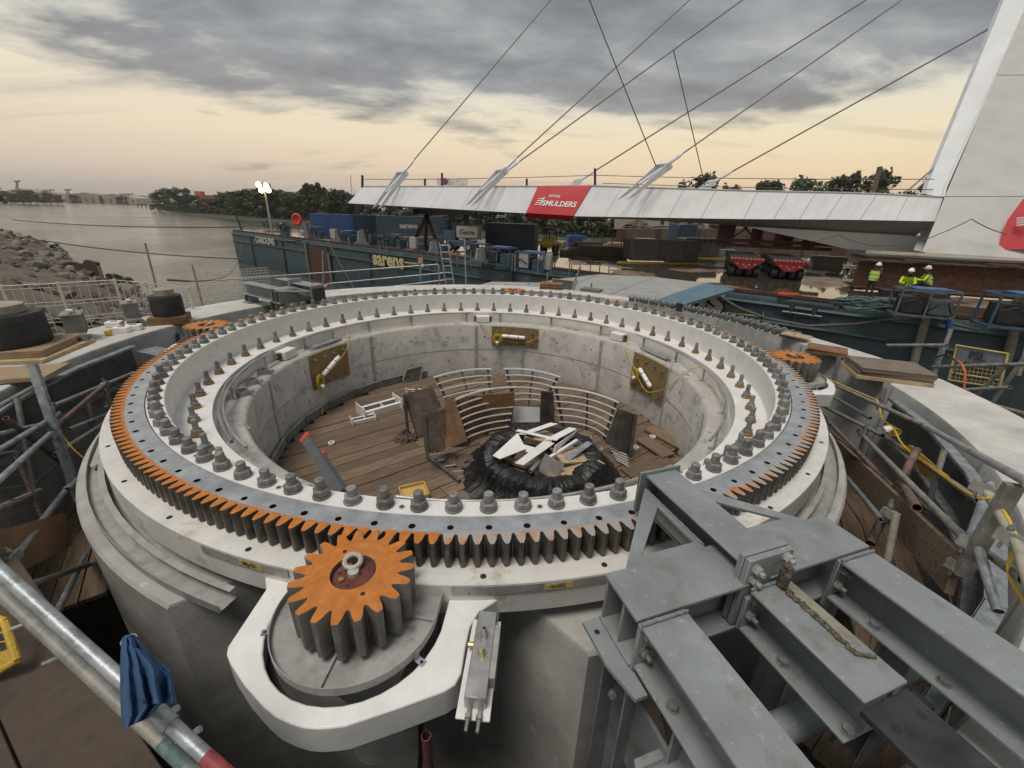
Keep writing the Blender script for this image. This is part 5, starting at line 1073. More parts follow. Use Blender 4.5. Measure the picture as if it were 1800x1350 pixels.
b = B(); b.m(mat('orange_hose', (.55, .12, .05), .5)); b.tube([yr_(1672, 630, 7.2), yr_(1690, 638, 7.15), yr_(1697, 655, 7.1), yr_(1694, 690, 7.1)], .013, 8); tag(b.build('orange_hose'), 'orange hose hanging over the gate rail', 'hose')
b = B(); b.m(BLACK); b.tube([yr_(1645, 628, 7.2), yr_(1665, 622, 7.2), yr_(1680, 634, 7.15), yr_(1678, 660, 7.1)], .012, 8); tag(b.build('black_cable'), 'black cable looped beside the orange hose', 'cable')
# ================================================================ river and barge
ZW = -6.2; ZD = -1.8
WAT = bpy.data.materials.new('river_water'); WAT.use_nodes = True
_t = WAT.node_tree; _n = _t.nodes; _p = _n['Principled BSDF']; _p.inputs['Base Color'].default_value = (.075, .075, .066, 1); _p.inputs['Roughness'].default_value = .09; _p.inputs['IOR'].default_value = 1.33
_g = _n.new('ShaderNodeNewGeometry'); _mp = _n.new('ShaderNodeMapping'); _mp.inputs['Scale'].default_value = (.55, 1.15, 1); _mp.inputs['Rotation'].default_value = (0, 0, R(35)); _t.links.new(_g.outputs['Position'], _mp.inputs[0])
_a = _n.new('ShaderNodeTexNoise'); _a.inputs['Scale'].default_value = 1.1; _a.inputs['Detail'].default_value = 5; _a.inputs['Roughness'].default_value = .62; _t.links.new(_mp.outputs[0], _a.inputs['Vector'])
_b2 = _n.new('ShaderNodeTexNoise'); _b2.inputs['Scale'].default_value = .035; _b2.inputs['Detail'].default_value = 3; _t.links.new(_g.outputs['Position'], _b2.inputs['Vector'])
_mr = _n.new('ShaderNodeMapRange'); _mr.inputs[1].default_value = .35; _mr.inputs[2].default_value = .65; _mr.inputs[3].default_value = .16; _mr.inputs[4].default_value = .6; _t.links.new(_b2.outputs['Fac'], _mr.inputs[0])
_bp = _n.new('ShaderNodeBump'); _bp.inputs['Distance'].default_value = .35; _t.links.new(_a.outputs['Fac'], _bp.inputs['Height']); _t.links.new(_mr.outputs[0], _bp.inputs['Strength']); _t.links.new(_bp.outputs[0], _p.inputs['Normal'])
b = B(); b.m(WAT); b.add([(-2900, -60, ZW), (2900, -60, ZW), (2900, 3000, ZW), (-2900, 3000, ZW)], [(0, 1, 2, 3)]); tag(b.build('river', ang=0), kind='structure')
BA = Vector((-40.05, 57.19, 0)); BD = Vector((.7908, -.6121, 0)).normalized(); BN = Vector((.6121, .7908, 0)).normalized()
def ath(u, v, off=0.0):
    d = ray(u, v); o = BA - BN * off; return CAM + d * ((o - CAM).dot(BN) / d.dot(BN))
def bpos(s, off, z): return Vector((BA.x, BA.y, z)) + BD * s + BN * off
LB_ = 98.0; WB = 29.0
HULL = mat('hull_blue', (.022, .050, .064), .5, v=.35, s=.9, c2=(.075, .05, .035), t2=.57, s2=1.0, k2=5, streak=1, b=.08, bs=10, c3=(.055, .095, .11), t3=.58, s3=.6)
DECKM = bpy.data.materials.new('wet_deck'); DECKM.use_nodes = True
_t = DECKM.node_tree; _n = _t.nodes; _p = _n['Principled BSDF']; _g = _n.new('ShaderNodeNewGeometry')
_a = _n.new('ShaderNodeTexNoise'); _a.inputs['Scale'].default_value = .22; _a.inputs['Detail'].default_value = 5; _t.links.new(_g.outputs['Position'], _a.inputs['Vector'])
_r = _n.new('ShaderNodeValToRGB'); _r.color_ramp.elements[0].position = .41; _r.color_ramp.elements[1].position = .47; _r.color_ramp.elements[0].color = (.55, .55, .55, 1); _r.color_ramp.elements[1].color = (.035, .035, .035, 1); _t.links.new(_a.outputs['Fac'], _r.inputs[0]); _t.links.new(_r.outputs[0], _p.inputs['Roughness'])
_c = _n.new('ShaderNodeTexNoise'); _c.inputs['Scale'].default_value = 1.1; _c.inputs['Detail'].default_value = 6; _t.links.new(_g.outputs['Position'], _c.inputs['Vector'])
_r2 = _n.new('ShaderNodeValToRGB'); _r2.color_ramp.elements[0].position = .35; _r2.color_ramp.elements[1].position = .68; _r2.color_ramp.elements[0].color = (.10, .065, .045, 1); _r2.color_ramp.elements[1].color = (.26, .19, .135, 1); _t.links.new(_c.outputs['Fac'], _r2.inputs[0])
_r3 = _n.new('ShaderNodeMix'); _r3.data_type = 'RGBA'; _r3.inputs[7].default_value = (.055, .045, .035, 1); _t.links.new(_r2.outputs[0], _r3.inputs[6])
_m2 = _n.new('ShaderNodeMapRange'); _m2.inputs[1].default_value = .41; _m2.inputs[2].default_value = .47; _t.links.new(_a.outputs['Fac'], _m2.inputs[0]); _t.links.new(_m2.outputs[0], _r3.inputs[0]); _t.links.new(_r3.outputs[2], _p.inputs['Base Color'])
brg = thing('deck_barge', 'long blue work barge with a wet rusty deck moored alongside', 'barge', bpos(45, 10, ZW))
b = B(); b.m(HULL)
sec = [(0, ZW - 1.0), (0, ZD - .35), (.12, ZD - .08), (.35, ZD)]
rows = [[bpos(s, o, z) for o, z in sec] for s in (0, 12, 24, 36, 48, 60, 72, 84, LB_)]
b.grid(rows); b.grid([[bpos(0, 0, ZW - 1), bpos(-3.2, 4, ZW - 1), bpos(0, WB, ZW - 1)], [bpos(0, .3, ZD), bpos(-2.5, 4, ZD), bpos(0, WB, ZD)]]); b.add([bpos(LB_, 0, ZW - 1), bpos(LB_, WB, ZW - 1), bpos(LB_, WB, ZD), bpos(LB_, 0, ZD)], [(0, 1, 2, 3)]); b.add([bpos(0, WB, ZW - 1), bpos(LB_, WB, ZW - 1), bpos(LB_, WB, ZD), bpos(0, WB, ZD)], [(0, 1, 2, 3)])
b.build('hull', brg)
b = B(); b.m(DECKM); b.add([bpos(0, .34, ZD), bpos(LB_, .34, ZD), bpos(LB_, WB, ZD), bpos(0, WB, ZD), bpos(-2.5, 4, ZD)], [(0, 1, 2, 3, 4)]); b.build('deck', brg)
for z in (ZD - .45, ZD - 1.35):
    b = B(); b.m(HULL); b.tube([bpos(0, -.03, z), bpos(LB_, -.03, z)], .11, 6); b.build('rubbing_strake', brg)
for s in range(6, 96, 9): b = B(); b.m(HULL); b.bar(bpos(s, -.05, ZW - .5), bpos(s, -.05, ZD - .5), .12, .12); b.build('frame_rib', brg)
b = B(); b.m(RUSTB); b.bar(bpos(0, .25, ZD + .06), bpos(LB_, .25, ZD + .06), .18, .16); b.build('deck_coaming', brg)
# rusty fender plate and its pale posts
q = [ath(541, 430, .12), ath(575, 436, .12)]; b = B(); b.m(RUSTB); b.add([q[0], q[1], Vector((q[1].x, q[1].y, ZW - .5)), Vector((q[0].x, q[0].y, ZW - .5))], [(0, 1, 2, 3)]); b.build('rusty_fender', brg)
for u in (536, 577): p = ath(u, 424 if u < 550 else 445, .2); b = B(); b.m(STUB); b.tube([p, Vector((p.x, p.y, ZW - .3))], .16, 8); b.build('fender_post', brg)
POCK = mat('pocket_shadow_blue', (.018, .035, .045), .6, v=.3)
for (u0, v0, u1, v1) in ((1366, 528, 1458, 566), (497, 418, 527, 428), (1185 - 440, 0, 0, 0)):
    if not v0: continue
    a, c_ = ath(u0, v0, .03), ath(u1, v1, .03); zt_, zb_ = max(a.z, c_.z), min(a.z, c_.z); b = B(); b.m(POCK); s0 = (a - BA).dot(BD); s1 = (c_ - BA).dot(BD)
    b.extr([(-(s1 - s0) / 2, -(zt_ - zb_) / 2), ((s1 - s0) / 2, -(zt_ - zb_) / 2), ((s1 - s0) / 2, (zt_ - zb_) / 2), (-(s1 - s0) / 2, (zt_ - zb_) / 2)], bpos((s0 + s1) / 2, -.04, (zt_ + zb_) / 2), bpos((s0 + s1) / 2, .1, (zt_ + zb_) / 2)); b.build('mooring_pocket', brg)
    for f in (.3, .7): b = B(); b.m(HULL); b.tube([bpos(s0 + (s1 - s0) * f, -.08, zb_ + .1), bpos(s0 + (s1 - s0) * f, -.08, zt_ - .1)], .12, 8); b.build('bollard', brg)
    b = B(); b.m(STUB); b.tube([bpos(s0 + (s1 - s0) * .15, -.15, zb_ + .22), bpos(s0 + (s1 - s0) * .85, -.15, zb_ + .22)], .05, 6); b.build('bollard_bar', brg)
def hull_text(s, u, v, u1, mt_, bold=.02, off=.20, v1=None):
    p = ath(u, v, off); q = ath(u1, v1 or v, off)
    if v1: p.z = q.z
    w_ = (q - p).length
    cu = bpy.data.curves.new('t', 'FONT'); cu.body = s; cu.size = 1; o = bpy.data.objects.new('t', cu); COL.objects.link(o); bpy.context.view_layer.update(); wd = o.dimensions.x; bpy.data.objects.remove(o)
    sz = w_ / max(wd, .01); return text('lettering', s, sz, frame(p, BD, (0, 0, 1)), mt_, brg, .01, bold * sz)
LETW = mat('letter_white', (.55, .55, .50), .6, v=.2, s=2, b=0); LETY = mat('letter_cream', (.55, .47, .27), .6, v=.2, s=2, b=0)
hull_text('CAROLINE', 450, 426, 482, LETW); hull_text('sarens', 656, 464, 708, LETY, .03); hull_text('sarens', 1098, 524, 1263, mat('letter_big', (.56, .53, .47), .6, v=.15, s=2, b=0), .035, v1=549)
for (a, c_, w_) in (((711, 461), (734, 464), .10), ((1276, 549), (1344, 557), .07)):
    b = B(); b.m(mat('yellow_mark', (.50, .47, .10), .6, v=.2)); b.bar(ath(*a, .12), ath(*c_, .12), .02, w_); b.build('draught_mark', brg)
b = B(); b.m(MATS['yellow_mark']); b.bar(ath(1342, 548, .12), ath(1342, 565, .12), .08, .02); b.build('draught_mark', brg); b = B(); b.m(STUB); b.bar(ath(1277, 534, .12), ath(1276, 556, .12), .1, .04); b.build('draught_mark', brg)
# mooring lines
ROPE = mat('mooring_rope', (.10, .095, .085), .8, v=.2, b=0)
def rope(pts, r_, lab): b = B(); b.m(ROPE); b.tube(pts, r_, 6); return tag(b.build('mooring_line'), lab, 'rope', 'mooring lines')
rope(sag(atd(20, 386, 105), atd(428, 399, 62), .6), .10, 'upper mooring line running from the left bank bush to the barge bow')
rope(sag(atd(50, 419, 60), atd(432, 455, 56), .5), .08, 'lower mooring line crossing the river to the bow')
rope(sag(atd(295, 492, 9.3), atd(424, 424, 60), 1.6, 24), .025, 'mooring line rising from the smaller drum to the bow')
rope([ath(1225, 511, .15), ath(1262, 520, .3), ath(1300, 542, .3), ath(1350, 560, .3), ath(1420, 573, .3), ath(1500, 570, .3), ath(1560, 562, .3), ath(1640, 560, .3), ath(1720, 580, .3)], .07, 'thick hose looping along the near hull side')
rope(sag(ath(572, 416, .2), ath(627, 515, 1.5), .1), .05, 'thin line hanging down the hull by the rusty fender')
# ramp from the coping to the barge
rp = thing('ramp_plates', 'grey and blue steel ramp plates leading from the coping to the barge', 'ramp', atz(1100, 520, -.9))
RG = mat('ramp_grey', (.30, .305, .295), .65, v=.2, s=1.4, b=.1, c2=(.20, .17, .14), t2=.6, s2=1.2); RBL = mat('ramp_blue', (.085, .17, .23), .55, v=.25, s=1.4, b=.08, c2=(.22, .23, .23), t2=.56, s2=1.3)
def RQ(l): return [atz(u, v, z) for u, v, z in l]
for qd, mt_ in ((RQ([(1088, 552, -.42), (1128, 557, -.45), (1292, 508, -1.55), (1240, 497, -1.55)]), RBL), (RQ([(1030, 535, -.36), (1087, 551, -.42), (1239, 497, -1.55), (1150, 487, -1.5)]), RG), (RQ([(965, 518, -.32), (1029, 534.5, -.36), (1149, 487, -1.5), (1055, 482, -1.4)]), RG), (RQ([(905, 505, -.5), (964, 518, -.32), (1054, 482, -1.4), (985, 490, -1.0)]), RG), (RQ([(800, 512, -.3), (900, 513, -.3), (960, 497, -.8), (865, 495, -.7)]), RG)):
    b = B(); b.m(mt_); n_ = (qd[1] - qd[0]).cross(qd[3] - qd[0]); qd = qd if n_.z > 0 else qd[::-1]; b.plate([p - Vector((0, 0, .12)) for p in qd], .12); o = b.build('ramp_plate', rp)
    for f, g_ in ((.2, .25), (.75, .3), (.4, .7), (.8, .75)):
        p = qd[0].lerp(qd[1], f).lerp(qd[3].lerp(qd[2], f), g_); b = B(); b.m(HOLE); b.cyl(p + Vector((0, 0, .004)), .05, .004, 8); b.build('lifting_slot', o)
for u0, u1, v in ((1150, 1176, 520), (1177, 1196, 525)):
    p, q = ath(u0, v, 1.0), ath(u1, v, 1.0); b = B(); b.m(RUSTB); b.bar(Vector((p.x, p.y, ZD - .8)), Vector((q.x, q.y, ZD - .8)), .8, 1.5); b.build('ramp_support', rp)

# ================================================================ machinery on the barge deck
NAVY = mat('navy_paint', (.022, .045, .085), .5, v=.25, s=2, b=.05, c2=(.06, .06, .06), t2=.64, s2=2); BLUEC = mat('container_blue', (.035, .10, .27), .5, v=.18, s=1.5, b=.05, c2=(.06, .08, .13), t2=.62, s2=1.2); BLUEG = mat('container_grey_blue', (.05, .085, .115), .55, v=.2, s=1.5, b=.05)
def container(u, v, L_, rz, mt_, lab, txt=None, h_=2.6, doors=True):
    p = atz(u, v, ZD); g = thing('shipping_container', lab, 'container'); g.location = (p.x, p.y, ZD); g.rotation_euler = (0, 0, R(rz))
    n = int(L_ / .28); P0 = []; w_ = 1.22
    for i in range(n + 1):
        x = -L_ / 2 + L_ * i / n
        P0.append((x, -w_ + (.035 if i % 2 else 0)))
    b = B(); b.m(mt_); b.grid([[Vector((x, y, .12)) for x, y in P0], [Vector((x, y, h_ - .1)) for x, y in P0]]); b.grid([[Vector((x, -y, .12)) for x, y in P0], [Vector((x, -y, h_ - .1)) for x, y in P0]]); b.build('side_wall', g, ang=15)
    b = B(); b.m(mt_); b.box((0, 0, h_ - .05), (L_, 2 * w_, .1)); b.build('roof', g); b = B(); b.m(mt_); b.box((0, 0, .08), (L_, 2 * w_, .16)); b.build('floor_frame', g)
    for s_ in (-1, 1):
        b = B(); b.m(mt_); b.box((s_ * (L_ / 2 - .03), 0, h_ / 2), (.05, 2 * w_ - .1, h_ - .2)); b.build('end_door' if s_ > 0 else 'end_wall', g)
        for y in (-w_ + .05, w_ - .05): b = B(); b.m(mt_); b.box((s_ * (L_ / 2 - .05), y, h_ / 2), (.12, .12, h_)); b.build('corner_post', g)
    for y in (-.7, -.25, .25, .7): b = B(); b.m(GALV); b.tube([(L_ / 2 + .02, y, .2), (L_ / 2 + .02, y, h_ - .2)], .025, 6); b.build('lock_rod', g)
    if txt: text('lettering', txt, .95, frame((-L_ * .18, -w_ - .02, 1.05), (1, 0, 0), (0, 0, 1)), LETW, g, .01, .03)
    return g
container(590, 411, 6.0, 22, BLUEC, 'bright blue shipping container at the left on the barge')
container(650, 412, 4.6, 30, NAVY, 'navy shipping container between the blue and the grey blue ones')
container(722, 414, 9.2, 22, BLUEG, 'grey blue shipping container with pale lettering', 'sarens')
container(900, 438, 5.0, -14, NAVY, 'dark navy site container left of the forklift', h_=2.5)
def power_pack(u, v, lab, rz=-42, sc=1.0, mt_=None, zz=ZD):
    p = atz(u, v, zz); g = thing('power_pack', lab, 'power pack', None, 'machinery on the barge deck'); g.location = (p.x, p.y, zz); g.rotation_euler = (0, 0, R(rz)); g.scale = (sc,) * 3; mt_ = mt_ or mat('machine_blue', (.05, .10, .15), .5, v=.35, s=3, b=.08, c2=(.11, .09, .07), t2=.58, s2=3)
    for x in (-.95, 0, .95):
        for y in (-.45, .45): b = B(); b.m(mt_); b.bar((x, y, 0), (x, y, 1.1), .06, .06); b.build('frame_post', g)
    for z in (.08, 1.1):
        for y in (-.45, .45): b = B(); b.m(mt_); b.bar((-.95, y, z), (.95, y, z), .07, .07); b.build('frame_rail', g)
        for x in (-.95, .95): b = B(); b.m(mt_); b.bar((x, -.45, z), (x, .45, z), .07, .07); b.build('frame_rail', g)
    b = B(); b.m(DARK); b.box((-.4, 0, .5), (.8, .7, .7)); b.build('engine', g, bev=.05)
    b = B(); b.m(mt_); b.box((.5, 0, .45), (.75, .7, .6)); b.build('tank', g, bev=.03)
    b = B(); b.m(STUB); b.cyl((-.2, .1, .85), .12, .3, 10); b.build('filter', g)
    b = B(); b.m(BLACK); b.tube([(.1, -.4, .3), (.3, -.55, .6), (.6, -.5, .7), (.8, -.52, .3)], .035, 6); b.tube([(-.8, -.4, .6), (-.5, -.55, .75), (-.1, -.5, .5)], .03, 6); b.build('hoses', g)
    b = B(); b.m(BLUEC if zz == ZD else NAVY); b.box((.1, 0, 1.16), (1.2, .7, .06)); b.build('cover', g, bev=.03)
    return g
def winch(u, v, lab, rz=-42, sc=1.0):
    p = atz(u, v, ZD); g = thing('deck_winch', lab, 'winch', None, 'machinery on the barge deck'); g.location = (p.x, p.y, ZD); g.rotation_euler = (0, 0, R(rz)); g.scale = (sc,) * 3; mt_ = mat('winch_grey', (.13, .15, .165), .55, v=.3, s=3, b=.08)
    b = B(); b.m(mt_); b.box((0, 0, .1), (1.8, 1.1, .2)); b.build('base', g)
    for y in (-.4, .4): b = B(); b.m(mt_); b.prism([(-.5, 0), (.5, 0), (.22, 1.0), (-.22, 1.0)], -.04, .04, Matrix.Translation((0, y, .2)) @ Matrix.Rotation(PI / 2, 4, 'X')); b.build('cheek', g)
    b = B(); b.m(DARK); b.cyl((0, -.36, .75), .34, .72, 16, Mx=Matrix.Rotation(-PI / 2, 3, 'X')); b.build('drum', g)
    for y in (-.34, .36): b = B(); b.m(RUSTB); b.cyl((0, y, .75), .5, .03, 18, Mx=Matrix.Rotation(-PI / 2, 3, 'X')); b.build('flange', g)
    b = B(); b.m(MATS.get('machine_blue') or mt_); b.box((.75, 0, .55), (.4, .7, .7)); b.build('motor', g, bev=.04)
    b = B(); b.m(mat('lamp_grey', (.30, .33, .35), .5)); b.prism([(-.9, 0), (-.35, 0), (-.4, .8), (-.75, .85)], -.3, .3, Matrix.Translation((0, .1, .2)) @ Matrix.Rotation(PI / 2, 4, 'X')); b.build('guard', g)
    return g
power_pack(500, 407, 'blue framed power pack nearest the barge bow', sc=1.15); winch(545, 412, 'grey deck winch beside the red lifebuoy', sc=1.3); power_pack(562, 416, 'blue framed power pack before the bright blue container'); power_pack(615, 426, 'power pack before the navy container', sc=1.05); winch(645, 430, 'grey deck winch before the navy container', -30, 1.25); power_pack(700, 436, 'blue covered power pack before the grey blue container', sc=1.1); power_pack(880, 466, 'power pack with blue cover left of the two grey cabinets', -30, 1.1); power_pack(935, 478, 'power pack behind the grey cabinets', -30, 1.1); power_pack(470, 400, 'grey power pack close to the bow post', -38, 1.0, MATS['winch_grey'] if 'winch_grey' in MATS else None); winch(598, 421, 'deck winch between the pale cabinets and the navy container', -38, 1.0); power_pack(672, 433, 'power pack right of the second grey winch', -38, .9); winch(770, 447, 'deck winch left of the ladder top', -34, .95); power_pack(842, 452, 'power pack right of the boom lift', -30, .95)
winch(852, 460, 'deck winch below the boom lift', -30, .9)
for u, v, w_, lab in ((497, 405, .7, 'small pale cabinet near the bow'), (588, 423, .8, 'pale cabinet pair left of the winch'), (728, 442, .75, 'pale cabinet on the hull edge above the cream lettering'), (922, 478, .72, 'left grey control cabinet at the wet deck edge'), (959, 481, .72, 'right grey control cabinet at the wet deck edge')):
    p = atz(u, v, ZD); g = thing('control_cabinet', lab, 'cabinet', (p.x, p.y, ZD), 'cabinets on the barge deck'); b = B(); b.m(mat('cabinet_grey', (.36, .355, .34), .5, v=.12, s=4)); b.box((p.x, p.y, ZD + .75), (w_, .35, .95), -30); b.build('box', g, bev=.02)
    b = B(); b.m(GALV)
    for s_ in (-1, 1): b.bar((p.x + s_ * w_ * .4, p.y - s_ * .15, ZD), (p.x + s_ * w_ * .4, p.y - s_ * .15, ZD + .5), .05, .05)
    b.build('stand', g)
# stanchions with wires along the hull edge
for i, (u, v) in enumerate(((768, 466), (804, 468), (828, 470), (845, 470), (900, 476), (905, 478), (945, 482), (1000, 486), (615, 440), (668, 448), (680, 450), (555, 430), (540, 427))):
    p = atz(u, v, ZD); b = B(); b.m(STUB); b.tube([p, p + Vector((0, 0, 1.1))], .035, 6); tag(b.build('deck_stanchion'), 'thin deck stanchion on the hull edge, number %d from the ramp' % (i + 1) if False else 'thin pale stanchion standing on the barge edge', 'stanchion', 'stanchions along the barge edge')
p = atz(526, 409, ZD); g = thing('lifebuoy_stand', 'red lifebuoy on a stand near the barge bow', 'lifebuoy', p); b = B(); b.m(STUB); b.tube([p, p + Vector((0, 0, 1.7))], .05, 6); b.build('stand', g); b = B(); b.m(mat('lifebuoy_red', (.65, .06, .04), .5)); q = p + Vector((0, -.1, 1.75)); b.tube([q + Vector((.55 * cos(t * PI / 8), 0, .65 * sin(t * PI / 8))) for t in range(16)], .2, 8, True); b.box(q, (.9, .1, 1.0)); b.build('lifebuoy', g)
p = atz(425, 404, ZD); b = B(); b.m(RUSTB); b.tube([p, p + Vector((-.4, 0, 1.9))], .13, 8); tag(b.build('bow_post'), 'rusty post leaning at the barge bow', 'post')
# lit flood light mast
mb = bpos(1.5, 3.0, ZD); mt_top = aty(464, 330, mb.y); mbp = aty(476, 393, mb.y)
g = thing('flood_light_mast', 'tall lit flood light mast on the barge bow', 'light mast', (mbp.x, mbp.y, ZD))
b = B(); b.m(mat('mast_paint', (.42, .42, .34), .5)); b.tube([(mbp.x, mbp.y, ZD), mt_top], .16, 8, r1=.10); b.build('mast', g)
FL = mat('flood_lamp', (1, .80, .38), .4, emit=7, b=0, v=.02)
for dx, dz in ((-.5, .35), (.55, .25), (-.2, -.35), (.75, -.3)): b = B(); b.m(FL); b.cyl(mt_top + Vector((dx, -.3, dz)), .34, .2, 12, Mx=Matrix.Rotation(PI / 2, 3, 'X')); b.build('lamp_head', g); b = B(); b.m(DARK); b.box(mt_top + Vector((dx, .02, dz)), (.7, .3, .6)); b.build('lamp_housing', g)
# boom lift
p = atz(812, 442, ZD); g = thing('boom_lift', 'blue and pale grey boom lift parked on the barge', 'boom lift'); g.location = p; g.rotation_euler = (0, 0, R(-12))
MB_ = MATS['machine_blue']
b = B(); b.m(MB_); b.box((0, 0, .75), (2.6, 1.6, .5)); b.build('chassis', g, bev=.04)
for x in (-.95, .95):
    for y in (-.85, .85): b = B(); b.m(BLACK); b.cyl((x, y - .15, .45), .45, .3, 18, Mx=Matrix.Rotation(-PI / 2, 3, 'X')); o = b.build('wheel', g); b = B(); b.m(LETW); b.cyl((x, y - .16, .45), .2, .32, 12, Mx=Matrix.Rotation(-PI / 2, 3, 'X')); b.build('rim', o)
b = B(); b.m(mat('lift_grey', (.42, .41, .37), .5, v=.1)); b.box((.75, -.1, 1.75), (2.1, 1.3, 1.1)); b.build('counterweight', g, bev=.15, seg=2); text('lettering', 'Genie', .62, frame((.0, -.77, 1.55), (1, 0, 0), (0, 0, 1)), mat('logo_ink', (.05, .06, .08), .6, b=0), g, .006, .01, .15)
b = B(); b.m(MB_); b.box((-1.0, 0, 1.4), (1.2, 1.2, .9)); b.build('engine_cover', g, bev=.05); b = B(); b.m(MB_); b.bar((-.4, 0, 2.1), (-2.6, .0, 1.9), .3, .35); b.bar((-.4, .0, 2.3), (-2.4, 0, 2.5), .25, .3); b.build('boom', g)
for z in (0, .55, 1.05): b = B(); b.m(MB_); b.tube([(-2.6, -.6, 1.0 + z), (-1.9, -.6, 1.0 + z), (-1.9, .6, 1.0 + z), (-2.6, .6, 1.0 + z)], .035, 6, True); b.build('basket_rail', g)
b = B(); b.m(DARK); b.cyl((-1.2, -.3, 1.85), .18, .7, 10); b.build('hose_reel', g)
# forklift
p = atz(966, 443, ZD); g = thing('forklift', 'yellow and black forklift on the wet deck', 'forklift'); g.location = p; g.rotation_euler = (0, 0, R(70))
b = B(); b.m(YELP); b.box((0, 0, .75), (1.7, 1.2, .6)); b.box((-.7, 0, 1.0), (.5, 1.2, .7)); b.build('body', g, bev=.06)
for x in (-.6, .65):
    for y in (-.6, .6): b = B(); b.m(BLACK); b.cyl((x, y - .12, .38), .38, .24, 16, Mx=Matrix.Rotation(-PI / 2, 3, 'X')); b.build('wheel', g)
for x, y in ((-.5, -.5), (-.5, .5), (.45, -.5), (.45, .5)): b = B(); b.m(DARK); b.bar((x, y, 1.0), (x * .9, y, 2.2), .07, .07); b.build('cab_post', g)
b = B(); b.m(DARK); b.box((0, 0, 2.22), (1.2, 1.1, .07)); b.build('cab_roof', g)
for y in (-.35, .35): b = B(); b.m(DARK); b.bar((.95, y, .2), (.95, y, 2.4), .12, .1); b.build('mast_rail', g); b = B(); b.m(DARK); b.box((1.5, y, .18), (1.1, .12, .05)); b.build('fork', g)
b = B(); b.m(BLACK); b.box((-.15, 0, 1.15), (.5, .5, .5)); b.build('seat', g)
# mats, skips, far crane
p = atz(1050, 448, ZD); g = thing('mat_stack', 'low stack of muddy crane mats on the wet deck', 'mats', p)
for k in range(3): b = B(); b.m(BROWND); b.box((p.x + (k - 1) * .5, p.y, ZD + .15 + k * .28), (6.2 - k * .8, 2.4, .26), -4); b.build('mat', g)
for k, dx in enumerate((-2.4, -1.6, -.6, .3, 1.2, 2.1)): b = B(); b.m(STUB); b.bar((p.x + dx, p.y - .3, ZD + .85), (p.x + dx, p.y - .3, ZD + 1.9), .08, .08); b.build('stake', g)
GSK = mat('skip_grey', (.10, .098, .088), .7, v=.3, s=2, b=.1)
for i, (u, v, L_, lab) in enumerate(((1158, 460, 5.6, 'large muddy grey skip on the wet deck'), (1222, 452, 3.2, 'second grey skip behind the large one'))):
    p = atz(u, v, ZD); g = thing('waste_skip', lab, 'skip'); g.location = p; g.rotation_euler = (0, 0, R(4)); b = B(); b.m(GSK); b.prism([(-L_ / 2, .15), (L_ / 2, .15), (L_ / 2 + .35, 1.75), (-L_ / 2 - .2, 1.75)], -1.1, 1.1, Matrix.Rotation(PI / 2, 4, 'X')); b.build('skip_body', g, bev=.04)
    for k in range(6): x = -L_ / 2 + .3 + k * (L_ - .5) / 5; b = B(); b.m(GSK); b.bar((x, -1.14, .15), (x, -1.14, 1.75), .1, .08); b.build('rib', g)
    b = B(); b.m(GSK); b.box((.05, -1.14, 1.75), (L_ + .4, .12, .12)); b.build('rim', g)
    b = B(); b.m(YELP); b.box((0, -1.3, .05), (L_ + 2.4, .15, .1)); b.build('skid', g)
p = atz(1195, 436, ZD); g = thing('crawler_crane', 'dark crawler crane with a lettered boom behind the skips', 'crane', p); b = B(); b.m(NAVY); b.box(p + Vector((0, 0, 1.8)), (2.6, 2.2, 2.0), 10); b.build('cab_body', g, bev=.1); b = B(); b.m(DARK); b.box(p + Vector((0, 0, .45)), (4.2, 2.8, .8), 10); b.build('tracks', g, bev=.15)
q = atd(1250, 382, (p - CAM).length * .97); b = B(); b.m(NAVY); b.bar(p + Vector((.3, -.8, 2.7)), q, .3, .75); b.build('boom', g); bd = (q - p - Vector((.3, -.8, 2.7))).normalized(); text('lettering', 'sarens', .75, frame(p + Vector((.5, -1.0, 2.6)) + bd * .8, bd, (0, 0, 1)), LETW, g, .006, .02)
# two self propelled trailers under the bridge
def spmt(u, v, lab):
    p = atz(u, v, ZD); g = thing('transport_trailer', lab, 'transporter', None, 'red nosed transporters under the bridge'); g.location = p; g.rotation_euler = (0, 0, R(-22)); g.scale = (.86, .86, .86); RD = mat('trailer_red', (.26, .018, .022), .5, v=.2, s=3, b=.04)
    b = B(); b.m(DARK); b.box((0, 4.0, 1.15), (2.2, 8, .5)); b.build('bed', g)
    b = B(); b.m(RD); b.box((0, -.05, 1.32), (2.35, .25, .26)); b.build('head_beam', g); b = B(); b.m(LETW)
    for k in range(9): b.box((-1.05 + k * .26, -.185, 1.38), (.13, .02, .06))
    b.build('stencil_row', g)
    b = B(); b.m(RD); b.prism([(-1.05, 1.16), (1.05, 1.16), (.35, .62), (-.35, .62)], -.06, .06, Matrix.Translation((0, -.12, 0)) @ Matrix.Rotation(PI / 2, 4, 'X')); b.build('drawbar', g)
    b = B(); b.m(LETW)
    for x, z in ((-.2, .95), (.2, .95), (0, .8), (-.6, 1.0), (.6, 1.0)): b.cyl((x, -.17, z), .05, .02, 8, Mx=Matrix.Rotation(PI / 2, 3, 'X'))
    b.build('bolt_heads', g)
    for y in range(5):
        for x in (-.85, -.35, .35, .85): b = B(); b.m(BLACK); b.cyl((x - .2, .4 + y * 1.5, .42), .42, .38, 14, Mx=Matrix.Rotation(PI / 2, 3, 'Y')); b.build('wheel', g)
spmt(1306, 487, 'red nosed transporter at the left under the bridge'); spmt(1382, 492, 'red nosed transporter at the right under the bridge')
sp0 = atz(1345, 478, ZD); g = thing('support_tower', 'dark red trestle carrying the bridge on the transporters', 'trestle', sp0 + Vector((0, 4, 1.4)))
OX = mat('red_oxide', (.085, .035, .03), .7, v=.3, s=2, b=.1)
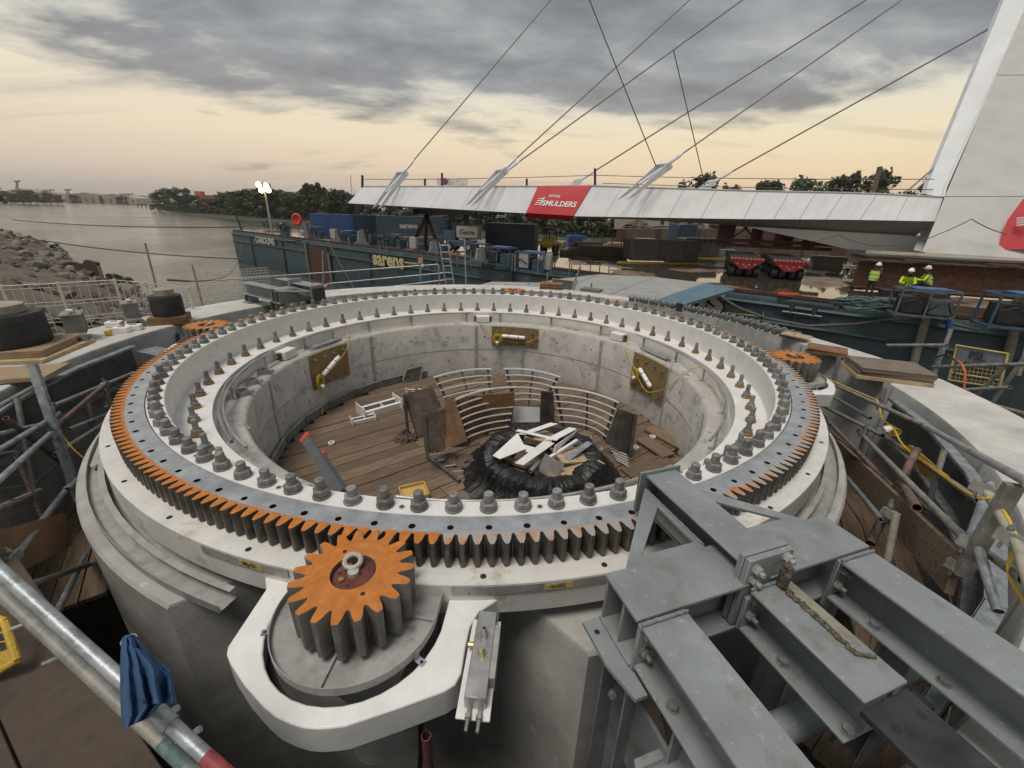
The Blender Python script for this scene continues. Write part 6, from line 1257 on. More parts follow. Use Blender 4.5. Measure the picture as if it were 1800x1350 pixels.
c_ = sp0 + Vector((.8, 3.0, 1.5)); dx = Vector((.93, -.37, 0))
for k in (-2.6, -.4, 1.5, 3.2): b = B(); b.m(OX); q = c_ + dx * k; b.bar(q, q + Vector((0, 0, 3.0)), 1.0 if k in (-2.6, 1.5) else .5, .8); b.build('tower_leg', g)
for z in (.15, .5): b = B(); b.m(OX); b.bar(c_ - dx * 3.4 + Vector((0, -.6, z)), c_ + dx * 4.4 + Vector((0, -.6, z)), .4, .25); b.build('grillage_beam', g)
for a, e in ((-2.6, -.4), (-.4, -2.6), (1.5, 3.2), (3.2, 1.5)): b = B(); b.m(OX); b.tube([c_ + dx * a + Vector((0, -.5, .4)), c_ + dx * e + Vector((0, -.5, 2.4))], .07, 6); b.build('brace', g)
# left trestle under the bridge tip
p = atz(752, 428, ZD); g = thing('support_tower', 'dark red trestle under the bridge tip behind the containers', 'trestle', p)
for a, e in (((728, 425), (752, 375)), ((770, 432), (750, 375)), ((748, 432), (751, 372))): b = B(); b.m(OX); b.bar(aty(a[0], a[1], p.y), aty(e[0], e[1], p.y), .35, .35); b.build('tower_leg', g)
b = B(); b.m(DARK); b.bar(aty(728, 372, p.y), aty(832, 374, p.y), .9, .55); b.build('header_beam', g); b = B(); b.m(DARK); b.bar(aty(820, 374, p.y), aty(820, 430, p.y), .5, .5); b.build('tower_leg', g)
# rusty grillage behind the workers, under the pylon
g = thing('steel_grillage', 'long rusty plate girder grillage under the white pylon', 'girder', atz(1640, 535, ZD) + Vector((0, 2, 0)))
q0, q1 = atd(1487, 530, 24.6), atd(1900, 560, 21.8); q0.z = ZD; q1.z = ZD; dd = (q1 - q0).normalized(); GH = atd(1640, 461, 23.6).z - ZD
b = B(); b.m(RUSTB); b.bar(q0 + Vector((0, 0, GH / 2)), q1 + Vector((0, 0, GH / 2)), .06, GH - .1); b.build('web', g)
for z in (.2, GH): b = B(); b.m(RUSTB); b.bar(q0 + Vector((0, 0, z)), q1 + Vector((0, 0, z)), .6, .08); b.build('flange', g)
for k in range(9): q = q0.lerp(q1, (k + .5) / 9); b = B(); b.m(RUSTB); b.bar(q + Vector((0, 0, .24)), q + Vector((0, 0, GH - .05)), .05, .5, up=dd); b.build('stiffener', g)
b = B(); b.m(DARK); b.bar(q0 + Vector((.8, 1.2, GH + .12)), q1 + Vector((.8, 1.2, GH + .12)), 2.0, .2); b.build('bearer', g)
for k, f in enumerate((.25, .6, .85)): q = q0.lerp(q1, f); b = B(); b.m(OX); b.box(q + Vector((0, -.1, GH + .08)), (1.2, .5, .12), -25); b.build('shim', g)
power_pack(1612, 556, 'large blue framed generator below the workers', -20, 1.0, mat('gen_blue_grey', (.10, .125, .145), .55, v=.3, s=3, b=.1), ZD + .0); power_pack(1785, 578, 'blue framed generator at the right edge of the barge', -20, 1.15, MATS['machine_blue'])
b = B(); b.m(mat('green_rope', (.10, .15, .14), .85, v=.3, s=8)); p = atz(1515, 545, ZD); rr = random.Random(4)
for k in range(16): ph = rr.uniform(0, 6); b.tube([p + Vector((rr.uniform(-.4, .4) + (.9 + .25 * sin(t * 1.3 + k)) * cos(t * PI / 7 + ph) * rr.uniform(.9, 1.05), .35 * sin(t * PI / 7 + ph), .06 + .03 * k + .04 * sin(t * 2.1 + k))) for t in range(14)], .045, 5, True)
tag(b.build('rope_heap'), 'heap of green mooring rope beside the standing worker', 'rope heap')
b = B(); b.m(mat('orange_rope', (.45, .10, .04), .8)); p = atz(1385, 522, ZD)
for k in range(6): b.tube([p + Vector((rr.uniform(-.1, .1) + .45 * cos(t * PI / 6 + k), .2 * sin(t * PI / 6 + k), .05 + .025 * k)) for t in range(12)], .03, 5, True)
tag(b.build('orange_rope_coil'), 'small orange rope coil on the barge edge', 'rope coil')
OLP = mat('olive_pipe', (.20, .185, .145), .7, v=.25, s=4, b=.1)
for pts, lab in (([(1632, 545), (1624, 575), (1610, 622), (1604, 650)], 'olive drain pipe hanging below the large generator'), ([(1755, 562), (1778, 570), (1783, 585), (1768, 640)], 'olive elbow pipe hanging at the right edge')):
    b = B(); b.m(OLP); b.tube([ath(u, v, .5) for u, v in pts], .15, 12); tag(b.build('drain_pipe'), lab, 'pipe')
b = B(); b.m(OLP); b.pipe(ath(1636, 546, .2), ath(1662, 556, .9), .17, .13, 14); tag(b.build('drain_pipe'), 'short open olive pipe mouth beside the generator', 'pipe')
b = B(); b.m(BLUEC); b.tube([ath(1666, 560, .5), ath(1669, 568, .5), ath(1668, 580, .5)], .12, 8); tag(b.build('blue_sleeve'), 'blue fabric sleeve hanging from the pipe mouth', 'sleeve')
# ================================================================ the white bridge, pylon and stays
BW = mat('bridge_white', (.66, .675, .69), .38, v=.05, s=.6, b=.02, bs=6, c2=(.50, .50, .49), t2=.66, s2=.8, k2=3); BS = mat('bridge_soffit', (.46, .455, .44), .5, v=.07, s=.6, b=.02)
L0, L1 = atd(611, 357, 41.0), atd(1645, 389, 26.3)
brd = (L1 - L0); brd.z = 0; BLEN = brd.length; brd.normalize(); brn = Vector((-brd.y, brd.x, 0))
if brn.y < 0: brn = -brn
def atb(u, v, off=0.0):
    d = ray(u, v); o = L0 + brn * off; return CAM + d * ((o - CAM).dot(brn) / d.dot(brn))
br = thing('footbridge', 'long white cable stayed bridge deck with leaning pylon on the barge', 'bridge', atb(1640, 440, 3))
TOPOFF = .9
lowp = [(611, 357), (927, 375), (1008, 380), (1300, 385), (1487, 386), (1645, 389)]
topp = [(639, 328), (948, 328), (1040, 327), (1325, 336), (1520, 340), (1658, 347)]
def lowu(u): 
    for (a, v), (c_, w_) in zip(lowp[:-1], lowp[1:]):
        if u <= c_: return v + (w_ - v) * (u - a) / (c_ - a)
    return lowp[-1][1]
# fascia panels, each its own piece
cutl = [611, 655, 705, 757, 810, 867, 925, 1008, 1063, 1118, 1175, 1232, 1307, 1360, 1405, 1452, 1512, 1575, 1645]
def topuv(f): 
    k = f * 1.0; u0, u1 = 611, 1645; u = u0 + (u1 - u0) * f
    for (a, c_), (d, e) in zip(zip(lowp[:-1], lowp[1:]), zip(topp[:-1], topp[1:])):
        if u <= c_[0] + .01:
            t = (u - a[0]) / (c_[0] - a[0]); return (d[0] + (e[0] - d[0]) * t, d[1] + (e[1] - d[1]) * t)
    return topp[-1]
FAS = []
for u in cutl:
    f = (u - 611) / (1645 - 611); lo = atb(u, lowu(u)); tu = topuv(f); hi_ = atb(tu[0], tu[1], TOPOFF); FAS.append((lo, hi_))
REDB = mat('banner_red', (.50, .02, .03), .45, v=.08, s=1.5, b=.05, bs=4)
for i, ((a, c_), (d, e)) in enumerate(zip(FAS[:-1], FAS[1:])):
    g_ = .012; dr = (d - a).normalized(); a_, d_, c2_, e_ = a + dr * g_, d - dr * g_, c_ + dr * g_, e - dr * g_
    red = cutl[i] == 925
    b = B(); b.m(BW); b.plate([d_, a_, c2_, e_], .05); b.build('fascia_panel', br)
    if red:
        n_ = (d - a).cross(c_ - a).normalized()
        if n_.dot(CAM - a) < 0: n_ = -n_
        b = B(); b.m(REDB); b.plate([d + n_ * .075, a + n_ * .075, c_ + n_ * .075, e + n_ * .075], .02); b.plate([a + n_ * .075, d + n_ * .075, d + brn * .5 - Vector((0, 0, .35)), a + brn * .5 - Vector((0, 0, .35))], .02); ban = b.build('red_banner', br)
        xd = (d - a).normalized(); yd = (c_ - a).normalized(); Lw = (d - a).length; Lh = (c_ - a).length
        fr = frame(a + n_ * .125 + xd * (Lw * .26) + yd * (Lh * .30), xd, yd); WL = mat('banner_white', (.75, .75, .75), .5, b=0, v=.02)
        text('lettering', 'SMULDERS', .60, fr, WL, ban, .004, .015, .22); fr2 = frame(a + n_ * .125 + xd * (Lw * .33) + yd * (Lh * .62), xd, yd); text('lettering', 'EIFFAGE', .26, fr2, WL, ban, .004, .006, .2)
        for k in range(4):
            p = a + n_ * .125 + xd * (Lw * .11 + k * .03) + yd * (Lh * (.31 + k * .075)); b = B(); b.m(WL); b.bar(p, p + xd * (.36 + .05 * k) + yd * .05, .01, .07, up=yd); b.build('logo_bar', ban)
        p = a + n_ * .125 + xd * (Lw * .225) + yd * (Lh * .30); b = B(); b.m(WL); b.bar(p, p + xd * .1 + yd * (Lh * .30), .01, .10, up=xd); b.build('logo_bar', ban)
    if not red and i > 2:
        for f in ((.33, .66) if cutl[i + 1] - cutl[i] > 54 else (.5,)):
            p, q = a.lerp(d, f), c_.lerp(e, f); n_ = (d - a).cross(c_ - a).normalized(); n_ = n_ if n_.dot(CAM - a) > 0 else -n_
            b = B(); b.m(BS)
            for k in range(9): b.cyl(p.lerp(q, (k + .5) / 9) + n_ * .052, .022, .006, 6, Mx=n_.to_track_quat('Z', 'Y').to_matrix())
            tag(b.build('rivet_row', br), kind='stuff')
# deck body behind the fascia
b = B(); b.m(BS); W_ = 7.0
lo0, hi0 = FAS[0]; lo1, hi1 = FAS[-1]
keel0 = lo0 + brn * 2.6 + Vector((0, 0, .05)); 
K = []
for i, (lo, hi_) in enumerate(FAS):
    f = i / (len(FAS) - 1); dz = .15 + 1.0 * max(0, (f - .45) / .55) ** 1.3
    K.append((lo + brn * .05, lo + brn * 1.8 - Vector((0, 0, dz * .75)), lo + brn * 3.2 - Vector((0, 0, dz + .9 * max(0, (f - .62) / .38) ** 1.2)), lo + brn * 5.2 - Vector((0, 0, dz * .75)), lo + brn * 7.0, Vector((hi_.x, hi_.y, hi_.z)) + brn * (W_ - TOPOFF - .3), hi_ + brn * .03))
b.grid(K); b.add([p for p in K[0]], [tuple(range(7))]); b.build('deck_girder', br, ang=20)
b = B(); b.m(BW)
for i in range(len(K) - 1): b.bar(K[i][6] + Vector((0, 0, .04)), K[i + 1][6] + Vector((0, 0, .04)), .18, .06)
b.build('edge_trim', br)
# haunch meeting the pylon foot
b = B(); b.m(BW); hq = [atb(1312, 397, 1.9), atb(1488, 436, 1.9), atb(1622, 443, 1.7), atb(1632, 415, 1.6)]; b.plate(hq, .3); b.build('haunch_plate', br)
# pylon
PX = [(1621, 443, 25.6), (1645, 387, 25.9), (1661, 345, 26.2), (1752, 132, 28.8), (1835, -60, 31.5)]
PR = [(2060, 470, 21.5), (2080, 400, 21.8), (2100, 345, 22.2), (2190, 130, 25.0), (2270, -60, 28.0)]
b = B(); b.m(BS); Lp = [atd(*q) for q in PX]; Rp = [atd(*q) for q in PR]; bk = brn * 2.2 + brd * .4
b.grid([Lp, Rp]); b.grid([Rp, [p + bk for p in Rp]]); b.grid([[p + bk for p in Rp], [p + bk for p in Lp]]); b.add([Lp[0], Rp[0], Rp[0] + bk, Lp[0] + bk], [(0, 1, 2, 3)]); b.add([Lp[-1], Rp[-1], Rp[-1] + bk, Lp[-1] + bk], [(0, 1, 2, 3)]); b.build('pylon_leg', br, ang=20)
NW = [(1658, 347, 26.6), (1662, 330, 26.8), (1752, 131, 29.2), (1838, -62, 31.9)]; NL = [(1626, 341, 27.6), (1632, 322, 27.8), (1712, 128, 30.2), (1790, -62, 32.9)]
b = B(); b.m(BW); Np = [atd(*q) for q in NW]; Mp = [atd(*q) for q in NL]; b.grid([Mp, Np]); b.grid([[p + brn * .6 for p in Mp], Mp]); b.build('pylon_edge_face', br, ang=20)
b = B(); b.m(BW); b.tube([p for p in Np], .09, 6); b.build('pylon_trim', br)
b = B(); b.m(mat('seam_grey', (.36, .355, .34), .6, b=0)); b.bar(Lp[2].lerp(Rp[2], .0) - brn * .02, Rp[2] - brn * .02, .02, .03); b.bar(Lp[3] - brn * .02, Rp[3] - brn * .02, .02, .03); b.build('plate_seam', br)  # thin grey bars mark the plate joints
# red pennant on the pylon
g0 = [atd(1798, 350, 24.0), atd(1770, 388, 24.2), atd(1752, 440, 24.4), atd(1800, 438, 23.7), atd(1850, 445, 23.0), atd(1850, 345, 23.2)]
b = B(); b.m(REDB); b.plate(g0[::-1], .02); pn = tag(b.build('pylon_banner'), 'red banner hung on the pylon at the right edge', 'banner')
for k in range(4): b = B(); b.m(MATS['banner_white']); b.bar(atd(1787, 384 + k * 4, 23.75), atd(1812, 381 + k * 4, 23.3), .02, .08); b.build('logo_bar', pn)
# rope swag on the pylon foot
def swag(a, c_, s, lab):
    b = B(); b.m(ROPE); b.tube(sag(a, c_, s), .025, 5); tag(b.build('tag_line'), lab, 'rope', 'ropes on the bridge')
swag(atd(1475, 413, 26.0), atd(1634, 418, 25.0), .55, 'rope swag below the bridge fascia'); swag(atd(1634, 418, 25.0), atd(1708, 385, 24.3), .05, 'rope rising over the pylon foot'); swag(atd(1708, 385, 24.3), atd(1770, 412, 23.8), .08, 'rope falling over the pylon foot'); swag(atd(1425, 425, 26.5), atd(1475, 413, 26.0), .02, 'rope at the left end of the swag')
# stays
A0, A1 = atd(1655, 345, 28.0), atd(1775, -10, 33.0)
def on_axis(u0, v0, u1, v1):
    n_ = ray(u0, v0).cross(ray(u1, v1)); d = A1 - A0; return A0 + d * ((CAM - A0).dot(n_) / d.dot(n_))
CAB = mat('stay_cable', (.20, .17, .155), .5, v=.15, s=3, b=0)
def stay(u0, v0, u1, v1, off, lab, near=True, anchor=True, rad=.055):
    p = atb(u0, v0, off); q = on_axis(u0, v0, u1, v1); d = (q - p).normalized(); g = thing('stay_cable', lab, 'stay cable', p, 'stay cables of the bridge')
    b = B(); b.m(CAB); b.tube([p, q], rad, 8); b.build('cable', g)
    b = B(); b.m(BW); b.tube([p - d * .3, p + d * 1.3], .13, 10); b.tube([p + d * 1.3, p + d * 1.7], .13, 10, r1=.07); b.build('socket', g)
    return p, d
def anchor(p, d, lab, L_=3.6, sc=1.0):
    g = thing('cable_anchor', lab, 'cable anchor', p - d * 1.5, 'white cable anchors on the bridge'); hd = Vector((d.x, d.y, 0)).normalized(); sd_ = Vector((-hd.y, hd.x, 0)); up = sd_.cross(d).normalized()
    if up.z < 0: up = -up
    for s_ in (-1, 1):
        o = sd_ * (.58 * s_ * sc); b = B(); b.m(BW); a = p - d * .1; b.plate([a + o + up * .26 * sc, a + o - up * .26 * sc, p - d * L_ * sc * .85 + o - up * .34 * sc, p - d * L_ * sc + o - up * .22 * sc], .07); b.build('cheek_plate', g)
    b = B(); b.m(BW); b.bar(p - d * .28 * sc, p + d * .05, 1.26 * sc, .52 * sc, up=up); b.build('head_block', g)
    b = B(); b.m(BW); b.tube([p - d * L_ * .6 * sc, p - d * .4], .10, 8); b.build('anchor_rod', g)
SO = TOPOFF + .35
for (a, off, lab, alab) in (((709, 303, 968, 0), SO, 'leftmost stay cable from the bridge tip', 'white cable anchor nearest the bridge tip'), ((884, 300, 1212, 0), SO, 'second near stay cable left of the red banner', 'white cable anchor left of the red banner'), ((1170, 291, 1585, 0), SO, 'third near stay cable right of the red banner', 'large white cable anchor right of the red banner')):
    p, d = stay(*a, off, lab); anchor(p, d, alab, 4.4)
for (a, lab, alab) in (((888, 302, 1305, 0), 'far side stay cable crossing behind the second near one', 'far side anchor behind the second near one'), ((1018, 318, 1522, 0), 'far side stay cable rising from behind the red banner', 'far side anchor above the red banner'), ((1252, 321, 1745, 47), 'lowest far side stay cable reaching the pylon edge', 'far side anchor nearest the pylon')):
    p, d = stay(*a, 6.4, lab, rad=.06); anchor(p, d, alab, 3.2, .8)
for (u0, v0, u1, v1, off, lab) in ((1153, 292, 1030, -15, SO, 'dark hoist wire hanging to the large anchor'), (1239, 326, 1184, 88, 5.5, 'dark hoist wire hanging from the far side stay')):
    p = atb(u0, v0, off); q = atb(u1, v1, off); b = B(); b.m(mat('hoist_wire', (.05, .035, .03), .6, b=0)); b.tube([p, q], .04, 6); tag(b.build('hoist_wire'), lab, 'wire', 'hoist wires')
for (a, lab) in (((1592, 338, 1648, 290), 'short stay cable near the pylon foot'), ((1604, 338, 1640, 304), 'white brace rod near the pylon foot')): b = B(); b.m(CAB if 'cable' in lab else BW); b.tube([atd(a[0], a[1], 28.5), atd(a[2], a[3], 28.2)], .05, 6); tag(b.build('pylon_rod'), lab, 'rod')
# temporary edge wires and posts on the deck
for i, (u, v0, v1, off, lab) in enumerate(((637, 308, 330, .9, 'dark edge post at the bridge tip'), (747, 314, 328, 6, 'short edge post behind the leftmost anchor'), (777, 304, 328, 6, 'edge post beside the white flag'), (926, 314, 328, 6, 'edge post left of the red banner'), (1046, 296, 330, 1.0, 'tall dark edge post right of the red banner'))):
    b = B(); b.m(DARK); b.bar(atb(u, v1, off), atb(u, v0, off), .16, .16); tag(b.build('edge_post'), lab, 'post', 'edge posts on the bridge')
b = B(); b.m(mat('brown_post', (.14, .10, .065), .7)); b.bar(atb(1534, 342, 3.0), atb(1547, 293, 3.0), .3, .22); tag(b.build('edge_post'), 'leaning brown post near the pylon', 'post', 'edge posts on the bridge')
for (u0, v0, u1, v1, off, lab) in ((637, 315, 1046, 308, 2, 'upper edge wire on the left half of the deck'), (1046, 308, 1642, 315, 2, 'upper edge wire on the right half of the deck'), (1060, 322, 1640, 333, 2, 'lower edge wire on the right half of the deck')):
    b = B(); b.m(DARK); b.tube(sag(atb(u0, v0, off), atb(u1, v1, off), .1), .025, 5); tag(b.build('edge_wire'), lab, 'wire', 'edge wires on the bridge')
g = thing('site_flag', 'white site flag with a purple mark tied on the bridge deck', 'flag', atb(790, 326, 6)); b = B(); b.m(mat('flag_white', (.62, .58, .56), .7)); P = [[atb(768 + i * 9, 313 + j * 6 + (i % 2) * .8 + .3 * i, 6 + .15 * (i % 2)) for i in range(7)] for j in range(3)]; b.grid(P); b.build('cloth', g); b = B(); b.m(mat('flag_purple', (.22, .05, .14), .7)); b.cyl(atb(782, 319, 5.7), .32, .02, 14, Mx=Matrix.Rotation(PI / 2, 3, 'X')); b.build('emblem', g)
b = B(); b.m(BW); b.tube([atb(616, 308, 1.2), atb(618, 340, 1.2)], .05, 6); b.tube([atb(618, 340, 1.2), atb(627, 340, 1.2), atb(618, 326, 1.2)], .05, 6); tag(b.build('tip_bracket'), 'thin white bracket and rod at the bridge tip', 'bracket')
# ================================================================ banks, trees, far shore
EARTH = mat('bank_earth', (.12, .105, .085), .9, v=.35, s=.4, b=.4, bs=2.5, c2=(.05, .06, .03), t2=.56, s2=.25)
ROCK = mat('riprap_stone', (.16, .14, .118), .85, v=.3, s=1.2, b=.4, bs=5, obj=True, c2=(.11, .10, .09), t2=.58, s2=2)
sh = [atz(-60, 398, ZW), atz(30, 412, ZW), atz(60, 425, ZW), atz(108, 441, ZW), atz(150, 470, ZW), atz(200, 498, ZW), atz(262, 522, ZW), Vector((-24, 24, ZW)), Vector((-15, 14, ZW)), Vector((-10.5, 5, ZW)), Vector((-9, -9, ZW))]
inl = Vector((-.78, -.62, 0)); ZT_ = lambda d: ZW + min(4.4, d * .42)
rows = []
for d in (-1.5, 0, 2, 4, 6, 9, 12, 18, 30, 60):
    rows.append([p + inl * d * (1 + .15 * sin(i * 2.1)) + Vector((0, 0, (ZT_(max(0, d)) - ZW) if d > 0 else -.6)) + Vector((0, 0, random.uniform(-.35, .35) if d > 0 else 0)) for i, p in enumerate([sh[j].lerp(sh[j + 1], t) for j in range(len(sh) - 1) for t in (0, .25, .5, .75)])])
b = B(); b.m(EARTH); b.grid(rows); bank = tag(b.build('near_bank', ang=60), kind='structure')
rms = []
for k in range(6):
    bm = bmesh.new(); bmesh.ops.create_icosphere(bm, subdivisions=2, radius=.5); rr = random.Random(k); ax3 = (rr.uniform(.8, 1.3), rr.uniform(.7, 1.1), rr.uniform(.5, .8))
    for v in bm.verts: v.co = Vector((v.co.x * ax3[0], v.co.y * ax3[1], v.co.z * ax3[2])) * (1 + .45 * mnoise.noise(v.co * 3 + Vector((k * 5, 0, 0))))
    me = bpy.data.meshes.new('stone'); bm.to_mesh(me); bm.free(); me.materials.append(ROCK); rms.append(me)
for k in range(300):
    f = random.uniform(1.5, len(sh) - 2.05); j = int(f); p = sh[j].lerp(sh[j + 1], f - j); d = random.uniform(.2, 12 if j < 6 else 7); sc = random.uniform(.5, 1.7) * (1 if j < 6 else .6); q = p + inl * d
    o = put('stone', rms[k % 6], bank, (q.x, q.y, ZT_(d) + .1), 0); o.rotation_euler = (random.uniform(-.5, .5), random.uniform(-.5, .5), random.uniform(0, 6)); o.scale = (sc, sc, sc)
b = B(); b.m(mat('rubble_stone', (.135, .112, .09), .9, v=.4, s=1.5, b=.2, bs=8)); rr = random.Random(11)
for k in range(2600):
    f = rr.uniform(1.5, len(sh) - 2.05); j = int(f); p = sh[j].lerp(sh[j + 1], f - j); d = rr.uniform(0, 16); q = p + inl * d; s_ = rr.uniform(.12, .4); z = ZT_(d) + .05
    vs = [(q.x + s_ * rr.uniform(.6, 1.2) * cos(a), q.y + s_ * rr.uniform(.6, 1.2) * sin(a), z + rr.uniform(-.1, .1)) for a in (0, 1.6, 3.1, 4.7)] + [(q.x + rr.uniform(-.1, .1), q.y, z + s_ * rr.uniform(.5, 1.0))]
    b.add(vs, [(0, 1, 4), (1, 2, 4), (2, 3, 4), (3, 0, 4)])
tag(b.build('bank_rubble', ang=0), 'loose grey rubble covering the left bank', 'rubble', kind='stuff')
# rusty sheet piling on the near bank
g = thing('sheet_piling', 'rusty brown sheet piling stump on the rocky left bank', 'sheet piling', atd(140, 490, 42))
pts = [(62, 468), (100, 468), (128, 462), (150, 466), (152, 458), (172, 463), (180, 490)]
P = [atd(u, v, 46 - i * .8) for i, (u, v) in enumerate(pts)]
for a, c_ in zip(P[:-1], P[1:]): b = B(); b.m(RUSTB); b.bar(a - Vector((0, 0, 1.2)), c_ - Vector((0, 0, 1.2)), .25, 2.6); b.build('sheet_pile', g)
LEAFD = mat('leaf_dark', (.053, .074, .032), .75, v=.45, s=.22, b=0, obj=True, c2=(.055, .060, .022), t2=.52, s2=.5); BARK = mat('bark', (.06, .05, .04), .9, v=.3, s=3, b=.2)
def crown_mesh(name, seed, shape, n=2400, leaf=.034):
    rr = random.Random(seed); vs = []; fs = []; cl = []
    for _ in range(34):
        a = rr.uniform(0, 2 * PI); h_ = rr.uniform(.22, .95)
        rad = {'round': .36 * math.sqrt(max(.05, 1 - ((h_ - .58) / .42) ** 2)), 'spire': .22 * (1.02 - h_) + .03, 'wide': .46 * math.sqrt(max(.05, 1 - ((h_ - .5) / .48) ** 2)), 'bush': .5 * math.sqrt(max(.05, 1 - h_ ** 2))}[shape]
        if shape == 'bush': h_ = h_ * .9
        q = rr.uniform(.45, 1) ; cl.append((Vector((rad * q * cos(a), rad * q * sin(a), h_)), rr.uniform(.07, .14) * (.6 if shape == 'spire' else 1)))
    for _ in range(n):
        c_, s = rr.choice(cl); d = Vector((rr.gauss(0, 1), rr.gauss(0, 1), rr.gauss(0, .8))).normalized() * s * rr.uniform(.6, 1.15); p = c_ + d
        u = Vector((rr.gauss(0, 1), rr.gauss(0, 1), rr.gauss(0, .6))).normalized(); w_ = u.cross(d if d.length > .01 else Vector((0, 0, 1)))
        w_ = w_.normalized() if w_.length > .001 else Vector((1, 0, 0)); l_ = leaf * rr.uniform(.5, 1.2); o = len(vs)
        vs += [p - u * l_ - w_ * l_ * .3, p + u * l_ * .1 - w_ * l_ * .75, p + u * l_, p - u * l_ * .1 + w_ * l_ * .75]; fs.append((o, o + 1, o + 2, o + 3))
    b = B(); b.m(LEAFD); b.add(vs, fs); return b.mesh(name, 0)
CR = {}
for i, (k, sd2) in enumerate((('round', 1), ('round', 2), ('wide', 3), ('spire', 4), ('wide', 5), ('bush', 6))): CR[i] = crown_mesh('crown', sd2, k)
def trunk_mesh(seed):
    rr = random.Random(seed); b = B(); b.m(BARK); b.tube([(0, 0, -.05), (.01, 0, .2), (0, .01, .45), (.01, 0, .75)], .022, 6, r1=.006)
    for k in range(6): a = rr.uniform(0, 6.28); h_ = rr.uniform(.22, .55); b.tube([(0, 0, h_), (.1 * cos(a), .1 * sin(a), h_ + .1), (.22 * cos(a), .22 * sin(a), h_ + .22)], .010, 5, r1=.003)
    return b.mesh('trunk')
TR = [trunk_mesh(1), trunk_mesh(2)]
def tree(u, vb, vt, z, kind, lab, grp, wid=1.0, p=None):
    p = p or atz(u, vb, z); t_ = aty(u, vt, p.y); h_ = max(1.5, t_.z - p.z)
    g = thing('bank_tree' if kind != 5 else 'bank_bush', lab, 'tree' if kind != 5 else 'bush', None, grp); g.location = (p.x, p.y, z - .2); g.scale = (h_ * wid, h_ * wid, h_ * 1.04); g.rotation_euler = (0, 0, random.uniform(0, 6))
    put('crown', CR[kind], g)
    if kind != 5: put('trunk', TR[kind % 2], g)
# right bank land and its trees
rb = [atz(272, 366, ZW), atz(300, 373, ZW), atz(350, 380, ZW), atz(430, 387, ZW), atz(560, 398, ZW), atz(760, 412, ZW), atz(1000, 424, ZW), atz(1120, 428, ZW), atz(1300, 431, ZW), atz(1800, 440, ZW)]
inl2 = Vector((.35, .94, 0)); b = B(); b.m(mat('grass_bank', (.045, .05, .025), .9, v=.4, s=.15, b=.3, bs=1)); b.grid([[p + inl2 * d + Vector((0, 0, z)) for p in rb] for d, z in ((-1, -.5), (1.5, .3), (6, .9), (20, 1.4), (400, 2)) ][::-1]); tag(b.build('far_bank'), kind='structure')
spec = [(285, 366, 338, 0), (302, 369, 334, 2), (322, 371, 331, 0), (340, 374, 345, 4), (362, 376, 350, 2), (385, 378, 352, 4), (405, 378, 340, 1), (425, 380, 338, 2), (448, 382, 334, 0), (470, 384, 332, 2), (495, 386, 336, 0), (518, 388, 340, 4), (540, 388, 333, 3), (548, 390, 325, 3), (556, 389, 327, 3), (566, 390, 324, 3), (577, 390, 332, 3), (590, 392, 343, 4), (606, 393, 338, 1), (625, 394, 352, 2), (650, 396, 352, 0), (680, 398, 350, 4), (710, 400, 350, 2), (745, 402, 348, 0), (780, 404, 352, 4), (820, 406, 350, 2), (855, 408, 352, 0), (890, 410, 350, 4), (925, 412, 352, 2), (960, 414, 352, 0), (995, 416, 350, 2), (1030, 418, 354, 4), (1062, 418, 362, 0), (1090, 420, 375, 4)]
def where(u):
    return 'left of the brick building' if u < 335 else 'before the brick building' if u < 395 else 'near the lit flood light' if u < 530 else 'in the dark spiky group' if u < 582 else 'at the bridge tip' if u < 640 else 'behind the containers' if u < 800 else 'behind the boom lift' if u < 900 else 'behind the forklift'
for i, (u, vb, vt, k) in enumerate(spec):
    tree(u, vb, vt, ZW + .6, k, ('spiky dark conifer ' if k == 3 else ('broad dark leafy tree ', 'tall dark leafy tree ')[i % 2]) + where(u) + (' on the far bank' if u < 640 else ' under the bridge'), 'trees along the far bank', (1.45 if k != 3 else .85) * random.uniform(.9, 1.2))
for i, u in enumerate(range(280, 640, 14)): tree(u, 371 + (u - 280) * .075, 356 + (u - 280) * .078, ZW + .3, 5, 'low dark bush at the waterline ' + where(u), 'bushes along the far bank', 1.9)
for i, u in enumerate(range(640, 1100, 22)): tree(u, 397 + (u - 640) * .05, 372 + (u - 640) * .05 + 3 * (i % 2), ZW + .5, 5, 'dense low shrub %s under the bridge' % where(u), 'bushes along the far bank', 1.1)
for i, u in enumerate(range(412, 640, 19)): tree(u, 377 + (u - 400) * .05, 340 + 5 * sin(i * 2.3), ZW + 1.0, (2, 4, 0)[i % 3], 'second row leafy tree %s' % where(u), 'trees along the far bank', 1.3)
# treetops beyond the bridge at the right
for i, (u, vt, k, w_, lab) in enumerate(((1220, 312, 2, 1.0, 'round treetop beside the far side anchor'), (1275, 325, 0, .7, 'small treetop just above the deck'), (1343, 321, 4, .9, 'low treetop above the deck, left of a pair'), (1405, 317, 2, .9, 'low treetop above the deck, right of a pair'), (1472, 304, 0, .75, 'tall round treetop left of the leaning post'), (1515, 306, 2, .9, 'broad treetop touching the leaning post'), (1570, 329, 5, 1.0, 'low dark hedge right of the leaning post'), (1635, 312, 0, .9, 'treetop half hidden by the pylon edge'))):
    tree(u, 0, vt, ZW + 3, k, lab, 'treetops beyond the bridge', w_, p=Vector((aty(u, 380, 130).x, 130, ZW + 3)))
